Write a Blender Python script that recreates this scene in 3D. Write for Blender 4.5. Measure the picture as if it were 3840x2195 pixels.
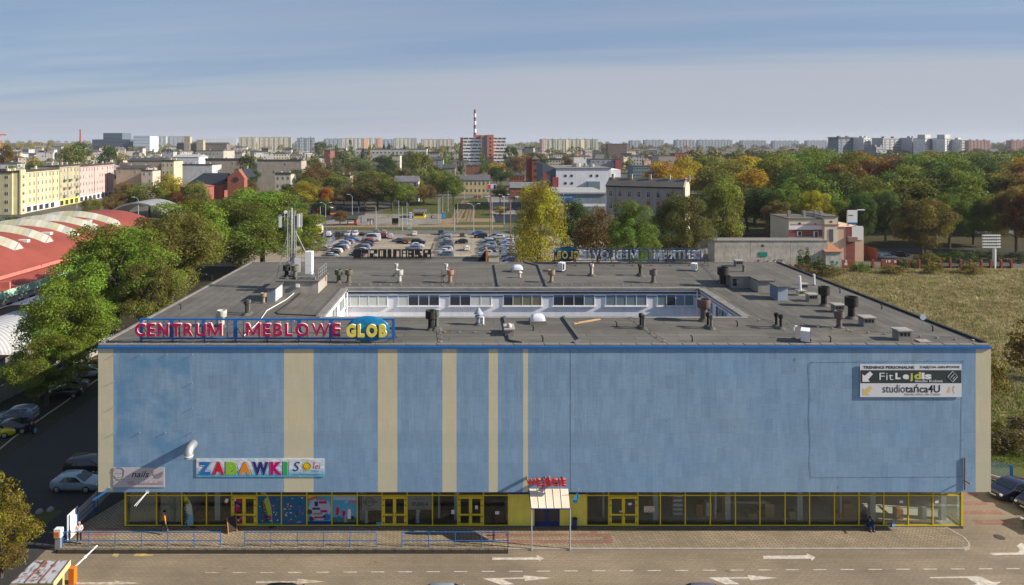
import bpy,math,random
import numpy as np
from mathutils import Vector,Matrix
R=math.radians
rnd=random.Random(7)
sc=bpy.context.scene
COL=sc.collection
for _o in list(bpy.data.objects):
 bpy.data.objects.remove(_o)
H=31.1
F,U0,V0=2600.0,1767.0,537.0
cam_d=bpy.data.cameras.new('camera')
cam=bpy.data.objects.new('camera',cam_d)
COL.objects.link(cam)
cam.location=(0,0,H)
cam.rotation_euler=(R(90),0,0)
cam_d.sensor_width=36
cam_d.lens=36*F/3840
cam_d.shift_x=(1920-U0)/3840
cam_d.shift_y=-(1097.5-V0)/3840
cam_d.clip_start=1
cam_d.clip_end=30000
sc.camera=cam
SUN_EL,SUN_A=R(27.5),R(9.5)
sun_dir=Vector((math.cos(SUN_EL)*math.cos(SUN_A),-math.cos(SUN_EL)*math.sin(SUN_A),math.sin(SUN_EL)))
sl=bpy.data.lights.new('sun','SUN')
sl.energy=5.0
sl.angle=R(0.5)
sl.color=(1.0,0.90,0.76)
so=bpy.data.objects.new('sun',sl)
COL.objects.link(so)
so.rotation_euler=sun_dir.to_track_quat('Z','Y').to_euler()
so.location=(200,-50,150)
world=bpy.data.worlds.new('World')
sc.world=world
world.use_nodes=True
wn,wl=world.node_tree.nodes,world.node_tree.links
wn.clear()
w_out=wn.new('ShaderNodeOutputWorld')
w_bg=wn.new('ShaderNodeBackground')
w_bg.inputs['Strength'].default_value=0.062
sky=wn.new('ShaderNodeTexSky')
sky.sky_type='NISHITA'
sky.sun_disc=False
sky.sun_elevation=SUN_EL
sky.sun_rotation=math.pi/2+SUN_A
sky.altitude=200
sky.air_density=1.0
sky.dust_density=0.9
sky.ozone_density=2.5
def wm(op,a,b=None,c=None,clamp=False):
 n=wn.new('ShaderNodeMath')
 n.operation=op
 n.use_clamp=clamp
 for k,x in enumerate((a,b,c)):
  if x is None:
   continue
  if hasattr(x,'node'):
   wl.new(x,n.inputs[k])
  else:
   n.inputs[k].default_value=x
 return n.outputs[0]
tc=wn.new('ShaderNodeTexCoord')
sep=wn.new('ShaderNodeSeparateXYZ')
wl.new(tc.outputs['Generated'],sep.inputs[0])
sx,sy,sz=sep.outputs
zc=wm('MAXIMUM',sz,0.015)
zz=wm('ADD',zc,0.05)
px=wm('DIVIDE',sx,zz)
py=wm('DIVIDE',sy,zz)
def wnoise(scale_x,scale_y,sx_,sy_,rot,detail=5,seed=0.0):
 cmb=wn.new('ShaderNodeCombineXYZ')
 c,s=math.cos(rot),math.sin(rot)
 a=wm('ADD',wm('MULTIPLY',sx_,c*scale_x),wm('MULTIPLY',sy_,s*scale_x))
 b=wm('ADD',wm('MULTIPLY',sx_,-s*scale_y),wm('MULTIPLY',sy_,c*scale_y))
 wl.new(a,cmb.inputs[0])
 wl.new(b,cmb.inputs[1])
 cmb.inputs[2].default_value=seed
 n=wn.new('ShaderNodeTexNoise')
 n.inputs['Scale'].default_value=1.0
 n.inputs['Detail'].default_value=detail
 n.inputs['Roughness'].default_value=0.55
 wl.new(cmb.outputs[0],n.inputs['Vector'])
 return n.outputs['Fac']
def wramp(f,lo,hi):
 n=wn.new('ShaderNodeMapRange')
 n.interpolation_type='SMOOTHSTEP'
 wl.new(f,n.inputs[0])
 n.inputs[1].default_value=lo
 n.inputs[2].default_value=hi
 return n.outputs[0]
n1=wnoise(0.16,0.75,px,py,R(-14),4,3.1)
n2=wnoise(0.45,2.4,px,py,R(-10),6,8.7)
n3=wnoise(5.0,0.9,px,py,R(4),3,1.9)
cl=wm('ADD',wm('MULTIPLY',wramp(n1,0.40,0.62),0.50),wm('MULTIPLY',wramp(n2,0.42,0.66),0.28))
cl=wm('ADD',cl,wm('MULTIPLY',n3,0.06))
edge=wm('ADD',wm('ADD',wm('MULTIPLY',px,0.31),wm('MULTIPLY',wm('SUBTRACT',n2,0.5),0.8)),py)
sheet=wm('MULTIPLY',wramp(edge,5.7,7.3),wm('MULTIPLY_ADD',wramp(px,-5.0,1.5),0.42,0.50))
low=wramp(sz,0.10,0.0)
def wmix(f,a,b):
 n=wn.new('ShaderNodeMix')
 n.data_type='RGBA'
 wl.new(f,n.inputs[0])
 wl.new(a,n.inputs[6])
 n.inputs[7].default_value=(*b,1)
 return n.outputs[2]
veil=wm('MULTIPLY_ADD',cl,-0.55,0.80,clamp=True)
c1_=wmix(veil,sky.outputs[0],(2.5,3.5,5.4))
c2_=wmix(wm('MULTIPLY',cl,0.46,clamp=True),c1_,(4.1,4.7,6.0))
c3_=wmix(wm('MAXIMUM',sheet,wm('MULTIPLY',low,0.8),clamp=True),c2_,(4.55,4.85,5.55))
wl.new(c3_,w_bg.inputs['Color'])
wl.new(w_bg.outputs[0],w_out.inputs['Surface'])
sc.view_settings.view_transform='Standard'
sc.view_settings.look='None'
sc.view_settings.gamma=1
sc.view_settings.use_curve_mapping=False
sc.view_settings.exposure=0.72
sc.cycles.use_denoising=True
sc.cycles.max_bounces=6
sc.cycles.diffuse_bounces=3
sc.cycles.glossy_bounces=3
sc.cycles.transmission_bounces=4
sc.cycles.transparent_max_bounces=12
sc.cycles.volume_bounces=1
sc.cycles.caustics_reflective=False
sc.cycles.caustics_refractive=False
def X(u,Y):
 return(u-U0)*Y/F
def Z(v,Y):
 return H-(v-V0)*Y/F
def Yz(v,z=0.0):
 return F*(H-z)/(v-V0)
def at(u,v,z=0.0):
 y=Yz(v,z)
 return X(u,y),y
def gz(x,y):
 """height of the ground: level round the building, rising slowly towards the far city"""
 t=min(max((y-420)/1600.0,0.0),2.0)
 k=min(max(-x/max(y,1)*1.5,0.0),1.0)
 return t*(11.5+4.5*k)
MATS={}
def nmat(name):
 m=bpy.data.materials.new(name)
 m.use_nodes=True
 m.node_tree.nodes.clear()
 return m,m.node_tree.nodes,m.node_tree.links
class NT:
 """small helper to write node trees"""
 def __init__(s,name):
  s.m,s.n,s.l=nmat(name)
  s.out=s.n.new('ShaderNodeOutputMaterial')
  s.tc=s.n.new('ShaderNodeTexCoord')
  s.info=None
 def put(s,sock,x):
  if hasattr(x,'node'):
   s.l.new(x,sock)
  elif isinstance(x,(tuple,list))and len(x)==3 and sock.type=='RGBA':
   sock.default_value=(*x,1)
  else:
   sock.default_value=x
 def math(s,op,a,b=None,clamp=False):
  n=s.n.new('ShaderNodeMath')
  n.operation=op
  n.use_clamp=clamp
  s.put(n.inputs[0],a)
  if b is not None:
   s.put(n.inputs[1],b)
  return n.outputs[0]
 def mix(s,f,a,b,mode='MIX'):
  n=s.n.new('ShaderNodeMix')
  n.data_type='RGBA'
  n.blend_type=mode
  s.put(n.inputs[0],f)
  s.put(n.inputs[6],a)
  s.put(n.inputs[7],b)
  return n.outputs[2]
 def scaled(s,k,loc=(0,0,0),rot=(0,0,0),coord='Object'):
  n=s.n.new('ShaderNodeMapping')
  s.l.new(s.tc.outputs[coord]if isinstance(coord,str)else coord,n.inputs[0])
  n.inputs['Scale'].default_value=k if isinstance(k,tuple)else(k,k,k)
  n.inputs['Location'].default_value=loc
  n.inputs['Rotation'].default_value=rot
  return n.outputs[0]
 def geo(s):
  g=s.n.new('ShaderNodeNewGeometry')
  return g
 def noise(s,vec,detail=3,rough=0.55,lo=None,hi=None,scale=1.0):
  n=s.n.new('ShaderNodeTexNoise')
  s.l.new(vec,n.inputs['Vector'])
  n.inputs['Scale'].default_value=scale
  n.inputs['Detail'].default_value=detail
  n.inputs['Roughness'].default_value=rough
  return n.outputs['Fac']if lo is None else s.rng(n.outputs['Fac'],lo,hi)
 def rng(s,f,lo,hi,a=0.0,b=1.0):
  n=s.n.new('ShaderNodeMapRange')
  s.put(n.inputs[0],f)
  n.inputs[1].default_value=lo
  n.inputs[2].default_value=hi
  n.inputs[3].default_value=a
  n.inputs[4].default_value=b
  return n.outputs[0]
 def brick(s,vec,w,h,mortar,c1=(1,1,1),c2=(0,0,0),cm=(.5,.5,.5),off=0.5):
  n=s.n.new('ShaderNodeTexBrick')
  s.l.new(vec,n.inputs['Vector'])
  n.offset=off
  n.inputs['Scale'].default_value=1
  n.inputs['Brick Width'].default_value=w
  n.inputs['Row Height'].default_value=h
  n.inputs['Mortar Size'].default_value=mortar
  s.put(n.inputs['Color1'],c1)
  s.put(n.inputs['Color2'],c2)
  s.put(n.inputs['Mortar'],cm)
  return n
 def objcol(s):
  n=s.n.new('ShaderNodeObjectInfo')
  s.info=n
  return n.outputs['Color']
 def bump(s,h,strength,dist=0.05):
  n=s.n.new('ShaderNodeBump')
  n.inputs['Strength'].default_value=strength
  n.inputs['Distance'].default_value=dist
  s.l.new(h,n.inputs['Height'])
  return n.outputs[0]
 def bsdf(s,col,rough=0.85,metal=0.0,normal=None,spec=0.35,coat=0.0,alpha=None):
  p=s.n.new('ShaderNodeBsdfPrincipled')
  s.put(p.inputs['Base Color'],col)
  s.put(p.inputs['Roughness'],rough)
  s.put(p.inputs['Metallic'],metal)
  p.inputs['Specular IOR Level'].default_value=spec
  if coat:
   p.inputs['Coat Weight'].default_value=coat
   p.inputs['Coat Roughness'].default_value=0.08
  if normal is not None:
   s.l.new(normal,p.inputs['Normal'])
  s.l.new(p.outputs[0],s.out.inputs['Surface'])
  return p
def M(name,col=None,rough=0.85,metal=0.0,var=0.14,scale=0.6,spec=0.3,coat=0.0,streak=0.0,bump=0.0):
 """weathered surface of one colour (col=None: the colour set on each object)"""
 if name in MATS:
  return MATS[name]
 t=NT(name)
 base=t.objcol()if col is None else col
 v=t.noise(t.scaled(scale),4,0.6)
 f=t.rng(v,0.25,0.75,1-var,1+var)
 if streak:
  w=t.noise(t.scaled((scale*3,scale*3,scale*0.25)),3,0.6)
  f=t.math('MULTIPLY',f,t.rng(w,0.3,0.75,1+streak*0.4,1-streak))
 c=t.mix(1.0,base,f,'MULTIPLY')
 nrm=None
 if bump:
  nrm=t.bump(t.noise(t.scaled(scale*12),3,0.6),bump,0.03)
 t.bsdf(c,rough,metal,nrm,spec,coat)
 MATS[name]=t.m
 return t.m
class MB:
 def __init__(s):
  s.v,s.f,s.m=[],[],[]
 def quad(s,a,b,c,d,m=0):
  i=len(s.v)
  s.v+=[tuple(a),tuple(b),tuple(c),tuple(d)]
  s.f.append((i,i+1,i+2,i+3))
  s.m.append(m)
 def poly(s,pts,m=0):
  i=len(s.v)
  s.v+=[tuple(p)for p in pts]
  s.f.append(tuple(range(i,i+len(pts))))
  s.m.append(m)
 def box(s,x0,x1,y0,y1,z0,z1,m=0,skip=''):
  i=len(s.v)
  s.v+=[(x0,y0,z0),(x1,y0,z0),(x1,y1,z0),(x0,y1,z0),(x0,y0,z1),(x1,y0,z1),(x1,y1,z1),(x0,y1,z1)]
  for k,q in(('b',(3,2,1,0)),('t',(4,5,6,7)),('f',(0,1,5,4)),('r',(1,2,6,5)),('k',(2,3,7,6)),('l',(3,0,4,7))):
   if k not in skip:
    s.f.append(tuple(i+j for j in q))
    s.m.append(m)
  return s
 def prism(s,pts,dz,m=0,axis='z',o=0.0):
  """extrude a 2-D outline: axis z -> (x,y), axis y -> (x,z) outline, axis x -> (y,z) outline; from o to o+dz"""
  n=len(pts)
  i=len(s.v)
  def p3(p,h):
   return(p[0],p[1],h)if axis=='z'else((p[0],h,p[1])if axis=='y'else(h,p[0],p[1]))
  s.v+=[p3(p,o)for p in pts]+[p3(p,o+dz)for p in pts]
  fl=[tuple(range(i+n-1,i-1,-1)),tuple(range(i+n,i+2*n))]
  for k in range(n):
   j=(k+1)%n
   fl.append((i+k,i+j,i+n+j,i+n+k))
  s.f+=fl
  s.m+=[m]*len(fl)
  return s
 def tube(s,p,q,r,n=6,r2=None,m=0,caps=True):
  p,q=Vector(p),Vector(q)
  d=q-p
  if d.length<1e-6:
   return s
  d.normalize()
  a=d.orthogonal().normalized()
  b=d.cross(a)
  r2=r if r2 is None else r2
  i=len(s.v)
  for c,rr in((p,r),(q,r2)):
   for k in range(n):
    t=2*math.pi*k/n
    s.v.append(tuple(c+(a*math.cos(t)+b*math.sin(t))*rr))
  for k in range(n):
   j=(k+1)%n
   s.f.append((i+k,i+j,i+n+j,i+n+k))
   s.m.append(m)
  if caps:
   s.f+=[tuple(range(i+n-1,i-1,-1)),tuple(range(i+n,i+2*n))]
   s.m+=[m,m]
  return s
 def path(s,pts,r,n=6,m=0):
  for a,b in zip(pts,pts[1:]):
   s.tube(a,b,r,n,m=m)
  return s
 def lathe(s,cx,cy,prof,n=14,m=0,z0=0.0):
  i=len(s.v)
  for(r,z)in prof:
   for k in range(n):
    t=2*math.pi*k/n
    s.v.append((cx+r*math.cos(t),cy+r*math.sin(t),z0+z))
  for a in range(len(prof)-1):
   for k in range(n):
    j=(k+1)%n
    s.f.append((i+a*n+k,i+a*n+j,i+(a+1)*n+j,i+(a+1)*n+k))
    s.m.append(m)
  s.f.append(tuple(i+k for k in range(n-1,-1,-1)))
  s.f.append(tuple(i+(len(prof)-1)*n+k for k in range(n)))
  s.m+=[m,m]
  return s
 def move(s,dx=0,dy=0,dz=0,rz=0.0,i0=0):
  c,q=math.cos(rz),math.sin(rz)
  for k in range(i0,len(s.v)):
   x,y,z=s.v[k]
   s.v[k]=(c*x-q*y+dx,q*x+c*y+dy,z+dz)
  return s
 def mesh(s,name,mats,smooth=False):
  me=bpy.data.meshes.new(name)
  me.from_pydata(s.v,[],s.f)
  for m in(mats if isinstance(mats,(list,tuple))else[mats]):
   me.materials.append(m)
  if any(s.m):
   me.polygons.foreach_set('material_index',s.m)
  if smooth:
   me.polygons.foreach_set('use_smooth',[True]*len(s.f))
   me.set_sharp_from_angle(angle=R(38))
  me.update()
  return me
 def build(s,name,mats,parent=None,smooth=False,color=None,**kw):
  return obj(name,s.mesh(name,mats,smooth),parent,color,**kw)
def obj(name,me,parent=None,color=None,loc=None,rot=None,scale=None,kind=None,label=None):
 o=bpy.data.objects.new(name,me)
 COL.objects.link(o)
 if parent is not None:
  o.parent=parent
 if color is not None:
  o.color=(*color[:3],1)
 if loc is not None:
  o.location=loc
 if rot is not None:
  o.rotation_euler=rot
 if scale is not None:
  o.scale=scale
 if kind:
  o['kind']=kind
 if label:
  o['label']=label
 return o
def thing(name,label,cat,loc=(0,0,0),rz=0.0,group=None,scale=None):
 o=bpy.data.objects.new(name,None)
 COL.objects.link(o)
 o.location=loc
 o.rotation_euler=(0,0,rz)
 if scale is not None:
  o.scale=scale
 o.empty_display_size=0.3
 return tag(o,label,cat,group)
def tag(o,label,cat,group=None):
 o['label']=label
 o['category']=cat
 if group:
  o['group']=group
 return o
KIDS={}
def dup(src,kids,loc,rz,label,scale=None,color=None,group=None,colored=('body',)):
 """copy a thing and its parts (kids: list of (part, [sub-parts])); meshes are shared"""
 r=src.copy()
 COL.objects.link(r)
 r.location=loc
 r.rotation_euler=(0,0,rz)
 if scale is not None:
  r.scale=scale
 r['label']=label
 if group:
  r['group']=group
 for p,subs in kids:
  c=p.copy()
  COL.objects.link(c)
  c.parent=r
  if color is not None and p.name.split('.')[0]in colored:
   c.color=(*color,1)
  for q in subs:
   d=q.copy()
   COL.objects.link(d)
   d.parent=c
 return r
def text_mesh(name,body,size,mat,extrude=0.02,offset=0.0,align='CENTER',shear=0.0,spacing=1.0,width=None,height=None):
 """flat lettering in the x-z plane, front towards -y; width/height fit the outline to a box"""
 cu=bpy.data.curves.new(name,'FONT')
 cu.body=body
 cu.size=size
 cu.extrude=extrude
 cu.offset=offset
 cu.align_x='LEFT'
 cu.space_character=spacing
 cu.shear=shear
 cu.resolution_u=3
 o=bpy.data.objects.new(name,cu)
 COL.objects.link(o)
 dg=bpy.context.evaluated_depsgraph_get()
 me=bpy.data.meshes.new_from_object(o.evaluated_get(dg))
 bpy.data.objects.remove(o)
 bpy.data.curves.remove(cu)
 me.name=name
 n=len(me.vertices)
 a=np.empty(n*3,np.float32)
 me.vertices.foreach_get('co',a)
 a=a.reshape(-1,3)
 lo,hi=a.min(0),a.max(0)
 kx=width/(hi[0]-lo[0])if width else 1.0
 ky=height/(hi[1]-lo[1])if height else(kx if width else 1.0)
 if height and not width:
  kx=ky
 out=np.empty_like(a)
 cx=(lo[0]+hi[0])/2 if align=='CENTER'else(lo[0]if align=='LEFT'else hi[0])
 out[:,0]=(a[:,0]-cx)*kx
 out[:,1]=-a[:,2]
 out[:,2]=(a[:,1]-(lo[1]if height or width else 0))*ky
 me.vertices.foreach_set('co',out.ravel())
 me.materials.clear()
 me.materials.append(mat)
 me.update()
 return me
def struct(name,mb,mat,**kw):
 o=mb.build(name,mat,**kw)
 o['kind']='structure'
 return o
#  main building
D=54.17
ZT,ZB=15.3,3.83
D2=56.0
YB=91.5
XL,XR=-29.15,40.6
CX0,CX1,CY0,CY1=-13.72,24.95,62.9,75.5
def fx(u):return(u-U0)/48.0
def fz(v):return H-(v-V0)/48.0
def gx(u):return(u-U0)*D2/F
def gzv(v):return H-(v-V0)*D2/F
def wpart(name,mb,mats,parent,smooth=False,color=None,label=None,kind=None):
 """part whose mesh was written in world metres, hung under an unrotated thing"""
 l=parent.location
 p=parent.parent
 lx,ly,lz=l
 while p is not None:
  lx,ly,lz=lx+p.location.x,ly+p.location.y,lz+p.location.z
  p=p.parent
 mb.move(-lx,-ly,-lz)
 return mb.build(name,mats,parent,smooth,color,label=label,kind=kind)
def xz(t,k=(1,1),off=(0,0)):
 s=t.n.new('ShaderNodeSeparateXYZ')
 t.l.new(t.tc.outputs['Object'],s.inputs[0])
 c=t.n.new('ShaderNodeCombineXYZ')
 t.l.new(t.math('ADD',t.math('MULTIPLY',s.outputs[0],k[0]),off[0]),c.inputs[0])
 t.l.new(t.math('ADD',t.math('MULTIPLY',s.outputs[2],k[1]),off[1]),c.inputs[1])
 return c.outputs[0],s.outputs
def facade_mat(name,col,amt,patch=False):
 t=NT(name)
 v,xyz=xz(t)
 b=t.brick(v,0.62,1.15,0.0,c1=(0.80,0.80,0.80),c2=(1.22,1.18,1.15),cm=(1,1,1))
 b2=t.brick(xz(t,(1,1),(0.3,0.4))[0],1.9,2.6,0.0,c1=(0.84,0.86,0.9),c2=(1.15,1.12,1.1),cm=(1,1,1))
 st=t.noise(xz(t,(7.0,0.55))[0],4,0.62,0.28,0.72)
 st2=t.noise(xz(t,(1.1,9.0))[0],4,0.62,0.28,0.72)
 big=t.noise(xz(t,(0.09,0.13))[0],4,0.6,0.28,0.72)
 fine=t.noise(xz(t,(16,11))[0],3,0.7,0.2,0.8)
 tint=t.mix(big,(0.90,0.97,1.03),(1.12,1.03,0.95))
 c=t.mix(1.0,col,tint,'MULTIPLY')
 c=t.mix(0.34*amt,c,t.mix(1.0,c,b.outputs['Color'],'MULTIPLY'))
 c=t.mix(0.30*amt,c,t.mix(1.0,c,b2.outputs['Color'],'MULTIPLY'))
 c=t.mix(1.0,c,t.math('ADD',1-0.10*amt,t.math('MULTIPLY',st,0.20*amt)),'MULTIPLY')
 c=t.mix(1.0,c,t.math('ADD',1-0.07*amt,t.math('MULTIPLY',st2,0.14*amt)),'MULTIPLY')
 c=t.mix(1.0,c,t.math('ADD',1-0.18*amt,t.math('MULTIPLY',fine,0.36*amt)),'MULTIPLY')
 if amt>.6:
  rs_=t.math('MULTIPLY',t.noise(xz(t,(2.2,.05),(7,3))[0],4,.7,.52,.70),t.rng(t.math('ADD',xyz[2],t.math('MULTIPLY',big,3.0)),5.0,12.5))
  c=t.mix(t.math('MULTIPLY',rs_,.34),c,(.10,.15,.21))
 sp=t.noise(xz(t,(2.6,1.7),(5,9))[0],2,0.5,0.735,0.76)
 c=t.mix(t.math('MULTIPLY',sp,0.55),c,(0.05,0.07,0.12))
 if patch:
  def win(s_,a0,a1,w):
   return t.math('MULTIPLY',t.rng(s_,a0-w,a0+w),t.rng(s_,a1-w,a1+w,1,0))
  loc=t.tc
  mk=t.math('MULTIPLY',win(xyz[0],fx(436)-fx(425),fx(712)-fx(425),0.12),win(xyz[2],1.6,10.7,0.5))
  nz=t.noise(xz(t,(0.35,0.42),(3.3,1.2))[0],5,0.62,0.44,0.60)
  c=t.mix(t.math('MULTIPLY',t.math('MULTIPLY',mk,nz),0.62),c,(0.085,0.235,0.42))
 h=t.noise(xz(t,(12,9))[0],4,0.7)
 t.bsdf(c,0.9,0,t.bump(h,0.16,0.03),0.2)
 return t.m
m_blue=facade_mat('blue_render',(0.216,0.343,0.492),1.0)
m_bluep=facade_mat('blue_render_patched',(0.216,0.343,0.492),1.0,True)
m_beige=facade_mat('beige_render',(0.58,0.535,0.385),0.42)
m_white=M('white_paint',(0.74,0.75,0.78),0.8,var=0.08,streak=0.12)
m_conc=M('concrete',(0.33,0.31,0.28),0.9,var=0.2,streak=0.2,bump=0.2)
m_tin=M('grey_tin',(0.20,0.19,0.175),0.7,var=0.3,scale=1.2)
m_cobalt=M('cobalt_paint',(0.012,0.13,0.42),0.5,var=0.15)
m_yellow=M('yellow_paint',(0.74,0.56,0.03),0.5,var=0.1)
m_ywall=M('yellow_wall',(0.80,0.71,0.12),0.9,var=0.08,scale=1.5,streak=0.08)
m_dark=M('dark_interior',(0.12,0.105,0.095),0.8)
m_int=M('shop_wall',(0.70,0.62,0.52),0.9)
m_black=M('black_metal',(0.018,0.018,0.02),0.55,var=0.3)
m_navy=M('navy_paint',(0.012,0.035,0.19),0.45)
m_steel=M('galvanised',(0.42,0.43,0.44),0.45,0.6)
m_whitep=M('white_plastic',(0.72,0.72,0.72),0.45,var=0.05)
def felt(name,along):
 t=NT(name)
 v=t.scaled((1,1,1)if along=='x'else(1,1,1),rot=(0,0,0 if along=='x'else R(90)))
 b=t.brick(v,7.5,1.0,0.030,c1=(0.82,0.82,0.82),c2=(1.16,1.15,1.12),cm=(0.38,0.38,0.38))
 big=t.noise(t.scaled((0.12,0.2,0.2)),4,0.62,0.3,0.7)
 st=t.noise(t.scaled((0.8,5.0,1)if along=='x'else(5.0,0.8,1)),4,0.65,0.3,0.7)
 fine=t.noise(t.scaled(14.0),2,0.6,0.25,0.75)
 c=t.mix(big,(0.094,0.090,0.082),(0.142,0.134,0.118))
 c=t.mix(0.75,c,t.mix(1.0,c,b.outputs['Color'],'MULTIPLY'))
 c=t.mix(1.0,c,t.math('ADD',0.84,t.math('MULTIPLY',st,0.3)),'MULTIPLY')
 c=t.mix(1.0,c,t.math('ADD',0.88,t.math('MULTIPLY',fine,0.24)),'MULTIPLY')
 pud=t.noise(t.scaled(0.33,(4,7,0)),3,0.5,0.62,0.72)
 c=t.mix(t.math('MULTIPLY',pud,0.42),c,(0.19,0.17,0.14))
 t.bsdf(c,0.9,0,t.bump(t.math('ADD',b.outputs['Fac'],t.math('MULTIPLY',fine,-0.4)),0.3,0.03),0.25)
 return t.m
m_feltx,m_felty=felt('roof_felt_across','x'),felt('roof_felt_along','y')
t=NT('shop_glass')
fr=t.n.new('ShaderNodeFresnel')
fr.inputs[0].default_value=1.55
tr=t.n.new('ShaderNodeBsdfTransparent')
tr.inputs[0].default_value=(0.88,0.91,0.89,1)
gl=t.n.new('ShaderNodeBsdfGlossy')
gl.inputs['Roughness'].default_value=0.015
gl.inputs['Color'].default_value=(0.9,0.95,1.0,1)
mx=t.n.new('ShaderNodeMixShader')
t.l.new(t.math('MULTIPLY',fr.outputs[0],0.6,clamp=True),mx.inputs[0])
t.l.new(tr.outputs[0],mx.inputs[1])
t.l.new(gl.outputs[0],mx.inputs[2])
t.l.new(mx.outputs[0],t.out.inputs['Surface'])
m_glass=t.m
t=NT('window_glass_dark')
t.bsdf((0.025,0.03,0.038),0.08,0,None,0.6)
m_pane=t.m
bld=thing('furniture_centre','long blue and beige striped department building with a flat grey roof round a courtyard','building',((XL+XR)/2,(D+YB)/2,0))
cuts=[(368,425,1),(425,1065,2),(1065,1176,1),(1176,1417,0),(1417,1490,1),(1490,1659,0),(1659,1712,1),(1712,1833,0),(1833,1867,1),(1867,1962,0),(1962,1980,1),(1980,2137,0),(2139,3659,0),(3659,3716,1)]
for(a,b,k)in cuts:
 mb=MB().box(0,fx(b)-fx(a),0,0.35,0,ZT-0.28-ZB)
 o=mb.build('wall_panel',[m_blue,m_beige,m_bluep][k],bld,label='beige painted upright stripe'if k==1 else None)
 o.location=Vector((fx(a),D,ZB))-bld.location
mb=MB()
mb.box(fx(2137),fx(2139),D+0.06,D+0.3,ZB,ZT-0.28)
wpart('joint',mb,m_black,bld)
mb=MB()
mb.box(XL,XL+0.35,D+0.36,YB,ZB,ZT-0.05)
mb.box(XR-0.35,XR,D+0.36,YB,ZB,ZT-0.05)
mb.box(gx(3605)+.06,gx(3605)+.3,D2+2.6,YB,0,ZB-.01)
mb.box(XL+0.36,XR-0.36,YB-0.35,YB,0,ZT-0.05)
mb.box(XL,XL+0.3,D+5,YB,0,ZB-0.01)
wpart('wall',mb,m_beige,bld)
mb=MB().box(XL+0.36,XR-0.36,D+0.01,D+9,ZB-0.02,ZB+0.15)
wpart('soffit',mb,M('soffit',(0.30,0.30,0.31),0.9),bld)
cw=MB()
cw.box(CX0-0.3,CX1+0.3,CY1,CY1+0.3,3,ZT-0.62)
cw.box(CX0-0.3,CX0,CY0,CY1-0.01,3,ZT-0.62)
cw.box(CX1,CX1+0.3,CY0,CY1-0.01,3,ZT-0.62)
cw.box(CX0-0.3,CX1+0.3,CY0-0.3,CY0-0.01,3,ZT-0.62)
wpart('courtyard_wall',cw,m_white,bld)
wpart('courtyard_floor',MB().box(CX0,CX1,CY0,CY1,2.9,3.05),m_conc,bld)
for(x0,x1,y0,y1,mt)in((XL,XR,D+0.1,CY0,m_feltx),(XL,XR,CY1,YB,m_feltx),(XL,CX0,CY0+0.005,CY1-0.005,m_felty),(CX1,XR,CY0+0.005,CY1-0.005,m_felty)):
 o=MB().box(-(x1-x0)/2,(x1-x0)/2,-(y1-y0)/2,(y1-y0)/2,-0.22,0).build('roof',mt,bld)
 o.location=Vector(((x0+x1)/2,(y0+y1)/2,ZT))-bld.location
for(x0,x1,y0,y1)in((XL+0.35,CX0-1.2,CY0-6,CY1+9),(CX1+1.2,XR-0.35,CY0-5,CY1+15)):
 o=MB().box(-(x1-x0)/2,(x1-x0)/2,-(y1-y0)/2,(y1-y0)/2,0.0,0.006).build('roof_felt',m_felty,bld)
 o.location=Vector(((x0+x1)/2,(y0+y1)/2,ZT))-bld.location
mb=MB()
mb.box(CX0-0.05,CX1+0.05,CY1-0.32,CY1+0.4,ZT-0.16,ZT+0.06)
mb.box(CX0-0.4,CX0+0.32,CY0,CY1-0.33,ZT-0.16,ZT+0.06)
mb.box(CX1-0.32,CX1+0.4,CY0,CY1-0.33,ZT-0.16,ZT+0.06)
mb.box(CX0-0.05,CX1+0.05,CY0-0.5,CY0+0.05,ZT-0.3,ZT+0.05)
wpart('eaves',mb,m_tin,bld)
mb=MB()
mb.box(CX0+0.33,CX1-0.33,CY1-0.26,CY1-0.1,ZT-0.36,ZT-0.21)
mb.box(CX0+0.06,CX0+0.2,CY0,CY1-0.33,ZT-0.36,ZT-0.21)
mb.box(CX1-0.2,CX1-0.06,CY0,CY1-0.33,ZT-0.36,ZT-0.21)
wpart('gutter',mb,m_white,bld)
mb=MB()
mb.box(CX0,CX1,CY1-0.06,CY1,ZT-0.98,ZT-0.86)
wpart('string_course',mb,M('faded_blue',(0.12,0.22,0.36),0.8),bld)
n_sh=58
for k in range(n_sh):
 w=(XR-XL)/n_sh
 mb=MB().box(0.01,w-0.01,0,0.42,0,0.12)
 mb.box(0.02,0.05,-0.005,0.425,0.12,0.15)
 o=mb.build('coping_sheet',m_tin,bld)
 o.location=Vector((XL+k*w,D+0.02,ZT-0.07+rnd.uniform(0,.015)))-bld.location
for k in range(23):
 w=(XR-XL)/23
 o=MB().box(0,w-0.012,-0.12,0.3,0.03,0.19).build('drip_edge',m_cobalt,bld)
 o.location=Vector((XL+k*w,D,ZT-0.275+rnd.uniform(-.008,.008)))-bld.location
mb=MB()
mb.box(XL-0.05,XL+0.22,D+0.5,YB,ZT,ZT+0.1)
mb.box(XL+0.23,XR-0.23,YB-0.2,YB+0.05,ZT,ZT+0.1)
wpart('coping',mb,m_tin,bld)
mb=MB().box(XR-0.22,XR+0.05,D+0.5,YB+0.05,ZT,ZT+0.16)
wpart('coping',mb,m_black,bld,label='dark coping on the field side')
mb=MB()
def roofpt(u,v,z=ZT):return at(u,v,z)
for pts in(((2020,998),(2051,1077)),((2112,1191),(2176,1279)),((2176,1279),(2150,1290)),((1891,1191),(1902,1238)),((1902,1238),(1914,1281)),((1856,996),(1871,1077)),((1905,985),(1856,996)),((1964,985),(2020,998)),((1914,1281),(1960,1289))):
 a,b=roofpt(*pts[0]),roofpt(*pts[1])
 mb.tube((*a,ZT+0.05),(*b,ZT+0.05),0.16,4)
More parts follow.
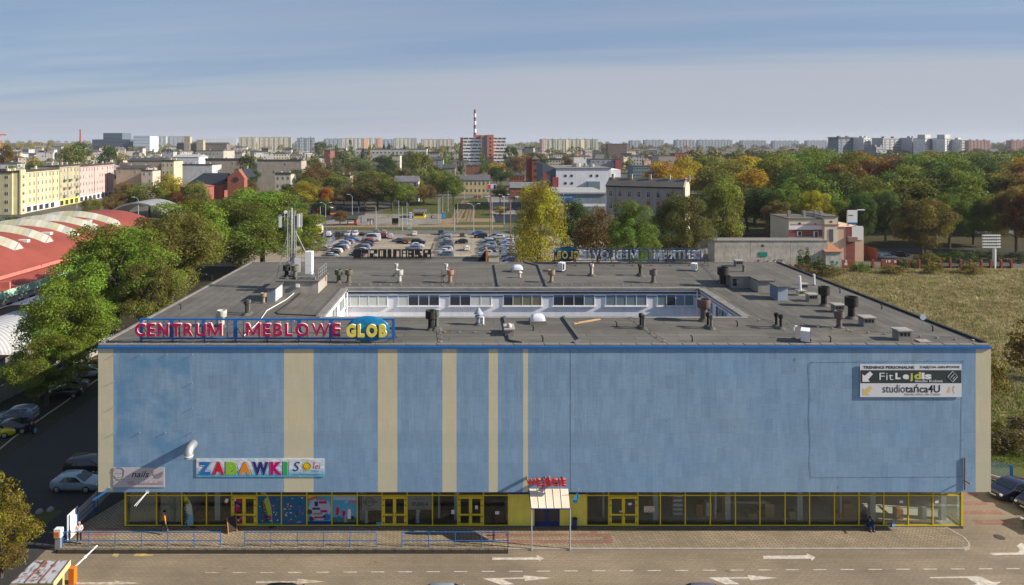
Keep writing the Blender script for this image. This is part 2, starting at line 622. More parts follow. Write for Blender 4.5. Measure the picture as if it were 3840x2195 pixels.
wpart('expansion_joint',mb,M('joint_felt',(0.11,0.11,0.105),0.85,var=0.3),bld)
glassy={'b':M('blind_pane',(0.50,0.53,0.50),0.25,var=0.08,spec=0.5),'d':m_pane,'g':M('curtain_pane',(0.16,0.15,0.09),0.2,spec=0.6),'s':M('shade_pane',(0.15,0.20,0.22),0.15,spec=0.6)}
def court_window(x0,x1,z0,z1,code,side=None):
 n=len(code)
 w=x1-x0
 t_=0.06
 mb=MB()
 mb.box(0,w,-0.05,0.03,0,t_)
 mb.box(0,w,-0.05,0.03,z1-z0-t_,z1-z0)
 for k in range(n+1):
  xc=k*(w-t_)/n
  mb.box(xc,xc+t_,-0.05,0.03,t_+.001,z1-z0-t_-.001)
 mb.box(-0.15,w+0.15,-0.16,0.0,-0.1,-0.02)
 fr_=mb.build('window',m_white,bld)
 for k,c in enumerate(code):
  xc=k*(w-t_)/n
  q=MB().box(xc+t_+.003,xc+(w-t_)/n-.003,-0.02,0.0,t_,z1-z0-t_)
  q.build('pane',glassy[c],fr_)
 if side is None:
  fr_.location=Vector((x0,CY1-0.03,z0))-bld.location
 else:
  fr_.location=Vector(side)-bld.location
  fr_.rotation_euler=(0,0,R(90))
 return fr_
for(u0,u1,code)in((1312,1454,'bbbb'),(1492,1648,'bddd'),(1686,1843,'ddbb'),(1887,2031,'dggg'),(2074,2230,'ddds'),(2270,2425,'ssss'),(2464,2602,'sdss')):
 court_window(X(u0,CY1),X(u1,CY1),Z(1147,CY1),Z(1105,CY1),code)
for y0 in(63.3,67.4,71.4):
 court_window(0,3.2,Z(1147,CY1),Z(1105,CY1),'bdsd',(CX0+0.03,y0,Z(1147,CY1)))
for y0 in(63.3,67.4,71.4):
 f_=court_window(0,3.2,Z(1147,CY1),Z(1105,CY1),'dsds',(CX1-0.03,y0+3.2,Z(1147,CY1)))
 f_.rotation_euler=(0,0,R(-90))
wpart('downpipe',MB().tube((CX0+0.25,CY1-0.2,3),(CX0+0.25,CY1-0.2,ZT-0.4),0.08,8),m_white,bld)
wpart('downpipe',MB().tube((CX1-0.4,CY1-0.2,3),(CX1-0.4,CY1-0.2,ZT-0.4),0.08,8),m_white,bld)
#  ground floor: shop windows
ZP=0.15
base=MB()
base.box(gx(472),gx(3605),D2+0.02,D2+9.0,-0.05,ZP-0.01)
wpart('shop_floor',base,M('shop_floor',(0.62,0.58,0.52),0.5),bld)
mb=MB()
mb.box(gx(472),gx(3605),D2+6.5,D2+6.7,ZP,ZB-0.03)
mb.box(gx(472)-0.02,gx(472)+0.02,D2+2.5,D2+6.5,ZP,ZB-0.03)
for u in(680,1240,1640,2270,2700,3180):
 mb.box(gx(u),gx(u)+0.15,D2+1.2,D2+6.5,ZP,ZB-0.03)
wpart('inner_wall',mb,m_int,bld)
for u in(800,1352,1712,2470,2745,3020,3298,3568):
 wpart('column',MB().box(gx(u)-0.22,gx(u)+0.22,D2+0.9,D2+1.3,ZP,ZB-0.03),M('column_white',(0.62,0.63,0.60),0.8),bld)
wpart('plinth',MB().box(gx(472)-0.1,gx(3605)+0.1,D2-0.09,D2+0.015,-0.1,ZP+0.05),M('plinth',(0.09,0.09,0.1),0.8),bld)
ML=[472,588,683,775,869,964,1056,1151,1245,1340,1433,1527,1622,1716,1813,1906]
MR=[2200,2282,2392,2476,2569,2663,2757,2849,2943,3035,3128,3220,3313,3405,3497,3605]
ZTR=gzv(1857)
def shop_bay(u0,u1,door=False):
 x0,x1=gx(u0),gx(u1)
 w=x1-x0
 s=0.045
 zl,zh=ZP+0.06,ZB-0.03
 mb=MB()
 mb.box(0.0,s,-0.06,0.04,zl,zh)
 mb.box(w-s,w-.002,-0.06,0.04,zl,zh)
 mb.box(s+.001,w-s-.001,-0.06,0.04,ZTR-s,ZTR+s)
 mb.box(s+.001,w-s-.001,-0.06,0.04,zl,zl+0.07)
 mb.box(s+.001,w-s-.001,-0.06,0.04,zh-0.06,zh)
 f=mb.build('window',m_yellow,bld)
 f.location=Vector((x0,D2,0))-bld.location
 MB().box(s,w-s,-0.01,0.01,ZTR+s,zh-0.06).build('pane',m_glass,f)
 if not door:
  MB().box(s,w-s,-0.01,0.01,zl+0.07,ZTR-s).build('pane',m_glass,f)
  return f
 d=MB()
 zt=ZTR-s-0.005
 d.box(s+.003,0.24,-0.11,0.03,zl+0.072,zt)
 d.box(w-0.24,w-s-.003,-0.11,0.03,zl+0.072,zt)
 d.box(w/2-0.13,w/2+0.13,-0.11,0.03,zl+0.072,zt)
 d.box(0.241,w/2-0.131,-0.11,0.03,zt-0.20,zt)
 d.box(w/2+0.131,w-0.241,-0.11,0.03,zt-0.20,zt)
 for zz_ in(zl+0.072,1.06):
  d.box(0.241,w/2-0.131,-0.10,0.03,zz_,zz_+0.13)
  d.box(w/2+0.131,w-0.241,-0.10,0.03,zz_,zz_+0.13)
 dd=d.build('door',m_yellow,bld)
 dd.location=f.location
 for(xa,xb)in((0.24,w/2-0.13),(w/2+0.13,w-0.24)):
  MB().box(xa,xb,-0.03,-0.01,zl+0.2,1.06).build('pane',m_glass,dd)
  MB().box(xa,xb,-0.03,-0.01,1.19,zt-0.2).build('pane',m_glass,dd)
 h=MB()
 for sgn in(-1,1):
  h.path([(w/2+sgn*0.1,-0.12,1.0),(w/2+sgn*0.1,-0.18,1.02),(w/2+sgn*0.1,-0.18,1.3),(w/2+sgn*0.1,-0.12,1.32)],0.015,5)
 h.build('handle',m_black,dd)
 for sgn,xx in((0,0.13),(1,w-0.13)):
  for q in(0.45,0.95,1.85,2.3):
   MB().box(xx-0.05,xx+0.05,-0.125,-0.11,q,q+0.09).build('hinge',m_black,dd)
 return f
for a,b in list(zip(ML,ML[1:]))+list(zip(MR,MR[1:])):
 shop_bay(a,b,a in(869,1433,1716,2282))
for u in(472,3605):
 x=gx(u)
 s=1 if u==472 else-1
 mb=MB()
 mb.box(x-0.07,x+0.07,D2-0.09,D2+0.12,ZP,ZB-0.03)
 mb.box(x-0.05,x+0.05,D2+2.4,D2+2.5,ZP,ZB-0.03)
 mb.box(x-0.05,x+0.05,D2+0.13,D2+2.4,ZTR-.04,ZTR+.05)
 mb.box(x-0.05,x+0.05,D2+0.13,D2+2.4,ZP,ZP+.1)
 p_=wpart('corner_frame',mb,m_yellow,bld)
 wpart('pane',MB().box(x-0.01,x+0.01,D2+0.13,D2+2.4,ZP+.1,ZB-.1),m_glass,p_)
mb=MB()
x0,x1,xa,xb=gx(1906),gx(2200),gx(2004),gx(2099)
mb.box(x0+.003,xa,D2-0.02,D2+0.2,ZP,ZTR+0.1)
mb.box(xb,x1-.003,D2-0.02,D2+0.2,ZP,ZTR+0.1)
mb.box(xa+.001,xb-.001,D2-0.02,D2+0.2,ZP+2.32,ZTR+0.1)
wpart('entrance_wall',mb,m_ywall,bld)
mb=MB().box(x0+.003,x1-.003,D2-0.1,D2+0.2,ZTR+0.102,ZB-0.04)
wpart('fascia',mb,m_navy,bld)
mb=MB()
w=xb-xa
for k in range(2):
 q=xa+k*w/2
 mb.box(q+.01,q+0.14,D2-0.0,D2+0.08,ZP,ZP+2.3)
 mb.box(q+w/2-0.14,q+w/2-.01,D2,D2+0.08,ZP,ZP+2.3)
 for zz_ in((0,.28),(1.55,1.7),(2.12,2.3)):
  mb.box(q+.141,q+w/2-.141,D2,D2+.08,ZP+zz_[0],ZP+zz_[1])
nd=wpart('door',mb,m_navy,bld,label='navy blue double door')
mb=MB()
for k in range(2):
 q=xa+k*w/2
 wpart('pane',MB().box(q+.14,q+w/2-.14,D2+.03,D2+.05,ZP+.28,ZP+1.55),m_pane,nd)
 wpart('pane',MB().box(q+.14,q+w/2-.14,D2+.03,D2+.05,ZP+1.7,ZP+2.12),m_pane,nd)
aw=thing('entrance_awning','cream ribbed metal awning on two posts over the entrance','awning',(gx(2063),53.4,ZP))
x0,x1=fx(1986),fx(2131)
xf0,xf1=X(1993,52.95),X(2137,52.95)
yt,zt_,yf,zf=D-0.02,fz(1833),52.85,Z(1906,52.85)
n=5
for k in range(n):
 a0,a1=x0+(x1-x0)*k/n,x0+(x1-x0)*(k+1)/n
 b0,b1=xf0+(xf1-xf0)*k/n,xf0+(xf1-xf0)*(k+1)/n
 mb=MB()
 e=0.03
 mb.quad((b0,yf,zf),(b1-.01,yf,zf),(a1-.01,yt,zt_),(a0,yt,zt_))
 mb.quad((b0,yf,zf-e),(a0,yt,zt_-e),(a1-.01,yt,zt_-e),(b1-.01,yf,zf-e))
 mb.quad((b0,yf,zf-e),(b1-.01,yf,zf-e),(b1-.01,yf,zf),(b0,yf,zf))
 mb.tube((b0,yf,zf+.02),(a0,yt,zt_+.02),0.025,4)
 wpart('roof_sheet',mb,M('cream_sheet',(0.74,0.65,0.51),0.6,var=0.12,streak=0.1),aw)
mb=MB()
mb.tube((xf0,yf,zf-.05),(xf1,yf,zf-.05),0.04,6)
mb.tube((xf0,yf,zf-.05),(xf0,D2-.1,zf-.15),0.035,6)
mb.tube((xf1,yf,zf-.05),(xf1,D2-.1,zf-.15),0.035,6)
wpart('frame',mb,m_navy,aw)
for x in(xf0,xf1):
 wpart('post',MB().tube((x,yf+.02,0.06),(x,yf+.02,zf-.05),0.05,8),M('awning_post',(0.35,0.42,0.48),0.5,0.3),aw)
#  writing on the facade
m_red=M('sign_red',(0.50,0.02,0.035),0.45,var=0.15)
m_mag=M('sign_magenta',(0.40,0.012,0.085),0.4,var=0.16)
m_pinkrim=M('sign_rim',(0.78,0.42,0.40),0.5)
m_gyel=M('sign_yellow',(0.80,0.66,0.10),0.45,var=0.08)
def letters(parent,word,u0,u1,v0,v1,Y,mats,depth,px,name='letter',weight=0.03,back=None,mirror=False,gaps=None,rim=0.0):
 """each letter its own solid; u,v limits give the word's box at distance Y; px = pixels per metre there"""
 ws=[]
 mes=[]
 for ch in word:
  if ch=='M':
   q=.12+weight
   me=MB().prism([(0,0),(q,0),(q,.48),(.40-.03,.02),(.46+.03,.02),(.86-q,.48),(.86-q,0),(.86,0),(.86,.745),(.86-q-.01,.745),(.43,.2),(q+.01,.745),(0,.745)][::-1],depth,axis='y',o=-depth/2).mesh(name,mats[0])
   me.update()
  else:
   me=text_mesh(name,ch,1.0,mats[0],extrude=depth/2,offset=weight if ch!='W'else weight*.4)
  a=np.empty(len(me.vertices)*3,np.float32)
  me.vertices.foreach_get('co',a)
  a=a.reshape(-1,3)
  ws.append(a[:,0].max()-a[:,0].min())
  mes.append((me,a))
 gap=0.13
 tot=sum(ws)+gap*(len(word)-1)
 k=((u1-u0)/px)/tot
 zlo,zhi=H-(v1-V0)/px,H-(v0-V0)/px
 capz=max(a[:,2].max()for me,a in mes if True)
 xx=(u0-U0)/px
 for(me,a),w,ch in zip(mes,ws,word):
  b=a.copy()
  b[:,0]=(a[:,0]-a[:,0].min())*k
  lo=min(a[:,2].min(),0)
  hh=0.73 if ch in 'Ś'else None
  b[:,2]=(a[:,2]+0.01)*(zhi-zlo)/0.745
  if mirror:
   b[:,0]=-b[:,0]
   b[:,1]=-b[:,1]
  me.vertices.foreach_set('co',b.ravel())
  if mirror:
   me.flip_normals()
  if len(mats)>1:
   me.materials.append(mats[1])
   mi=[0 if(p.normal.y<-0.5)!=mirror else 1 for p in me.polygons]
   me.polygons.foreach_set('material_index',mi)
  o=obj(name,me,parent)
  if mirror:
   o.location=Vector(((2*((u0+u1)/2-U0)/px)-xx,Y,zlo))-parent.location
  else:
   o.location=Vector((xx,Y,zlo))-parent.location
  xx+=(w+gap)*k
wj=thing('entrance_sign','red raised letters reading WEJŚCIE above the entrance awning','sign',(fx(2044),D,fz(1803)))
letters(wj,'WEJŚCIE',1972,2116,1780,1803,D-0.72,[m_red,M('sign_red_side',(0.55,0.10,0.08),0.5)],0.30,48.0,weight=0.055)
mb=MB()
for z in(fz(1786),fz(1799)):
 mb.box(fx(1976),fx(2112),D-0.54,D-0.50,z-.03,z+.03)
for u in(1976,2044,2110):
 mb.box(fx(u)-.02,fx(u)+.02,D-0.5,D-0.002,fz(1799),fz(1786))
wpart('bracket',mb,m_steel,wj)
def glob_sign(label,Y,base_z,mirror=False,px=47.6,geo=None):
 """rooftop sign: blue lattice frame, raised letters, blue disc; geo = pixel limits"""
 g=geo
 xa,xb=(g['u0']-U0)/px,(g['u1']-U0)/px
 z0,z1=H-(g['v1']-V0)/px,H-(g['v0']-V0)/px
 s=thing('roof_sign',label,'sign',((xa+xb)/2,Y,base_z))
 sd=-1 if mirror else 1
 cob=m_cobalt if not mirror else M('frame_dark_blue',(.012,.055,.14),.6,var=.3)
 fr=MB()
 tb_=g['bar']
 fr.box(xa,xb,Y-.05,Y+.05,z1-tb_,z1)
 fr.box(xa,xb,Y-.05,Y+.05,z0,z0+tb_)
 n=g['n']
 for k in range(n+1):
  x=xa+(xb-xa)*k/n
  wd=g['post']if k not in(0,n)else g['post']*.8
  x=min(max(x,xa+wd),xb-wd)
  fr.box(x-wd,x+wd,Y-.048,Y+.048,z0+.171,z1-.171)
 wpart('frame',fr,cob,s)
 br=MB()
 for k in range(2*n):
  x=xa+(xb-xa)*(k+.5)/(2*n)
  br.box(x-.035,x+.035,Y-.03,Y+.03,z0+.171,z1-.171)
 for f_ in(.3,.68):
  br.box(xa+.2,xb-.2,Y-.02,Y+.02,z0+(z1-z0)*f_,z0+(z1-z0)*f_+.03)
 wpart('lattice',br,cob,s)
 mrb=M('rusty_brace',(0.10,0.05,0.03),0.8,var=0.4)
 for k in range(n+1):
  x=xa+.12+(xb-xa-.24)*k/n
  lg=MB()
  lg.box(x-.035,x+.035,Y-.035,Y+.035,base_z,z0)
  lg.tube((x,Y,z1-.5),(x+.02,Y+sd*1.55,base_z+.05),.035,4)
  lg.tube((x,Y,z0+.1),(x+.02,Y+sd*1.55,base_z+.05),.03,4)
  lg.box(x-.16,x+.16,Y+sd*1.55-.12,Y+sd*1.55+.12,base_z,base_z+.05)
  wpart('brace',lg,mrb,s)
 yl=Y-sd*0.22
 for(word,a,b,c,d,ms,wt)in g['words']:
  letters(s,word,a,b,c,d,yl if word!='GLOB'else(Y-sd*.42 if not mirror else Y),ms,0.2 if word!='GLOB'or not mirror else.8,px,weight=wt,mirror=mirror)
 du0,du1,dv0,dv1=g['disc']
 cx,cz=((du0+du1)/2-U0)/px,H-((dv0+dv1)/2-V0)/px
 rx,rz_=(du1-du0)/2/px,(dv1-dv0)/2/px
 dm=MB()
 N,K=36,7
 for k in range(K+1):
  q=k/K
  for i in range(N):
   th=2*math.pi*i/N
   rr=math.cos(q*math.pi/2*0.98)
   dm.v.append((cx+rx*rr*math.cos(th),Y-sd*(.1+.2*math.sin(q*math.pi/2)),cz+rz_*rr*math.sin(th)))
 for k in range(K):
  for i in range(N):
   j=(i+1)%N
   q_=(k*N+i,k*N+j,(k+1)*N+j,(k+1)*N+i)
   dm.f.append(q_ if sd>0 else q_[::-1])
   dm.m.append(0)
 dm.f.append(tuple(range(K*N,K*N+N))[::1 if sd>0 else-1])
 dm.m.append(0)
 wpart('globe_disc',dm,M('globe_blue',(0.012,0.17,0.36),0.3,var=0.45,scale=1.6),s,smooth=True)
 return s
glob_sign('front rooftop sign, magenta letters CENTRUM MEBLOWE and yellow GLOB on a blue frame',54.75,ZT,px=47.45,geo=dict(bar=.14,post=.15,u0=525,u1=1481,v0=1194,v1=1272,n=8,disc=(1301,1461,1183,1280),words=[('CENTRUM',513,839,1208,1256,[m_mag,m_pinkrim],.035),('MEBLOWE',927,1279,1208,1256,[m_mag,m_pinkrim],.035),('GLOB',1303,1453,1211,1255,[m_gyel,M('glob_rim',(.85,.78,.45),.5)],.06)]))
PXB=F/90.6
m_lw=M('letter_back_white',(0.78,0.80,0.84),0.5,var=0.12)
glob_sign('back rooftop sign seen from behind with mirrored white letters CENTRUM MEBLOWE',90.6,ZT,mirror=True,px=PXB,geo=dict(bar=.10,post=.07,u0=2078,u1=2645,v0=932,v1=979,n=8,disc=(2081,2174,925,982),words=[('CENTRUM',2452,2638,940,971,[m_lw],.035),('MEBLOWE',2182,2395,940,971,[m_lw],.035),('GLOB',2086,2170,942,968,[M('letter_back_ochre',(.30,.25,.07),.6)],.05)]))
def flat(mb,u0,u1,v0,v1,dy,px=48.0,Y=D,m=0):
 mb.quad(((u0-U0)/px,Y-dy,H-(v1-V0)/px),((u1-U0)/px,Y-dy,H-(v1-V0)/px),((u1-U0)/px,Y-dy,H-(v0-V0)/px),((u0-U0)/px,Y-dy,H-(v0-V0)/px),m)
 return mb
def tpart(parent,body,u,v0,v1,dy,mat,w=None,offset=0.0,shear=0.0,px=48.0,Y=D,align='CENTER',name='lettering',spacing=1.0):
 """lettering whose capitals stand between v0 and v1, centred (or starting) at u"""
 h=(v1-v0)/px
 me=text_mesh(name,body,h/0.73,mat,extrude=0.002,offset=offset*h,align=align,shear=shear,spacing=spacing,width=w/px if w else None,height=None)
 if w:
  a=np.empty(len(me.vertices)*3,np.float32)
  me.vertices.foreach_get('co',a)
  a=a.reshape(-1,3)
  a[:,2]=(a[:,2]-a[:,2].min())*h/max(1e-6,(a[:,2].max()-a[:,2].min()))
  me.vertices.foreach_set('co',a.ravel())
 o=obj(name,me,parent)
 o.location=Vector(((u-U0)/px,Y-dy,H-(v1-V0)/px))-parent.location
 return o
def flatm(name,col,rough=0.6):
 return M('print_'+name,col,rough,var=0.04)
p_navy,p_white,p_red,p_green,p_orange,p_dnavy,p_mag,p_grn2=(flatm('blue',(.02,.16,.45)),flatm('white',(.72,.73,.76)),flatm('red',(.55,.012,.03)),flatm('green',(.25,.50,.03)),flatm('orange',(.75,.25,.015)),flatm('navy',(.015,.03,.17)),flatm('magenta',(.45,.0,.15)),flatm('leaf',(.03,.40,.07)))
p_yel,p_blk,p_gold,p_grey,p_sky=flatm('yellow',(.85,.58,.01)),flatm('black',(.02,.022,.025)),flatm('gold',(.66,.50,.20)),flatm('grey',(.25,.25,.26)),flatm('sky',(.06,.36,.58))
bz=thing('toy_shop_banner','long banner with fat coloured letters ZABAWKI and a small smiling sun','banner',(fx(976),D,fz(1788)))
t=NT('banner_gradient')
v_,s_=xz(t)
wr=t.noise(t.scaled((1.2,1.2,3.0),rot=(0,R(25),0)),4,0.6,0.35,0.65)
t.bsdf(t.mix(t.rng(s_[2],0.1,0.75),(.08,.42,.62),t.mix(wr,(.52,.60,.70),(.70,.73,.78))),0.5,0,t.bump(wr,0.4,0.05))
mb=MB().box(fx(737),fx(1216),D-.05,D-.01,fz(1788),fz(1720))
wpart('sheet',mb,t.m,bz)
u=744
for ch,col,w in zip('ZABAWKI',(p_navy,p_red,p_green,p_orange,p_dnavy,p_mag,p_grn2),(50,48,47,48,64,48,19)):
 for dy,off,mt in((.055,.17,p_dnavy),(.06,.13,p_white),(.066,.085,col)):
  tpart(bz,ch,u+w/2,1731,1780,dy,mt,offset=off,w=w-(0 if off>.15 else(5 if off>.1 else 8))+5,name='letter')
  bz_last=list(bz.children)[-1]
 u+=w+2.2
tpart(bz,'S',1112,1731,1766,.06,p_dnavy,w=27,shear=0.25)
mb=MB()
cx,cz=fx(1152),fz(1748)
for k in range(12):
 a=2*math.pi*k/12
 r0,r1=.3,.46
 mb.poly([(cx+r0*math.cos(a-.2),D-.06,cz+r0*math.sin(a-.2)),(cx+r0*math.cos(a+.2),D-.06,cz+r0*math.sin(a+.2)),(cx+r1*math.cos(a),D-.06,cz+r1*math.sin(a))][::-1])
mb.poly([(cx+.27*math.cos(2*math.pi*k/20),D-.064,cz+.27*math.sin(2*math.pi*k/20))for k in range(20)])
wpart('sun_print',mb,p_yel,bz)
mb=MB()
for sx_ in(-.09,.09):
 mb.box(cx+sx_-.02,cx+sx_+.02,D-.068,D-.066,cz+.03,cz+.11)
for k in range(6):
 a=R(200+k*24)
 mb.tube((cx+.15*math.cos(a),D-.067,cz+.15*math.sin(a)),(cx+.15*math.cos(a+R(24)),D-.067,cz+.15*math.sin(a+R(24))),.012,4)
for k in range(20):
 a=2*math.pi*k/20
 mb.tube((cx+.27*math.cos(a),D-.066,cz+.27*math.sin(a)),(cx+.27*math.cos(a+.32),D-.066,cz+.27*math.sin(a+.32)),.012,4)
wpart('sun_face',mb,p_blk,bz)
tpart(bz,'l',1178,1731,1758,.06,p_red,w=6,shear=.2)
tpart(bz,'e',1189,1743,1758,.06,p_red,w=12,shear=.2)
tpart(bz,'i',1200,1738,1758,.06,p_grn2,w=5,shear=.2)
tpart(bz,'baby',1186,1761,1769,.06,p_sky,w=28)
tpart(bz,'wyczarujemy uśmiech dziecka',1152,1774,1780,.06,p_mag,w=103)
nb=thing('nail_salon_banner','pale pink banner with a drawn face and the handwritten word nails','banner',(fx(521),D,fz(1827)))
wpart('sheet',MB().box(fx(425),fx(617),D-.04,D-.01,fz(1827),fz(1754)),M('banner_pink',(.50,.46,.48),.7,var=.08),nb)
tpart(nb,'nails',527,1766,1790,.05,p_blk,w=66,shear=.35,offset=.01)
tpart(nb,'by',572,1764,1772,.05,p_grey,w=12,shear=.3)
mb=MB()
flat(mb,478,612,1803,1811,.045)
flat(mb,475,486,1783,1787,.045)
wpart('band_print',mb,flatm('mauve',(.42,.28,.36)),nb)
tpart(nb,'600 000 738 600 000',548,1804,1810,.05,p_white,w=88)
tpart(nb,'www.nails.pl',512,1797,1800,.05,p_grey,w=70)
tpart(nb,'MANICURE  PEDICURE  STYLIZACJA PAZNOKCI',548,1813,1817,.05,p_blk,w=130)
mb=MB()
def arc(mb,cu,cv,ru,rv,a0,a1,r=.02,n=8,dy=.05):
 pts=[]
 for k in range(n+1):
  a=R(a0+(a1-a0)*k/n)
  pts.append((fx(cu+ru*math.cos(a)),D-dy,fz(cv-rv*math.sin(a))))
 mb.path(pts,r,4)
arc(mb,449,1775,18,22,-160,20)
arc(mb,448,1765,20,12,-10,190)
arc(mb,462,1768,6,10,-60,100)
for(cu,cv)in((441,1772),(456,1772)):
 arc(mb,cu,cv,4,2,200,340,.013,4)
arc(mb,448,1787,4,2,190,350,.016,4)
arc(mb,444,1812,16,12,60,170,.013)
arc(mb,458,1806,12,10,20,100,.013)
for k in range(7):
 arc(mb,590+3*k%14,1775+(k*5)%14,16-k,9-k*.6,120+20*k,260+15*k,.012,5)
for k in range(5):
 mb.path([(fx(577+7*k),D-.05,fz(1793-k)),(fx(590+6*k),D-.05,fz(1778-2*k)),(fx(612),D-.05,fz(1766+3*k))],.013,4)
wpart('drawing',mb,p_grey,nb)
fl=thing('fitness_banner','three-row white and dark banner for FitLejdis and studiotańca4U with diagonal arrows','banner',(fx(3413),D,fz(1488)))
wpart('sheet',MB().box(fx(3223),fx(3603),D-.10,D-.06,fz(1488),fz(1366)),M('banner_white',(.66,.67,.71),.6,var=.05),fl)
wpart('dark_row',flat(MB(),3224,3602,1387,1436,.104),flatm('charcoal',(.03,.045,.05)),fl)
tpart(fl,'TRENINGI PERSONALNE',3330,1371,1382,.108,p_blk,w=192,offset=.03)
tpart(fl,'ZAJĘCIA GRUPOWE',3520,1371,1382,.108,p_blk,w=150,offset=.03)
tpart(fl,'Fit',3321,1397,1424,.11,p_white,w=52,offset=-.01)
tpart(fl,'L',3364,1397,1421,.11,p_white,w=19,offset=.08)
tpart(fl,'e',3394,1403,1421,.11,p_white,w=24,offset=.07)
tpart(fl,'j',3414,1398,1429,.11,flatm('lime',(.52,.55,.12)),w=12,offset=.05)
tpart(fl,'d',3438,1394,1421,.11,flatm('lime',(.52,.55,.12)),w=26,offset=.05)
tpart(fl,'is',3471,1396,1421,.11,p_white,w=38,offset=.06)
tpart(fl,'Studio Kobiet',3480,1423,1432,.11,p_white,w=104,offset=.01)
mb=MB()
c_=(3569,1411)
for(a,b)in(((0,-20),(18,0)),((18,0),(0,20)),((0,20),(-19,1)),((-19,1),(0,-20)),((-8,4),(5,-9)),((0,10),(9,0))):
 mb.tube((fx(c_[0]+a[0]),D-.108,fz(c_[1]+a[1])),(fx(c_[0]+b[0]),D-.108,fz(c_[1]+b[1])),.03,4)
wpart('emblem',mb,p_white,fl)
def arrow_dl(cu,cv,s,dy):
 return[(fx(cu+a*s),D-dy,fz(cv+b*s))for a,b in((-20,20),(-20,-9),(-12,-3),(9,-20),(20,-9),(2,11),(8,20))]
wpart('arrow_print',(lambda q:(q.poly(arrow_dl(3251,1411,.98,.107)),q)[1])(MB()),p_white,fl)
wpart('arrow_print',(lambda q:(q.poly(arrow_dl(3251,1463,.9,.107)),q)[1])(MB()),p_gold,fl)
tpart(fl,'studio',3349,1441,1471,.108,p_blk,w=84)
tpart(fl,'tańca4U',3457,1440,1471,.108,p_blk,w=130,offset=.022)
tpart(fl,'Szkoła tańca dla Ciebie',3456,1472,1481,.108,p_grey,w=134)
mb=MB()
for pts in(((3547,1471),(3556,1447),(3562,1458),(3560,1470)),((3566,1450),(3575,1447),(3572,1452)),((3572,1447),(3577,1448),(3572,1462),(3578,1474),(3574,1474),(3568,1460))):
 mb.poly([(fx(a),D-.107,fz(b))for a,b in pts][::-1])
wpart('dancer_print',mb,p_gold,fl)
cb=thing('cable_loop','rectangle of thin cables pegged to the blue wall round the fitness banner','cable',(fx(3326),D,fz(1790)))
mb=MB()
for pts in(((3046,1359),(3612,1354)),((3612,1354),(3606,1560),(3604,1740),(3614,1788)),((3048,1791),(3612,1788)),((3046,1359),(3032,1372),(3038,1480),(3034,1570),(3040,1660),(3036,1740),(3042,1791))):
 mb.path([(fx(a),D-.014,fz(b))for a,b in pts],.006,4)
for(a,b)in((3046,1359),(3044,1424),(3046,1500),(3044,1565),(3046,1706),(3048,1791),(3236,1791),(3426,1789),(3560,1791),(3612,1650),(3612,1354),(3220,1354),(3330,1353),(3480,1352)):
 mb.tube((fx(a),D,fz(b)),(fx(a),D-.06,fz(b)),.02,5)
wpart('cable',mb,M('cable_dark',(.11,.17,.26),.7),cb)
mb=MB().tube((fx(3616),D-.06,fz(1836)),(fx(3616),D-.06,fz(1715)),.05,6)
mb.tube((fx(3616),D,fz(1802)),(fx(3616),D-.62,fz(1800)),.05,6)
mb.lathe(fx(3616),D-.62,[(.03,-.05),(.1,0),(.03,.07)],8,z0=fz(1800))
wpart('flood_bracket',mb,M('bracket_rust',(.24,.13,.08),.7,var=.4),cb)
pg=thing('wall_pegs','rows of small steel pegs sticking out of the blue wall round the faded patch','pegs',(fx(570),D,fz(1500)))
for(a,b)in((431,1330),(530,1330),(628,1329),(723,1330),(429,1430),(722,1436),(428,1527),(722,1530),(430,1625),(526,1622),(622,1622),(722,1620)):
 wpart('peg',MB().tube((fx(a),D,fz(b)),(fx(a),D-.14,fz(b)),.025,5),m_steel,pg)
du=thing('duct_elbow','silver ventilation elbow sticking out of the blue wall above the pink banner','duct',(fx(724),D,fz(1670)))
mb=MB()
cx,cz,r=fx(725),fz(1668),.335
ring=[]
pts=[(D,cz+.05),(D-.45,cz+.05),(D-.72,cz),(D-.88,cz-.18),(D-.92,cz-.42),(D-.92,cz-.62)]
tang=[(-1,0),(-1,0),(-.9,-.45),(-.5,-.87),(0,-1),(0,-1)]
NN=16
for(py_,pz_),(ty,tz)in zip(pts,tang):
 l_=math.hypot(ty,tz)
 ny,nz_=-tz/l_,ty/l_
 for k in range(NN):
  a=2*math.pi*k/NN
  mb.v.append((cx+r*math.cos(a),py_+ny*r*math.sin(a),pz_+nz_*r*math.sin(a)))
for j in range(len(pts)-1):
 for k in range(NN):
  q=(k+1)%NN
  mb.f.append((j*NN+k,j*NN+q,(j+1)*NN+q,(j+1)*NN+k))
  mb.m.append(0)
wpart('elbow',mb,m_steel,du,smooth=True)
wpart('collar',MB().tube((cx,D-.92,cz-.40),(cx,D-.92,cz-.46),r+.02,16),m_whitep,du)
wpart('bore',MB().tube((cx,D-.92,cz-.59),(cx,D-.92,cz-.6),r-.01,16),m_black,du)
for nm,lab,us,mt in(('bracket_arm','blue and white banner arm jutting from the lower left corner of the wall',((413,1832),(366,1858)),m_cobalt),('bracket_arm','thin white banner arm hanging under the wall over the first shop windows',((552,1846),(521,1879)),m_whitep)):
 a=thing(nm,lab,'bracket',(fx(us[0][0]),D,fz(us[0][1])))
 mb=MB()
 (ua,va),(ub,vb)=us
 mb.tube((fx(ua),D-.02,fz(va)),(fx(ub),D-.75,fz(vb)),.03,5)
 mb.tube((fx(ua-3),D-.02,fz(va+5)),(fx(ub+4),D-.65,fz(vb+4)),.02,5)
 wpart('arm',mb,mt,a)
 wpart('plate',MB().box(fx(ua)-.12,fx(ua)+.12,D-.03,D-.001,fz(va)-.1,fz(va)+.1),m_whitep,a)
fg=thing('wall_flag','small bright blue flag on a slanted pole beside the awning','flag',(fx(2150),D,fz(1850)))
mb=MB()
mb.tube((fx(2158),D,fz(1868)),(fx(2166),D-.7,fz(1815)),.02,5)
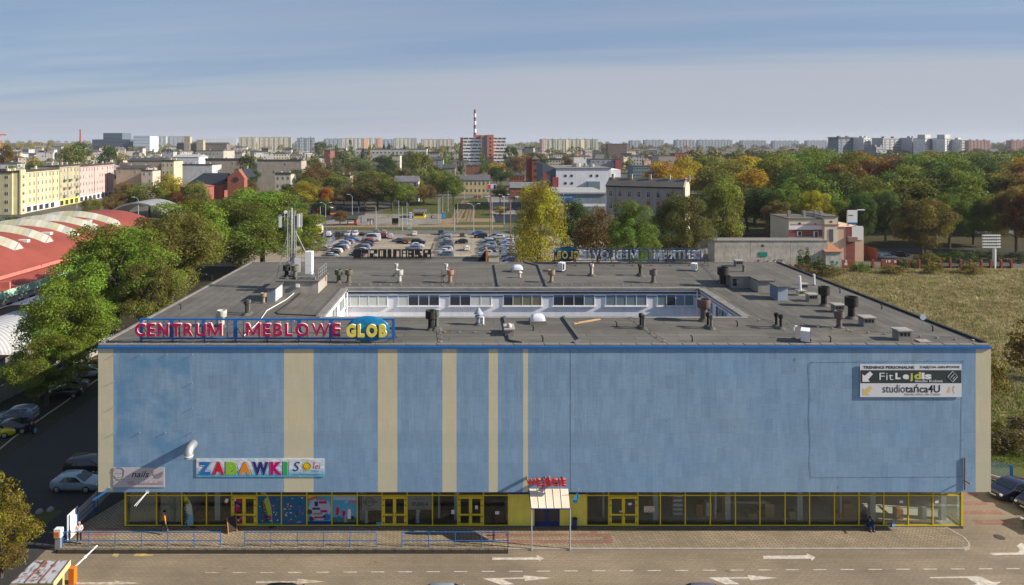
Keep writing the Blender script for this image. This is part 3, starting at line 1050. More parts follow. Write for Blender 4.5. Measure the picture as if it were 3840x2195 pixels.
wpart('pole',mb,m_whitep,fg)
mb=MB()
pp=[[(2165,1818),(2164,1820)],[(2160,1836),(2164,1850)],[(2143,1860),(2163,1862)],[(2148,1872),(2158,1873)]]
for j in range(3):
 for k in range(1):
  a,b=pp[j]
  c,d=pp[j+1]
  mb.quad((fx(a[0]),D-.65+.05*j,fz(a[1])),(fx(c[0]),D-.55-.12*(j%2),fz(c[1])),(fx(d[0]),D-.5-.05*j,fz(d[1])),(fx(b[0]),D-.6,fz(b[1])))
wpart('cloth',mb,M('flag_blue',(.01,.22,.50),.6,var=.25,scale=4),fg)
#  behind the shop glass
m_wood=M('cabinet_wood',(.50,.22,.07),.5,var=.2,scale=2)
m_wood2=M('cabinet_pale',(.55,.36,.17),.5,var=.15,scale=2)
m_wood3=M('cabinet_grey',(.30,.33,.33),.5)
def cabinet(u0,u1,v0,v1,dy,mt,label,rows=2,cat='cabinet'):
 Yc=D2+dy
 x0,x1=X(u0,Yc),X(u1,Yc)
 z1=Z(v0,Yc)
 th=thing('cabinet',label,cat,((x0+x1)/2,Yc,ZP))
 hh=z1-ZP
 wpart('body',MB().box(x0,x1,Yc+.02,Yc+.55,ZP,ZP+hh),mt,th)
 for k in range(rows):
  a=ZP+.06+(hh-.08)*k/rows
  wpart('door',MB().box(x0+.03,x1-.03,Yc,Yc+.019,a,a+(hh-.08)/rows-.03),mt,th)
for args in((2432,2458,1876,1965,1.6,m_wood2,'pale wooden cabinet with a wardrobe door behind the price notice'),(2428,2474,1902,1968,1.9,m_wood3,'grey green low cupboard behind the price notice',3),(2612,2636,1893,1955,1.5,m_wood,'orange brown stacked bedside chest behind the fifth pane right of the entrance',2),(2648,2670,1886,1955,1.5,m_whitep,'white narrow chest beside the orange brown chest',3),(2684,2704,1925,1965,1.2,m_wood,'low red brown chest beside the tall pale wardrobe',2),(2706,2738,1860,1962,1.5,m_wood2,'tall pale wooden wardrobe beside a white column',3),(2808,2840,1928,1962,1.0,m_wood2,'small pale bedside box alone in its pane',1),(2870,2872+32,1892,1955,1.3,m_wood2,'pale two-door cabinet left of a grey table',2),(2960,2985,1920,1962,1.0,m_wood2,'narrow pale bedside box with a sloping lid next to a column',1),(3130,3160,1925,1960,1.2,m_wood,'low red brown chest left of the seated person',2),(3164,3196,1890,1960,1.2,m_wood,'red brown tall chest left of the seated person',2),(3362,3388,1912,1948,1.0,m_wood,'small brown box chest behind the third last pane',1),(3458,3476,1902,1945,1.0,m_wood3,'grey green office chair back behind the second last pane',1)):
 cabinet(*args)
sh=thing('shelf_unit','white open shelf unit with dark slots behind the glass','shelf',(gx(2545),D2+1.4,ZP))
x0,x1=X(2525,D2+1.4),X(2560,D2+1.4)
for k in range(7):
 z=ZP+.15+k*.37
 wpart('board',MB().box(x0,x1,D2+1.4,D2+1.7,z,z+.2),m_whitep,sh)
wpart('frame',MB().box(x0-.05,x1+.05,D2+1.71,D2+1.78,ZP,ZP+2.7),m_wood,sh)
tb=thing('desk','grey topped desk behind the glass left of the pale two-door cabinet','desk',(gx(2846),D2+1.3,ZP))
wpart('top',MB().box(X(2835,57.3),X(2862,57.3),57.0,57.8,.85,.9),m_wood3,tb)
for u in(2836,2860):
 wpart('leg',MB().box(X(u,57.3)-.03,X(u,57.3)+.03,57.2,57.7,ZP,.85),m_wood3,tb)
def statue(u,dy,h,label):
 Yc=D2+dy
 th=thing('statue',label,'statue',(X(u,Yc),Yc,ZP))
 mb=MB().lathe(0,0,[(.2,0),(.2,.08),(.15,.12),(.13,h*.45),(.17,h*.5),(.12,h*.52)],10)
 mb.build('pedestal',m_whitep,th,smooth=True)
 mb=MB().lathe(0,0,[(.13,h*.52),(.10,h*.62),(.15,h*.7),(.13,h*.82),(.06,h*.86),(.085,h*.92),(.05,h)],10)
 mb.tube((.12,0,h*.8),(.25,-.05,h*.68),.04,6)
 mb.tube((.25,-.05,h*.68),(.1,-.1,h*.62),.035,6)
 mb.build('figure',m_whitep,th,smooth=True)
statue(1374,.6,1.5,'white figure on a pedestal in the salon window left of the yellow doors')
statue(1566,.6,1.3,'white draped bust on a stand under the STUDIO A lettering')
for(u0,u1,nm)in((480,582,'pale floor-length curtain behind the leftmost shop pane'),(594,678,'pale floor-length curtain behind the second shop pane')):
 th=thing('curtain',nm,'curtain',(gx((u0+u1)/2),D2+.4,ZP))
 mb=MB()
 n=26
 for k in range(n):
  a,b=gx(u0+(u1-u0)*k/n),gx(u0+(u1-u0)*(k+1)/n)
  ya,yb_=D2+.4+.05*(k%2),D2+.4+.05*((k+1)%2)
  mb.quad((a,ya,ZP+.1),(b,yb_,ZP+.1),(b,yb_,ZTR),(a,ya,ZTR))
 wpart('cloth',mb,M('curtain',(.42,.40,.34),.9),th)
def poster(u0,u1,label,base,specks,seed,extra=None):
 th=thing('window_poster',label,'poster',(gx((u0+u1)/2),D2+.05,gzv(1967)))
 pxx=F/D2
 mk=lambda a,b,c,d,dy:flat(MB(),a,b,c,d,dy,pxx,D2)
 wpart('sheet',MB().box(gx(u0+3),gx(u1-3),D2-.028,D2-.012,gzv(1967),gzv(1860)),base,th)
 r_=random.Random(seed)
 for col,n,s0,s1 in specks:
  mb=MB()
  for k in range(n):
   a,b=r_.uniform(u0+10,u1-12),r_.uniform(1864,1960)
   w_,h_=r_.uniform(s0,s1),r_.uniform(s0,s1)*.7
   dy=.033+.0008*k
   ang=r_.uniform(-.5,.5)
   c_,q_=math.cos(ang),math.sin(ang)
   nn=r_.choice((4,5,6))
   mb.poly([(gx(a+w_*math.cos(2*math.pi*j/nn+ang)),D2-dy,gzv(b+h_*math.sin(2*math.pi*j/nn+ang)))for j in range(nn)])
  wpart('print',mb,col,th,kind='stuff')
 if extra:
  extra(th,pxx)
 return th
def poster_bottom(col,v0):
 return lambda th,pxx:wpart('print',flat(MB(),0,0,0,0,0)if False else flat(MB(),th_u[0]+3,th_u[1]-3,v0,1966,.05,pxx,D2),col,th)
p_pet=flatm('petrol',(.008,.10,.22),.4)
sp=[(p_yel,6,3,5),(p_red,7,3,5),(p_white,7,2,5),(p_orange,5,2,5),(p_dnavy,5,3,5),(p_mag,3,3,5)]
poster(964,1056,'deep blue window poster strewn with small toys, beside the red and yellow doors',p_pet,sp,3,lambda th,p:wpart('print',flat(MB(),967,1053,1962,1966,.05,p,D2),p_grn2,th))
poster(1056,1151,'deep blue window poster with rows of small logos',flatm('petrol2',(.008,.12,.26),.4),sp,5)
def ex3(th,p):
 mb=MB()
 N=22
 mb.poly([(gx(1200+42*math.cos(2*math.pi*k/N)),D2-.032,gzv(1908+42*math.sin(2*math.pi*k/N)))for k in range(N)][::-1])
 wpart('print',mb,flatm('pale',(.42,.48,.55)),th)
 wpart('print',flat(MB(),1155,1242,1954,1966,.052,p,D2),p_dnavy,th)
 for(a,b,c,d,m_)in((1186,1224,1866,1876,p_grey),(1196,1226,1879,1888,p_mag),(1172,1200,1903,1911,p_dnavy),(1202,1228,1912,1921,p_mag),(1175,1210,1922,1930,p_grey),(1178,1212,1936,1943,p_red),(1180,1193,1880,1898,p_dnavy)):
  wpart('print',flat(MB(),a,b,c,d,.054,p,D2),m_,th)
 for(cu,cv,r_,m_)in((1162,1919,10,flatm('brown',(.10,.04,.02))),(1168,1945,9,flatm('brown',(.10,.04,.02))),(1226,1938,13,p_navy),(1216,1936,5,p_red)):
  mb=MB()
  mb.poly([(gx(cu+r_*math.cos(2*math.pi*k/10)),D2-.053,gzv(cv+r_*math.sin(2*math.pi*k/10)))for k in range(10)][::-1])
  wpart('print',mb,m_,th)
 mb=MB()
 for k,q in enumerate((p_red,p_orange,p_yel)):
  wpart('print',(lambda b_:(b_.poly([(gx(1155),D2-.051,gzv(1878-6*k)),(gx(1155),D2-.051,gzv(1872-6*k)),(gx(1190-9*k),D2-.051,gzv(1861)),(gx(1199-9*k),D2-.051,gzv(1861))][::-1]),b_)[1])(MB()),q,th)
poster(1151,1245,'sky blue window poster with a white disc of toy names',p_sky,[(p_yel,5,2,4),(p_red,5,2,4)],9,ex3)
def ex4(th,p):
 wpart('print',flat(MB(),1248,1337,1861,1875,.036,p,D2),flatm('pale',(.42,.48,.55)),th)
 wpart('print',flat(MB(),1307,1336,1879,1887,.037,p,D2),p_red,th)
 tpart(th,'PLECAKI',1321,1881,1885,.04,p_white,w=26,px=p,Y=D2)
 wpart('print',flat(MB(),1248,1337,1957,1966,.036,p,D2),p_blk,th)
 wpart('print',flat(MB(),1248,1337,1940,1957,.035,p,D2),flatm('lawn',(.06,.16,.03)),th)
 for(cu,v0,v1,m_)in((1266,1893,1932,p_red),(1290,1906,1938,p_mag),(1310,1900,1945,p_white),(1272,1925,1955,p_navy),(1296,1930,1958,p_grey),(1322,1925,1950,p_dnavy)):
  mb=MB()
  flat(mb,cu-6,cu+6,v0+9,v1,.042,p,D2)
  mb.poly([(gx(cu+4.2*math.cos(2*math.pi*k/8)),D2-.043,gzv(v0+4+4.6*math.sin(2*math.pi*k/8)))for k in range(8)][::-1],1)
  wpart('print',mb,[m_,flatm('skin',(.5,.28,.2))],th)
poster(1245,1340,'window poster of schoolchildren with rucksacks under a blue sky',p_sky,[(flatm('cloudy',(.25,.5,.65)),5,5,9)],12,ex4)
def notice(u0,u1,v0,v1,lines,label,mt=p_white,tm=p_blk,dy=.02):
 th=thing('paper_notice',label,'notice',(gx((u0+u1)/2),D2-dy,gzv(v1)))
 pxx=F/D2
 wpart('sheet',MB().box(gx(u0),gx(u1),D2-dy-.006,D2-dy,gzv(v1),gzv(v0)),mt,th)
 for(tx,a,b,wdt,m_)in lines:
  tpart(th,tx,(u0+u1)/2,a,b,dy+.012,m_,w=wdt,px=pxx,Y=D2)
notice(2415,2454,1898,1921,[('MEBLE HOTELOWE',1900,1904,34,p_red),('od 50 zł',1906,1912,26,p_red),('502 000 108',1914,1919,34,p_blk)],'cream notice with red price lettering on the pane right of the yellow doors',flatm('cream',(.68,.62,.48)))
notice(2355,2369,1885,1894,[],'small white sheet on the right leaf of the yellow doors next to the entrance',dy=.035)
notice(2323,2332,1915,1921,[],'tiny white sheet low on the left leaf of the yellow doors next to the entrance',dy=.035)
notice(1782,1792,1895,1909,[],'white sheet on the yellow doors just left of the yellow wall',dy=.035)
notice(1693,1704,1912,1928,[],'white sheet in the corner of the pane left of a yellow door')
notice(1857,1872,1917,1929,[],'pale sheet in the middle of the last pane before the yellow wall')
notice(3372,3386,1877,1887,[],'white sheet high on the third last pane')
notice(3505,3519,1877,1887,[],'white sheet high on the last pane by the corner')
notice(1412,1432,1958,1970,[],'pale blue card in the foot of the salon window',p_sky)
pst=thing('door_posters','collage of pink and white handbills on the left leaf of the first yellow doors','poster',(gx(896),D2-.04,.4))
r_=random.Random(4)
for k in range(26):
 u_,v_=r_.uniform(881,906),r_.uniform(1868,1958)
 if 1918<v_<1932:
  continue
 w_=r_.uniform(3,6)
 wpart('handbill',flat(MB(),u_-w_,u_+w_,v_-r_.uniform(4,8),v_+5,.045+.001*k,F/D2,D2),r_.choice((p_mag,p_white,p_red,p_grey,flatm('rose',(.45,.15,.22)),p_dnavy)),pst)
st=thing('window_lettering','black stencilled STUDIO A lettering on a grey band of the shop pane','lettering',(gx(1574),D2,gzv(1930)))
mb=flat(MB(),1530,1619,1861,1912,.016,F/D2,D2)
wpart('band',mb,M('frost_band',(.20,.20,.17),.5),st)
tpart(st,'STUDIO A',1575,1884,1897,.02,p_blk,w=62,offset=.04,px=F/D2,Y=D2)
tpart(st,'paznokcie',1573,1868,1873,.02,p_blk,w=30,px=F/D2,Y=D2)
tpart(st,'Anna Kędziora',1575,1900,1904,.02,p_blk,w=36,px=F/D2,Y=D2)
tpart(st,'+48 600 373 600',1575,1907,1912,.02,p_blk,w=46,px=F/D2,Y=D2)
st=thing('window_lettering','black ring and script Spika & Kamille on the pane with the white figure','lettering',(gx(1386),D2,gzv(1930)))
wpart('band',flat(MB(),1358,1430,1861,1914,.016,F/D2,D2),M('frost_band',(.20,.20,.17),.5),st)
tpart(st,'Spika & Kamille',1387,1876,1890,.02,p_blk,w=56,shear=.3,px=F/D2,Y=D2)
tpart(st,'+48 600 228 667',1390,1907,1911,.02,p_blk,w=44,px=F/D2,Y=D2)
mb=MB()
for k in range(24):
 for r1 in(17,14):
  a,b=2*math.pi*k/24,2*math.pi*(k+1)/24
  mb.tube((gx(1386+r1*math.cos(a)),D2-.018,gzv(1883+r1*math.sin(a))),(gx(1386+r1*math.cos(b)),D2-.018,gzv(1883+r1*math.sin(b))),.013,4)
wpart('ring',mb,p_blk,st)
#  things on the roof
def rusty(name,dark=False):
 t=NT(name)
 c=t.objcol()
 n=t.noise(t.scaled(3.0),5,0.65,0.5,0.64)
 n2=t.noise(t.scaled(9.0),3,0.6,0.3,0.7)
 z=t.n.new('ShaderNodeSeparateXYZ')
 t.l.new(t.tc.outputs['Object'],z.inputs[0])
 c=t.mix(t.math('MULTIPLY',n,0.10 if dark else 0.5),c,(.17,.068,.028))
 c=t.mix(1.0,c,t.math('ADD',.75,t.math('MULTIPLY',n2,.5)),'MULTIPLY')
 t.bsdf(c,.75,0.1)
 return t.m
m_rust,m_soot=rusty('vent_rust'),rusty('vent_soot',True)
def vent_proto(name,mat,prof_pipe,prof_drum,parts=('pipe','drum','flashing')):
 th=thing(name,'x','roof vent',(0,0,-500))
 kids=[]
 p=MB().lathe(0,0,prof_pipe,12).build('pipe',mat,th,smooth=True)
 d=MB().lathe(0,0,prof_drum,16).build('drum',mat,th,smooth=True)
 fl_=MB().lathe(0,0,[(.42,0),(.36,.04),(.24,.2)],12).build('flashing',m_felty,th,smooth=True)
 return th,[(p,[]),(d,[]),(fl_,[])]
drumtop=vent_proto('roof_vent',m_rust,[(.23,.05),(.22,.6),(.23,.9)],[(.23,.86),(.41,.92),(.43,.95),(.44,1.5),(.36,1.5),(.35,1.3),(.05,1.28)])
drumtop_s=vent_proto('roof_vent',m_soot,[(.25,.05),(.23,.6),(.23,.9)],[(.23,.86),(.41,.92),(.44,.95),(.44,1.55),(.37,1.55),(.36,1.35),(.05,1.3)])
slim=vent_proto('vent_pipe',m_soot,[(.12,.05),(.11,.8),(.11,.9)],[(.11,.85),(.19,.92),(.19,1.2),(.13,1.2),(.12,1.1),(.03,1.09)])
cone=vent_proto('vent_cowl',m_rust,[(.2,.02),(.2,.5),(.17,.6)],[(.17,.58),(.33,.66),(.33,.74),(.15,.76),(.14,.9),(.40,.92),(.03,1.45)])
WT,RU,BR,BK,GY=(.50,.47,.44),(.36,.24,.16),(.15,.13,.115),(.022,.021,.02),(.12,.115,.11)
PROTOS=(drumtop,drumtop_s,slim,cone)
VENTS=[(drumtop,1270,1061,1.0,GY,'grey drum-topped roof vent nearest the stair head with the antenna mast'),(drumtop,1308,1061,1.0,BR,'brown drum-topped roof vent, second from the antenna stair head'),(drumtop,1498,1061,.98,WT,'white and rust drum-topped roof vent, back wing left of the middle'),(slim,1486,1036,1.25,WT,'slim pale vent pipe behind the white and rust drum vent'),(drumtop,1688,1061,.98,RU,'orange rusted drum-topped roof vent above the courtyard wall'),(slim,1673,1037,1.25,WT,'slim pale vent pipe behind the orange rusted drum vent'),(drumtop,2068,1060,.95,RU,'rust red drum-topped roof vent just right of the raised roof joint'),(slim,2220,1036,1.2,WT,'pale slim vent pipe under the word MEBLOWE of the back sign'),(slim,2216,1034,1.15,BK,'dark slim vent pipe touching the pale one under the back sign'),(slim,2404,1037,1.2,BR,'brown slim vent pipe under the word CENTRUM of the back sign'),(slim,2399,1033,1.15,BK,'black slim vent pipe behind the brown one under the back sign'),(drumtop_s,2450,1061,.98,BR,'dark brown drum-topped roof vent at the right end of the back wing'),(drumtop_s,1616,1238,1.06,BK,'black drum-topped roof vent on the front wing right of the GLOB disc'),(slim,1637,1238,1.35,GY,'grey slim pipe leaning on the black drum vent right of the GLOB disc'),(cone,1795,1219,1.05,(.34,.40,.46),'conical silver cowl on a white flue in the middle of the front wing'),(slim,2403,1229,1.0,BK,'black slim pipe, rear one of the pair right of the wooden plank'),(slim,2413,1235,1.0,GY,'grey slim pipe, front one of the pair right of the wooden plank'),(drumtop,2639,1205,1.3,GY,'tall brown drum-topped vent at the right corner of the courtyard'),(slim,2655,1229,1.05,BK,'black slim pipe, rear one of the pair beside the tall brown vent'),(slim,2667,1235,1.0,GY,'grey slim pipe, front one of the pair beside the tall brown vent'),(slim,2911,1227,1.0,BK,'black slim pipe, rear one of the pair left of the air conditioner'),(slim,2928,1234,1.0,BK,'black slim pipe, front one of the pair left of the air conditioner'),(drumtop_s,3090,1149,1.22,BK,'big black drum vent beside the field, farther of the two'),(drumtop_s,3193,1196,1.28,BK,'big black drum vent beside the field, nearer of the two'),(drumtop_s,3147,1229,.92,BR,'small dark rusty drum vent in front of the big black one'),(drumtop,988,1138,.68,RU,'short rusty vent left of the blue grey hatch shed'),(slim,924,1183,1.1,BK,'black slim pipe, front one of the pair on the left wing'),(slim,933,1176,1.05,BR,'brown slim pipe, rear one of the pair on the left wing'),(drumtop,832,1226,.95,WT,'pale drum vent half hidden behind the letters RUM'),(cone,816,1222,.85,(.45,.55,.55),'small white cowl half hidden behind the letters RUM'),(drumtop_s,1075,1062,.9,BK,'black drum vent before the antenna mast on the stair head, left one'),(drumtop_s,1107,1062,.9,BR,'sooty drum vent before the antenna mast on the stair head, right one'),(drumtop_s,2711,1074,1.35,BK,'tall black chimney vent touching the concrete roof house'),]
for(pr,u,v,s,col,lab)in VENTS:
 zb=ZT
 if 1060<u<1120:
  zb=16.72
  x,y=X(u,73.7),73.7
 else:
  x,y=at(u,v,ZT)
 dup(pr[0],pr[1],(x,y,zb+.01),rnd.uniform(0,6),lab,scale=(s,s,s),color=tuple(c*rnd.uniform(.85,1.15)for c in col),colored=('pipe','drum'))
for pr in PROTOS:
 for p,_ in pr[1]:
  bpy.data.objects.remove(p)
 bpy.data.objects.remove(pr[0])
def rbox(name,label,cat,u,v,w,d,h,mat,cap=True,slots=True):
 x,y=at(u,v,ZT)
 th=thing(name,label,cat,(x,y,ZT))
 MB().box(-w/2,w/2,0,d,0,h).build('wall',mat,th)
 if cap:
  MB().box(-w/2-.1,w/2+.1,-.1,d+.1,h+.001,h+.1).build('cap',m_conc,th)
 if slots:
  for k in(-1,0,1):
   MB().box(k*w*.28-w*.09,k*w*.28+w*.09,-.012,.0,h*.5,h*.85).build('slot',m_black,th)
 return th
m_brickgrey=M('plastered_brick',(.27,.255,.235),.9,var=.25,streak=.2)
for(u,v,s,lab)in((2774,1001,1.0,'low slotted vent stack at the back edge right of the back sign'),(3150,1174,.95,'low slotted vent stack beside the nearer big black drum'),(3051,1133,.95,'low slotted vent stack beside the farther big black drum'),(3261,1227,1.05,'low slotted vent stack alone near the field edge'),(3395,1280,1.1,'low slotted vent stack near the front right corner of the roof'),(3018,1088,.8,'low slotted vent stack behind the white flue pipe')):
 rbox('vent_stack',lab,'vent stack',u,v,.95*s,.8*s,.7*s,m_brickgrey)
th=rbox('flue_stack','small tan stack with a tall white flue pipe, right wing','flue',3008,1110,.7,.6,.45,m_beige)
MB().tube((-.05,.3,.5),(-.12,.3,2.0),.13,10).build('flue_pipe',m_whitep,th,smooth=True)
x,y=at(3053,1071,ZT)
th=thing('flue_pipe','lone white flue pipe standing near the field edge of the roof','flue',(x,y,ZT))
MB().tube((0,0,0),(-.02,0,1.25),.12,10).build('pipe',m_whitep,th,smooth=True)
MB().lathe(0,0,[(.3,0),(.22,.06),(.13,.1)],10).build('flashing',m_felty,th)
x,y=at(1811,1220,ZT)
th=thing('flue_pipe','short white flue pipe beside the conical silver cowl','flue',(x,y,ZT))
MB().tube((0,0,0),(0,0,.72),.11,10).build('pipe',m_whitep,th,smooth=True)
MB().lathe(0,0,[(.26,0),(.2,.06),(.12,.1)],10).build('flashing',m_felty,th)
def aircon(u,v,lab,w=.62,d=.32,h=.95,rz=R(62)):
 x,y=at(u,v,ZT)
 th=thing('air_conditioner',lab,'air conditioner',(x,y,ZT),rz)
 MB().box(-w,w,-d,d,.12,h).build('casing',m_whitep,th)
 g=MB()
 for k in range(7):
  g.box(-w*.85+k*w*.2,-w*.78+k*w*.2,-d-.02,-d-.001,.2,h-.08)
 g.build('grille',m_black,th,kind='stuff')
 for sx_ in(-.4,.4):
  MB().box(sx_-.06,sx_+.06,-d-.1,d+.1,0,.119).build('foot',m_black,th)
 return th
aircon(3020,1280,'white air conditioner unit on the front right of the roof')
aircon(2603,1016,'white air conditioner unit with a coloured panel under the back sign',.5,.3,.95)
aircon(2106,1018,'white air conditioner unit at the left end of the back sign',.5,.3,1.1)
x,y=at(2976,1271,ZT)
th=thing('bent_pipe','white bent cable pipe beside the front air conditioner','pipe',(x,y,ZT))
MB().path([(0,0,0),(0,0,.85),(.08,0,1.0),(.28,0,1.02)],.07,8).build('pipe',m_whitep,th)
MB().lathe(0,0,[(.2,0),(.16,.06),(.08,.1)],10).build('flashing',m_felty,th)
for(u,v,s,lab,rust)in((2018,1218,.85,'white domed skylight in the middle of the front wing',0),(1941,1022,.88,'white domed skylight on the back wing beside the raised joint',0)):
 x,y=at(u,v,ZT)
 th=thing('skylight',lab,'skylight',(x,y,ZT))
 MB().box(-.85*s,.85*s,-.1,1.4*s,0,.3).build('curb',m_tin,th)
 mb=MB()
 n,k_=8,5
 for j in range(k_+1):
  q=j/k_*math.pi/2
  for i in range(24):
   a=2*math.pi*i/24
   r_=math.cos(q)**.6
   cx_=math.copysign(abs(math.cos(a))**.45,math.cos(a))*.78*s*r_
   cy_=math.copysign(abs(math.sin(a))**.45,math.sin(a))*.66*s*r_
   mb.v.append((cx_,.65*s+cy_,.3+.62*s*math.sin(q)))
 for j in range(k_):
  for i in range(24):
   i2=(i+1)%24
   mb.f.append((j*24+i,j*24+i2,(j+1)*24+i2,(j+1)*24+i))
   mb.m.append(0)
 mb.build('dome',M('acrylic',(.66,.68,.72),.25,spec=.6,var=.06),th,smooth=True)
x,y=at(1949,1042,ZT)
th=thing('vent_pipe','short white and rust pipe standing in front of the back skylight','roof vent',(x,y,ZT))
o=MB().lathe(0,0,[(.16,.02),(.15,.55)],10).build('pipe',m_rust,th,smooth=True,color=WT)
o=MB().lathe(0,0,[(.15,.5),(.33,.58),(.30,.66),(.12,.8)],12).build('cowl',m_rust,th,smooth=True,color=WT)
th=rbox('vent_stack','crumbling low vent stack against the raised joint of the front wing','vent stack',1911,1262,.7,1.6,.5,m_brickgrey,True,False)
x,y=at(1911,1262,ZT)
o=MB().lathe(0,.5,[(.22,.62),(.22,.8),(.1,.95)],10).build('cowl',m_rust,th,smooth=True,color=WT)
x0,y0=at(2152,1216,ZT)
x1,y1=at(2250,1199,ZT)
th=thing('plank','long weathered wooden plank lying on the front wing of the roof','plank',((x0+x1)/2,(y0+y1)/2,ZT),math.atan2(y1-y0,x1-x0))
L_=math.hypot(x1-x0,y1-y0)
MB().box(-L_/2,L_/2,-.09,.09,0,.07).build('board',m_wood2,th)
MB().box(-L_/2+.4,L_/2-.3,-.13,.02,.071,.12).build('board',m_wood2,th)
sh=thing('stair_head','low rendered stair head on the roof under the antenna mast','roof house',(-18.2,74.9,ZT))
wpart('wall',MB().box(-20.36,-16.05,72.7,77.2,ZT,16.55),m_conc,sh)
wpart('roof',MB().box(-20.5,-15.92,72.55,77.35,16.551,16.68),m_feltx,sh)
wpart('hatch',MB().box(-16.05,-16.03,76.2,76.7,15.9,16.4),M('hatch_rust',(.2,.08,.05),.7),sh)
wpart('meter_box',MB().box(-18.35,-18.0,72.5,72.69,16.0,16.35),m_whitep,sh)
ra=thing('roof_railing','grey pipe railing on the right edge of the antenna stair head','railing',(-16.1,75.5,16.68))
mb=MB()
ys_=[73.0,74.0,75.0,76.0,77.1]
for y in ys_:
 wpart('post',MB().tube((-16.1,y,16.68),(-16.1,y,17.75),.025,5),m_steel,ra)
for z in(17.0,17.35,17.75):
 wpart('rail',MB().tube((-16.1,73.0,z),(-16.1,77.1,z),.025,5),m_steel,ra)
YM=75.4
xm=X(1094,YM)
ma=thing('antenna_mast','white lattice antenna mast on the roof','mast',(xm,YM,16.68))
zt_=Z(790,YM)
mb=MB()
hw=.42
cor=[(-hw,-hw),(hw,-hw),(hw,hw),(-hw,hw)]
for(a,b)in cor:
 mb.tube((xm+a,YM+b,16.6),(xm+a*.8,YM+b*.8,zt_),.05,5)
wpart('leg_frame',mb,m_steel,ma)
mb=MB()
n=15
for k in range(n):
 z0,z1=16.9+(zt_-17)*k/n,16.9+(zt_-17)*(k+1)/n
 for i in range(4):
  (a,b),(c,d)=cor[i],cor[(i+1)%4]
  s0=1-.2*k/n
  mb.tube((xm+a*s0,YM+b*s0,z0),(xm+c*s0,YM+d*s0,z0),.02,4)
  if i<4:
   mb.tube((xm+a*s0,YM+b*s0,z0),(xm+c*s0,YM+d*s0,z1),.016,4)
wpart('lattice',mb,m_steel,ma)
mb=MB().tube((xm+.1,YM-.35,16.7),(xm+.1,YM-.35,zt_+.3),.06,6)
wpart('cable_ladder',mb,m_whitep,ma)
for(u,v0,v1,r_)in((1053,804,852,.13),(1122,802,852,.13)):
 xx=X(u,YM)
 wpart('panel_antenna',MB().box(xx-.14,xx+.14,YM-.35,YM-.15,Z(v1,YM),Z(v0,YM)),m_whitep,ma)
 xe=X(u+(14 if u<1100 else 8),YM)
 mb=MB().tube((xe,YM,Z(v1+14,YM)),(xe,YM,Z(v0-3,YM)),.045,6)
 for vv in(v0+8,v1-4):
  mb.tube((xe,YM,Z(vv,YM)),(xm,YM,Z(vv,YM)),.03,5)
  mb.tube((xe,YM,Z(vv,YM)),(xx,YM-.2,Z(vv,YM)),.03,5)
 wpart('antenna_bracket',mb,m_steel,ma)
for(u,v0,v1)in((1064,812,865),(1112,806,862),(1077,806,878),(1131,800,850)):
 xx=X(u,YM)
 wpart('panel_antenna',MB().box(xx-.05,xx+.05,YM+.1,YM+.25,Z(v1,YM),Z(v0,YM)),m_black if u<1100 else m_steel,ma)
 wpart('antenna_bracket',MB().tube((xx,YM+.15,Z(v0+10,YM)),(xm,YM,Z(v0+10,YM)),.03,5),m_steel,ma)
xx=X(1074,YM)
wpart('dish',MB().tube((xx,YM-.45,Z(795,YM)),(xx-.02,YM-.2,Z(795,YM)),.17,14),m_whitep,ma)
for(xa,ya,xb,yb_,zb)in((xm+.4,YM,-17.6,74.6,18.9),(xm-.4,YM,xm-1.5,YM-.5,16.7)):
 wpart('stay',MB().tube((xa,ya,Z(890,YM)+0.6),(xb,yb_,zb),.045,5),m_steel,ma)
mb=MB()
mb.tube((xm-.35,YM,zt_),(xm-.37,YM,zt_+1.1),.015,4)
mb.tube((xm+.35,YM,zt_),(xm+.37,YM,zt_+1.6),.015,4)
wpart('rod',mb,m_steel,ma)
cb_=thing('equipment_cabinet','tall white equipment cabinet beside the antenna mast','cabinet',(X(1160,74.8),74.8,16.9))
wpart('body',MB().box(X(1143,74.4),X(1169,74.4),74.4,75.3,17.0,Z(945,74.4)),m_whitep,cb_)
for(za,zb2)in((17.03,17.93),(17.96,Z(946.5,74.4))):
 wpart('door',MB().box(X(1144.5,74.4),X(1167.5,74.4),74.37,74.399,za,zb2),m_whitep,cb_)
wpart('base_frame',MB().box(X(1140,74.4),X(1172,74.4),74.35,75.35,16.68,16.99),m_steel,cb_)
cb_=thing('junction_box','squat white box on a frame left of the tall equipment cabinet','cabinet',(X(1113,74.5),74.5,16.7))
wpart('body',MB().box(X(1104,74.4),X(1126,74.4),74.4,74.8,17.25,Z(969,74.4)),m_whitep,cb_)
mb=MB()
for u in(1106,1124):
 mb.tube((X(u,74.5),74.5,16.68),(X(u,74.5),74.5,17.25),.04,5)
mb.tube((X(1124,74.5),74.5,17.1),(X(1160,73.2),73.2,16.75),.03,5)
wpart('stand',mb,m_steel,cb_)
ct=thing('cable_tray','steel cable tray running over the antenna stair head roof','cable tray',(-17.6,73.4,16.68))
mb=MB()
for s in(-.2,.2):
 mb.box(-18.6,-16.4,73.4+s-.02,73.4+s+.02,16.95,17.03)
for k in range(9):
 mb.box(-18.6+.26*k,-18.56+.26*k,73.22,73.58,16.955,16.985)
for x in(-18.5,-16.5):
 mb.box(x-.03,x+.03,73.2,73.6,16.68,16.95)
wpart('tray',mb,m_steel,ct)
hs=thing('hatch_shed','small blue grey sheet metal hatch shed on the left wing','roof house',(X(1033,69),69.4,ZT))
y0=Yz(1134,ZT)
wpart('wall',MB().box(X(1001,y0),X(1032,y0),y0,y0+2.6,ZT,ZT+1.35),M('shed_blue',(.22,.26,.32),.7,streak=.15),hs)
mb=MB()
for k in range(2):
 mb.box(X(1032,y0)+.002,X(1032,y0)+.03,y0+.15+1.2*k,y0+1.25+1.2*k,ZT+.1,ZT+1.25)
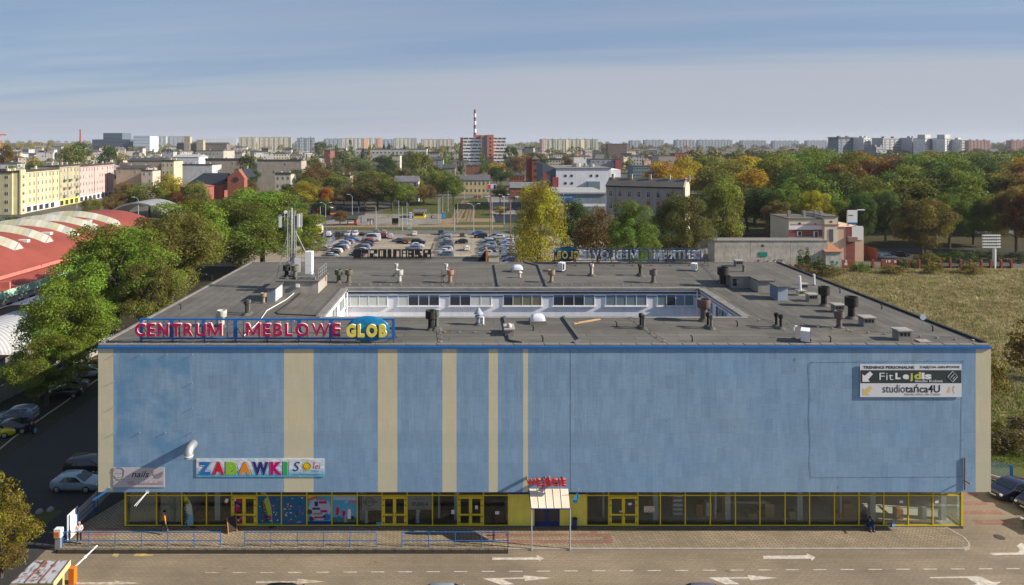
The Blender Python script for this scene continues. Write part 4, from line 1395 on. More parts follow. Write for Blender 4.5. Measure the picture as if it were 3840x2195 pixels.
wpart('door',mb,m_whitep,hs)
wpart('roof',MB().box(X(1001,y0)-.12,X(1032,y0)+.15,y0-.12,y0+2.7,ZT+1.351,ZT+1.44),m_feltx,hs)
hs=thing('hatch_shed','pale blue sheet metal hatch shed on the right wing','roof house',(31.2,70.4,ZT))
m_pblue=M('sheet_pale_blue',(.36,.42,.50),.6,var=.15)
wpart('wall',MB().box(30.75,31.75,69.5,71.4,ZT,ZT+1.35),m_pblue,hs)
wpart('door',MB().box(30.72,30.749,69.6,71.3,ZT+.1,ZT+1.25),M('sheet_slate',(.16,.22,.30),.6),hs)
wpart('roof',MB().box(30.6,31.95,69.35,71.55,ZT+1.351,ZT+1.43),m_feltx,hs)
rh=thing('roof_house','stepped concrete roof house near the right corner of the courtyard','roof house',(30.5,77,ZT))
mb=MB()
mb.box(28.35,30.3,75.5,79.4,ZT,ZT+1.2)
mb.box(30.301,31.9,73.2,79.4,ZT,ZT+1.2)
wpart('wall',mb,m_conc,rh)
mb=MB()
mb.box(28.25,30.24,75.36,79.5,ZT+1.201,ZT+1.32)
mb.box(30.241,32.05,73.05,79.5,ZT+1.201,ZT+1.32)
wpart('roof',mb,m_feltx,rh)
mb=MB()
mb.box(28.5,28.9,75.47,75.498,ZT+.25,ZT+1.0)
wpart('hatch',mb,m_black,rh)
th=thing('vent_pipe','short grey pipe on top of the stepped roof house','roof vent',(X(2789,78),78,ZT+1.32))
MB().lathe(0,0,[(.15,0),(.14,.55),(.22,.6),(.2,.75),(.05,.8)],10).build('pipe',m_soot,th,smooth=True,color=BR)
MB().lathe(0,0,[(.3,0),(.2,.06),(.15,.1)],10).build('flashing',m_felty,th)
x,y=at(3461,1281,ZT)
th=thing('roof_marker','small white round marker on a thin pole with a slab foot','marker',(x,y,ZT))
MB().box(-.45,.45,-.35,.35,0,.09).build('foot',m_conc,th)
MB().tube((0,0,.09),(0,0,2.05),.025,6).build('pole',m_steel,th)
MB().tube((0,-.03,1.95),(0,.03,1.95),.24,16).build('disc',M('disc_pale',(.45,.58,.66),.4),th)
WIRES=[((1637,1200),(1655,1285),'down the front wing beside the grey slim pipe'),((2367,1195),(2490,1283),'across the front wing right of the black pipe pair'),((1664,1015),(1666,1075),'across the back wing by the orange vent'),((3650,1280),(3195,1246),'along the front right corner'),((3180,1242),(2850,1205),'from the dark rusty vent towards the courtyard'),((1000,1216),(1200,1195),'behind the sign on the left wing'),((2630,990),(2700,1062),'from the back sign to the tall black vent'),((1670,1248),(1890,1250),'along the front wing under the silver cowl'),((1310,1070),(1850,1070),'along the courtyard eave, left stretch'),((1880,1070),(2600,1070),'along the courtyard eave, right stretch')]
for(a,b,lab)in WIRES:
 (xa,ya),(xb,yb_)=at(*a,ZT),at(*b,ZT)
 th=thing('lightning_wire','thin lightning wire on block feet '+lab,'wire',((xa+xb)/2,(ya+yb_)/2,ZT))
 L_=math.hypot(xb-xa,yb_-ya)
 n=max(3,int(L_/1.1))
 pts=[]
 for k in range(n+1):
  q=k/n
  px_,py_=xa+(xb-xa)*q+rnd.uniform(-.06,.06),ya+(yb_-ya)*q+rnd.uniform(-.06,.06)
  pts.append((px_,py_,ZT+.16))
  wpart('block_foot',MB().box(px_-.09,px_+.09,py_-.09,py_+.09,ZT+.002,ZT+.13),m_conc,th)
 wpart('wire',MB().path(pts,.014,4),m_black,th)
th=thing('cable_duct','pale cable snaking from the stair head down the left wing to the sign','cable',(X(1050,66),66,ZT))
mb=MB()
pts=[(*at(u,v,ZT),ZT+.06)for u,v in((1105,1100),(1075,1125),(1035,1148),(1000,1168),(985,1190),(965,1215),(940,1240),(915,1262))]
mb.path(pts,.045,5)
wpart('cable',mb,m_whitep,th)
mb=MB()
pts=[(*at(u,v,ZT),ZT+.04)for u,v in((1124,1102),(1080,1140),(1033,1174),(1045,1180),(1195,1186))]
mb.path(pts,.06,5)
wpart('duct',mb,m_black,th)
for(u,v,k)in((1118,1012,0),(2000,1240,1),(2036,1281,2),(2596,1281,3),(2765,1224,4),(3115,1283,5),(3307,1160,6),(2313,1226,7),(3498,1243,8),(3150,1100,9),(795,1048,10),(678,1160,11)):
 x,y=at(u,v,ZT)
 where=('behind the antenna stair head','below the white front skylight','at the front edge below the white skylight','at the front edge below the tall brown vent','between the two pairs of slim pipes','at the front edge right of the air conditioner','by the field edge above the nearer big drum','left of the black pipe pair','by the field edge at the front corner','by the field edge above the farther big drum','on the far left wing','near the left roof edge')[k]
 th=thing('roof_outlet','tiny black bent outlet '+where,'outlet',(x,y,ZT))
 MB().path([(0,0,0),(0,0,.38),(-.06,0,.46),(-.16,0,.44)],.05,6).build('pipe',m_black,th)
 MB().lathe(0,0,[(.12,0),(.1,.03),(.05,.05)],8).build('flange',m_black,th)
an=thing('rear_wing','lower flat roofed rear wing between the main roof and the car park','building',(-12,104,0))
ZA=11.2
wpart('wall',MB().box(-27,4.2,YB+.06,119.4,0,ZA-.25),m_beige,an)
wpart('roof',MB().box(-27.2,4.4,YB+.06,119.6,ZA-.249,ZA),m_feltx,an)
wpart('coping',MB().box(-27.2,4.4,119.3,119.65,ZA+.002,ZA+.35),m_tin,an)
tw=thing('slatted_hood','steep slatted wooden hood with a pale wall at the rear wing','roof house',(2.6,117,ZA))
YS=116.0
for k in range(9):
 xa=X(1788+4*k,YS)
 wpart('slat',MB().prism([(xa,ZA),(xa+.14,ZA),(X(1824,YS)+.14,Z(936,YS)-k*.16),(X(1824,YS),Z(936,YS)-k*.16)],.12,axis='y',o=YS+.3*k),m_black,tw)
wpart('post',MB().box(X(1822,YS),X(1828,YS),YS-.2,YS+3,ZA,Z(936,YS)),m_wood,tw)
wpart('wall',MB().box(X(1832,YS),X(1871,YS),YS,YS+3,ZA-1,Z(962,YS)),m_beige,tw)
wpart('cap',MB().box(X(1830,YS),X(1873,YS),YS-.1,YS+3.1,Z(962,YS)+.001,Z(958,YS)),m_tin,tw)
rs=thing('rear_roof_sign','row of black letter plates on a steel rail seen from behind, rear wing','sign',(X(1470,118.5),118.5,ZA))
YR,pr_=118.5,F/118.5
z0,z1=Z(966,YR),Z(935,YR)
zx=lambda u:X(u,YR)
PL=[(1325,1353,[]),(1356,1382,[(1362,1380,951,966),(1357,1359,948,966)]),(1386,1415,[(1389,1402,940,950),(1401,1415,952,962)]),(1418,1449,[(1425,1436,940,962)]),(1453,1468,[]),(1474,1503,[(1487,1497,941,966)]),(1506,1527,[(1511,1522,941,950),(1511,1522,953,966)]),(1530,1553,[(1533,1542,943,949),(1533,1542,957,962)]),(1555,1585,[(1575,1588,942,950),(1579,1588,950,958),(1557,1568,957,962)]),(1588,1617,[(1594,1604,940,949),(1602,1612,955,966)])]
for(u0,u1,holes)in PL:
 mb=MB()
 us_=sorted({u0,u1}|{min(max(h[0],u0),u1)for h in holes}|{min(max(h[1],u0),u1)for h in holes})
 vs_=sorted({935,966}|{h[2]for h in holes}|{h[3]for h in holes})
 for a,b in zip(us_,us_[1:]):
  for c,d in zip(vs_,vs_[1:]):
   if any(h[0]<=(a+b)/2<=h[1]and h[2]<=(c+d)/2<=h[3]for h in holes):
    continue
   mb.box(zx(a),zx(b),YR-.05,YR+.05,Z(d,YR),Z(c,YR))
 wpart('letter',mb,m_black,rs)
mb=MB()
mb.box(zx(1325),zx(1617),YR+.06,YR+.12,Z(970,YR),Z(967,YR))
for k in range(12):
 xk=zx(1327+26*k)
 mb.box(xk-.04,xk+.04,YR+.06,YR+.14,ZA,Z(940,YR))
 mb.tube((xk,YR-.9,ZA),(xk,YR,Z(955,YR)),.03,4)
wpart('rail',mb,M('rail_dark',(.05,.045,.04),.7),rs)
#  ground
def pave(name,col,w,h,mortar,rot=0.0,dirt=(.09,.085,.06),dirt_amt=.5,c1=.86,c2=1.14,cm=.55,off=.5,streaky=(0.25,0.5)):
 t=NT(name)
 v=t.scaled(1.0,rot=(0,0,rot))
 b=t.brick(v,w,h,mortar,c1=(c1,c1,c1),c2=(c2,c2,c2),cm=(cm,cm,cm),off=off)
 big=t.noise(t.scaled(0.11),5,.62,.33,.68)
 mid=t.noise(t.scaled((streaky[0],streaky[1],1)),5,.65,.45,.72)
 fine=t.noise(t.scaled(5.0),3,.6,.25,.75)
 c=t.mix(1.0,col,b.outputs['Color'],'MULTIPLY')
 c=t.mix(1.0,c,t.math('ADD',.82,t.math('MULTIPLY',big,.34)),'MULTIPLY')
 c=t.mix(1.0,c,t.math('ADD',.87,t.math('MULTIPLY',fine,.26)),'MULTIPLY')
 c=t.mix(t.math('MULTIPLY',mid,dirt_amt),c,dirt)
 if name=='street_blocks':
  c=t.mix(t.math('MULTIPLY',t.noise(t.scaled((.03,.8,1)),4,.6,.48,.66),.38),c,(.13,.105,.075))
  c=t.mix(t.math('MULTIPLY',t.noise(t.scaled(.9,(3,5,0)),3,.55,.68,.74),.6),c,(.07,.06,.05))
 t.bsdf(c,.88,0,t.bump(b.outputs['Fac'],-.5,.02),.25)
 return t.m
m_setts=pave('street_blocks',(.246,.197,.138),.42,.21,.022,R(0),dirt=(.12,.105,.07),dirt_amt=.42,c1=.94,c2=1.06,cm=.76)
m_setts2=pave('forecourt_blocks',(.30,.24,.165),.42,.22,.03,R(38),dirt=(.13,.11,.07),dirt_amt=.5,cm=.5)
m_setsred=pave('red_blocks',(.27,.145,.11),.42,.21,.022,R(0),dirt_amt=.35)
m_side=pave('sidewalk_slab',(.24,.21,.17),2.0,1.0,.03,dirt_amt=.5)
m_lot=pave('lot_slabs',(.31,.262,.20),6.0,3.0,.07,R(0),dirt=(.10,.09,.07),dirt_amt=.4,cm=.45,off=0.5)
def groundmat(name,cols,sc_=0.05,rough=.95):
 t=NT(name)
 a=t.noise(t.scaled(sc_),6,.62,.32,.68)
 b=t.noise(t.scaled(sc_*9),4,.6,.35,.7)
 f=t.noise(t.scaled(sc_*70),3,.6,.3,.7)
 c=t.mix(a,cols[0],cols[1])
 c=t.mix(b,c,cols[2])
 c=t.mix(1.0,c,t.math('ADD',.7,t.math('MULTIPLY',f,.6)),'MULTIPLY')
 t.bsdf(c,rough,0,None,.15)
 return t.m
m_asph=groundmat('asphalt',((.036,.036,.037),(.054,.051,.048),(.043,.041,.039)),.12,.85)
m_asph2=groundmat('asphalt_pale',((.14,.13,.12),(.18,.165,.145),(.11,.105,.10)),.1,.85)
m_grass=groundmat('lawn',((.055,.085,.018),(.10,.115,.03),(.075,.07,.03)),.08)
m_meadow=groundmat('meadow_soil',((.20,.165,.075),(.27,.215,.11),(.115,.125,.035)),.055)
m_track=groundmat('track_ballast',((.24,.17,.10),(.19,.13,.08),(.27,.20,.13)),.2)
m_city=groundmat('city_ground',((.060,.062,.040),(.10,.09,.07),(.13,.12,.10)),.012)
m_wood_floor=groundmat('woodland_floor',((.035,.04,.012),(.06,.055,.02),(.05,.035,.015)),.1)
m_plaza=pave('plaza_slabs',(.23,.21,.185),1.0,1.0,.03,dirt_amt=.3)
m_yardred=pave('yard_red',(.30,.13,.085),.4,.2,.02,dirt_amt=.25)
m_mark=M('road_paint',(.52,.47,.40),.8,var=.4,scale=3)
m_markw=M('road_paint_worn',(.42,.36,.28),.85,var=.45,scale=3)
xs=np.unique(np.concatenate([np.linspace(-9000,-700,24),np.linspace(-700,700,57),np.linspace(700,9000,24)]))
ys=np.unique(np.concatenate([np.linspace(-1500,400,20),np.linspace(400,3700,67),np.linspace(3700,9500,16)]))
mb=MB()
for y in ys:
 for x in xs:
  mb.v.append((x,y,gz(x,y)-.03))
nx=len(xs)
for j in range(len(ys)-1):
 for i in range(nx-1):
  mb.f.append((j*nx+i,j*nx+i+1,(j+1)*nx+i+1,(j+1)*nx+i))
  mb.m.append(0)
struct('ground',mb,m_city,smooth=True)
LAYER=[0]
def sheet(name,pts,mat,z=0.0,color=None):
 """one flush ground surface given by its corners (x,y)"""
 mb=MB()
 mb.poly([(x,y,z)for x,y in pts])
 o=mb.build(name,mat)
 o['kind']='structure'
 return o
def rect(x0,x1,y0,y1):return[(x0,y0),(x1,y0),(x1,y1),(x0,y1)]
sheet('street_pavement',rect(-33,75,5,66),m_setts,0.0)
sheet('asphalt_street',[(-60,20),(-32.5,20),(-32.5,53),(-28.5,56),(-28.5,175),(-60,175)],m_asph,0.004)
sheet('verge',rect(-75,-46,60,175),groundmat('dirt_verge',((.04,.036,.026),(.03,.034,.015),(.05,.045,.03)),.2),0.008)
sheet('meadow',rect(40.7,170,66.02,172),m_meadow,0.0)
sheet('service_yard',rect(-29,62,91,125),m_asph2,0.002)
sheet('car_park',rect(-95,48,119,236),m_lot,0.006)
sheet('access_road',rect(-200,200,236.02,247),m_asph2,0.006)
sheet('grass_strip',rect(-170,110,247.02,256),m_grass,0.006)
sheet('tram_loop',rect(-130,12,256.02,286),m_track,0.006)
sheet('grass_plot',rect(-6,22,263,274),m_grass,0.012)
sheet('plaza',rect(-75,-12,262,305),m_plaza,0.012)
sheet('path',rect(9,20,274.02,400),m_plaza,0.012)
sheet('grass_plot',rect(-40,9,286.02,392),m_grass,0.008)
sheet('bus_road',[(-110,232),(-72,250),(-46,300),(-62,420),(-80,420),(-72,300),(-110,262)],m_asph,0.016)
sheet('cross_road',rect(-260,260,392.02,412),m_asph2,0.0)
sheet('cross_road',[(19,330),(45,330),(60,392),(24,392)],m_asph,0.018)
sheet('lawn',[(-110,300),(-60,310),(-60,390),(-130,390)],m_grass,0.004)
sheet('woodland_floor',rect(60,420,205,520),m_wood_floor,0.0)
sheet('park_road',rect(46,260,188,205),m_asph,0.004)
sheet('brick_yard',[(54,172.02),(92,172.02),(92,188),(54,188)],m_yardred,0.006)
for pts in(((1706,828),(1748,752)),((1757,830),(1771,765))):
 (xa,ya),(xb,yb_)=at(*pts[0]),at(*pts[1])
 dx,dy=xb-xa,yb_-ya
 l_=math.hypot(dx,dy)
 nx_,ny_=-dy/l_,dx/l_
 sheet('track_bed',[(xa+nx_*2.0,ya+ny_*2.0),(xa-nx_*2.0,ya-ny_*2.0),(xb-nx_*2.0,yb_-ny_*2.0),(xb+nx_*2.0,yb_+ny_*2.0)],m_track,0.022)
 for s in(-.72,.72):
  mb=MB().tube((xa+nx_*s,ya+ny_*s,.07),(xb+nx_*s,yb_+ny_*s,.07),.09,4)
  struct('rail',mb,M('rail_steel',(.12,.09,.07),.5,.4))
mb=MB()
for k in range(24):
 a0,a1=R(-90+4*k),R(-90+4*(k+1))
 for rr in(16,17.4):
  mb.tube((-20+rr*math.cos(a0),280+rr*math.sin(a0),.07),(-20+rr*math.cos(a1),280+rr*math.sin(a1),.07),.09,4)
struct('rail',mb,M('rail_steel',(.12,.09,.07),.5,.4))
t=NT('puddle')
e_=t.noise(t.scaled(.35),4,.6,.4,.6)
t.bsdf(t.mix(e_,(.10,.085,.06),(.05,.045,.035)),t.rng(e_,.0,1.0,.25,.02),0,None,.9)
for pts in(((1192,868),(1290,866),(1375,872),(1360,884),(1300,893),(1255,905),(1240,914),(1195,916),(1180,900)),((1345,878),(1380,876),(1378,886),(1350,888))):
 mb=MB()
 P_=[at(*p)for p in pts]
 cx=sum(p[0]for p in P_)/len(P_)
 cy=sum(p[1]for p in P_)/len(P_)
 N=40
 out=[]
 for k in range(N):
  q=k/N*len(P_)
  a,b=P_[int(q)%len(P_)],P_[(int(q)+1)%len(P_)]
  f_=q-int(q)
  jx=rnd.uniform(-.7,.7)
  out.append((a[0]+(b[0]-a[0])*f_+jx,a[1]+(b[1]-a[1])*f_+rnd.uniform(-1,1),0.016))
 mb.poly(out)
 o=struct('puddle',mb,t.m)
sheet('grass_patch',[at(u,v)for u,v in((1488,905),(1500,890),(1572,893),(1580,901),(1490,913))],m_grass,.012)
sheet('grass_patch',[at(u,v)for u,v in((1614,935),(1622,911),(1628,911),(1622,936))],m_grass,.012)
sheet('grass_patch',[at(u,v)for u,v in((1856,912),(1862,898),(1872,900),(1868,914))],m_grass,.012)
KX=X(1905,53.0)
sheet('forecourt',[(X(212,53.0),52.98),(KX,52.98),(KX,D2+6),(XL-.5,D2+6),(X(212,53.0),56)],m_setts2,ZP-.004)
xe=X(3600,53.3)
cur=[(KX,52.98),(KX+.02,52.98)]
pts=[(xe+1.05*math.sin(R(a)),54.45-1.4*math.cos(R(a)))for a in range(0,91,10)]
poly_=[(KX,53.05)]+pts+[(xe+.75,55.6),(xe+.5,D2+1),(KX,D2+1)]
sheet('forecourt',poly_,m_setts2,ZP-.002)
for(u0,u1,v0,v1)in((1900,2290,2001,2012),(1900,2300,2026,2038),(2262,2297,2013,2025),(2215,2240,1991,2000),(305,420,1992,2010),(360,450,1980,1991),(305,395,2020,2030),(1830,1905,1998,2020)):
 sheet('red_paving',[at(u0,v1,ZP),at(u1,v1,ZP),at(u1-6,v0,ZP),at(u0-3,v0,ZP)],m_setsred,ZP+.003)
kerb=MB().build('kerb',m_conc)
bpy.data.objects.remove(kerb)
kerb=bpy.data.objects.new('kerb',None)
COL.objects.link(kerb)
kerb['kind']='structure'
m_kerb=M('kerb_stone',(.36,.32,.26),.9,var=.2,scale=1.5)
path=[(x,52.93)for x in np.arange(KX,xe,1.0)]+[(xe+1.12*math.sin(R(a)),54.4-1.47*math.cos(R(a)))for a in range(0,91,30)]+[(xe+.85,55.5),(xe+.6,56.3)]
for(a,b)in zip(path,path[1:]):
 l_=math.hypot(b[0]-a[0],b[1]-a[1])
 MB().box(0.008,l_-.008,-.06,.09,-.02,ZP+.012).build('kerb_stone',m_kerb,kerb,loc=(a[0],a[1],0),rot=(0,0,math.atan2(b[1]-a[1],b[0]-a[0])))
t=NT('retaining_stone')
v_,_=xz(t)
b_=t.brick(v_,.45,.12,.02,c1=(.6,.6,.6),c2=(1.3,1.25,1.15),cm=(.4,.4,.4))
c_=t.mix(1.0,(.115,.10,.08),b_.outputs['Color'],'MULTIPLY')
c_=t.mix(t.noise(t.scaled(.6),5,.6,.45,.7),c_,(.03,.03,.025))
t.bsdf(c_,.95,0,t.bump(b_.outputs['Fac'],-.6,.03))
m_retain=t.m
rw=MB().box(X(215,52.9),KX,52.72,52.978,-.05,ZP-.006)
struct('retaining_wall',rw,m_retain)
rw=thing('retaining_kerb','dark stone edge under the blue railings along the road','wall',(X(900,52.6),52.5,0))
wl_=KX-X(218,52.6)
for k in range(24):
 MB().box(.01,wl_/24-.01,0,.22,-.02,.30).build('stone',m_retain,rw,loc=(X(218,52.6)+wl_*k/24-rw.location.x,0,0))
YD=50.35
mk=0
for k in range(32):
 u=770+103.6*k
 if u>3830:
  break
 yy=Yz(2148-15*max(0,(u-960))/2860)
 mb=MB().box(X(u,yy),X(u+50,yy),yy-.042,yy+.042,.004,.009)
 o=struct('lane_dash',mb,m_mark if u>1000 else m_markw)
def arrow(pts,m=None,z=.006):
 mb=MB()
 P_=[at(u,v)for u,v in pts]
 mb.poly([(x,y,z)for x,y in P_])
 o=mb.build('road_arrow',m or m_mark)
 o['kind']='structure'
arrow([(1846,2092),(2013,2091),(2013,2082),(2040,2095),(2021,2106),(2021,2100),(1846,2100)])
arrow([(2862,2085),(3025,2083),(3025,2076),(3058,2090),(3044,2104),(3042,2096),(2862,2096)])
arrow([(285,2184),(430,2183),(430,2178),(532,2188),(430,2194),(285,2192)],m_markw)
arrow([(960,2181),(1115,2180),(1117,2171),(1218,2182),(1112,2191),(1114,2185),(960,2188)],m_markw)
arrow([(1810,2170),(1963,2166),(1963,2159),(2070,2168),(1970,2179),(1966,2171),(1882,2173),(1930,2192),(1880,2194)])
arrow([(2655,2166),(2805,2165),(2805,2157),(2915,2168),(2815,2177),(2810,2170),(2730,2171),(2775,2192),(2720,2192)])
arrow([(3488,2165),(3640,2162),(3680,2163),(3720,2183),(3755,2183),(3730,2198),(3640,2198),(3665,2190),(3625,2168),(3488,2169)])
arrow([(3712,2074),(3816,2073),(3826,2062),(3812,2048),(3830,2036),(3845,2045),(3845,2080),(3722,2083)])
arrow([(418,2085),(432,2074),(449,2074),(440,2089)],M('yellow_worn',(.42,.33,.12),.85,var=.4,scale=3))
arrow([(500,2086),(512,2074),(556,2074),(548,2080),(575,2080),(570,2086)],M('yellow_worn',(.42,.33,.12),.85,var=.4,scale=3))
for(v0,v1,ua,ub,uc,ud)in((1848,1862,3608,3670,3662,3608),(1880,1895,3608,3710,3700,3608),(1914,1930,3608,3765,3745,3608),(1951,1968,3660,3822,3790,3645)):
 sheet('red_paving',[at(ua,v1),at(ub,v1),at(uc,v0),at(ud,v0)],m_setsred,.006)
x,y=at(3747,2015)
mh=thing('manhole_cover','round iron manhole cover in the beige paving','manhole',(x,y,.0))
MB().lathe(0,0,[(.37,0),(.37,.012)],20).build('rim',m_black,mh)
MB().lathe(0,0,[(.31,.012),(.31,.02)],20).build('lid',M('iron',(.07,.05,.045),.7),mh)
mb=MB()
pts=[(-48.8,70),(-47.2,82),(-46.2,95),(-45.8,120),(-45.5,150)]
pts=[at(0,1687),at(60,1637),at(150,1575),at(230,1520),at(300,1470),at(368,1424)]
for a,b in zip(pts,pts[1:]):
 mb.tube((*a,.05),(*b,.05),.11,4)
struct('kerb_line',mb,m_kerb)
#  grasses of the meadow: tufts as stuff
def tufts(name,n,region,hmin,hmax,mat,seed,spread=.28,blades=5,clump=None):
 rg=np.random.default_rng(seed)
 (x0,x1,y0,y1)=region
 px_=rg.uniform(x0,x1,n)
 py_=rg.uniform(y0,y1,n)
 if clump is not None:
  keep=clump(px_,py_)>rg.uniform(0,1,n)
  px_,py_=px_[keep],py_[keep]
  n=len(px_)
 m=n*blades
 bx=np.repeat(px_,blades)+rg.normal(0,spread*.5,m)
 by=np.repeat(py_,blades)+rg.normal(0,spread*.5,m)
 a=rg.uniform(0,2*np.pi,m)
 h=rg.uniform(hmin,hmax,m)
 w=h*rg.uniform(.10,.22,m)
 lean=h*rg.uniform(.1,.9,m)
 la=rg.uniform(0,2*np.pi,m)
 v=np.zeros((m,3,3),np.float32)
 v[:,0,0],v[:,0,1]=bx-w*np.cos(a),by-w*np.sin(a)
 v[:,1,0],v[:,1,1]=bx+w*np.cos(a),by+w*np.sin(a)
 v[:,2,0],v[:,2,1],v[:,2,2]=bx+lean*np.cos(la),by+lean*np.sin(la),h
 me=bpy.data.meshes.new(name)
 me.vertices.add(m*3)
 me.vertices.foreach_set('co',v.ravel())
 me.loops.add(m*3)
 me.loops.foreach_set('vertex_index',np.arange(m*3,dtype=np.int32))
 me.polygons.add(m)
 me.polygons.foreach_set('loop_start',np.arange(0,m*3,3,dtype=np.int32))
 me.polygons.foreach_set('loop_total',np.full(m,3,np.int32))
 me.materials.append(mat)
 me.update(calc_edges=True)
 o=obj(name,me,kind='stuff')
 return o
def grassmat(name,c1,c2,c3):
 t=NT(name)
 g=t.geo()
 isl=g.outputs['Random Per Island']
 pos=t.scaled(.06,coord=g.outputs['Position'])
 n=t.noise(pos,4,.6,.36,.64)
 n2=t.noise(t.scaled(.35,coord=g.outputs['Position']),3,.6,.4,.66)
 c=t.mix(n,c1,c2)
 c=t.mix(t.math('MULTIPLY',n2,.8),c,c3)
 c=t.mix(1.0,c,t.math('ADD',.6,t.math('MULTIPLY',isl,.8)),'MULTIPLY')
 d=t.n.new('ShaderNodeBsdfDiffuse')
 tr=t.n.new('ShaderNodeBsdfTranslucent')
 t.put(d.inputs[0],c)
 t.put(tr.inputs[0],c)
 m=t.n.new('ShaderNodeMixShader')
 m.inputs[0].default_value=.3
 t.l.new(d.outputs[0],m.inputs[1])
 t.l.new(tr.outputs[0],m.inputs[2])
 t.l.new(m.outputs[0],t.out.inputs['Surface'])
 return t.m
m_gr_dry=grassmat('dry_grass',(.25,.195,.095),(.52,.42,.26),(.19,.21,.05))
m_gr_green=grassmat('green_grass',(.075,.11,.018),(.13,.145,.03),(.15,.12,.045))
m_gr_lush=grassmat('lush_grass',(.085,.15,.018),(.13,.19,.03),(.12,.13,.03))
tufts('grass',34000,(41.2,150,80,171),.15,.48,m_gr_dry,5,.7)
tufts('grass',9000,(41.2,150,66.4,171),.12,.42,m_gr_green,6,.6)
tufts('grass',900,(44,140,90,171),.4,.85,m_gr_dry,16,.5)
tufts('grass',12000,(41.2,70,63,100),.1,.32,m_gr_lush,8,.4,clump=lambda x,y:(y>66.3).astype(float))
tufts('grass',5000,(-38,9,287,390),.1,.35,m_gr_green,9,.5)
tufts('grass',3000,(-165,105,247.4,255.6),.1,.3,m_gr_green,10,.5)
#  trees
def leafmat(name,trans=.3,warm=.0):
 t=NT(name)
 base=t.objcol()
 g=t.geo()
 isl=g.outputs['Random Per Island']
 rnd_o=t.info.outputs['Random']
 off=t.n.new('ShaderNodeCombineXYZ')
 for k in range(3):
  t.l.new(t.math('MULTIPLY',rnd_o,17.0+k),off.inputs[k])
 add=t.n.new('ShaderNodeVectorMath')
 t.l.new(t.tc.outputs['Object'],add.inputs[0])
 t.l.new(off.outputs[0],add.inputs[1])
 n=t.noise(add.outputs[0],3,.6,.38,.64,scale=3.6)
 hs=t.n.new('ShaderNodeHueSaturation')
 t.l.new(base,hs.inputs['Color'])
 t.l.new(t.math('ADD',.468,t.math('MULTIPLY',n,.055)),hs.inputs['Hue'])
 t.l.new(t.math('ADD',.62,t.math('MULTIPLY',n,.8)),hs.inputs['Value'])
 c=t.mix(1.0,hs.outputs[0],t.math('ADD',.62,t.math('MULTIPLY',isl,.76)),'MULTIPLY')
 d=t.n.new('ShaderNodeBsdfPrincipled')
 t.put(d.inputs['Base Color'],c)
 d.inputs['Roughness'].default_value=.55
 d.inputs['Specular IOR Level'].default_value=.25
 tr=t.n.new('ShaderNodeBsdfTranslucent')
 t.put(tr.inputs[0],t.mix(1.0,c,(1.15,1.15,.55),'MULTIPLY'))
 m=t.n.new('ShaderNodeMixShader')
 m.inputs[0].default_value=trans
 t.l.new(d.outputs[0],m.inputs[1])
 t.l.new(tr.outputs[0],m.inputs[2])
 t.l.new(m.outputs[0],t.out.inputs['Surface'])
 return t.m
m_leaf=leafmat('foliage',.46)
m_bark=M('bark',(.085,.068,.05),.95,var=.3,scale=3)
def quads_mesh(name,P,Nn,S,mat,rg,aspect=.62):
 n=len(P)
 up=rg.normal(0,1,(n,3))
 a=np.cross(Nn,up)
 a/=np.linalg.norm(a,axis=1,keepdims=True)+1e-9
 b=np.cross(Nn,a)
 a=a*S[:,None]
 b=b*S[:,None]*aspect
 v=np.empty((n,4,3),np.float32)
 v[:,0]=P-a
 v[:,1]=P-b*.9+a*.1
 v[:,2]=P+a
 v[:,3]=P+b*.9-a*.1
 me=bpy.data.meshes.new(name)
 me.vertices.add(n*4)
 me.vertices.foreach_set('co',v.ravel())
 me.loops.add(n*4)
 me.loops.foreach_set('vertex_index',np.arange(n*4,dtype=np.int32))
 me.polygons.add(n)
 me.polygons.foreach_set('loop_start',np.arange(0,n*4,4,dtype=np.int32))
 me.polygons.foreach_set('loop_total',np.full(n,4,np.int32))
 me.materials.append(mat)
 me.update(calc_edges=True)
 return me
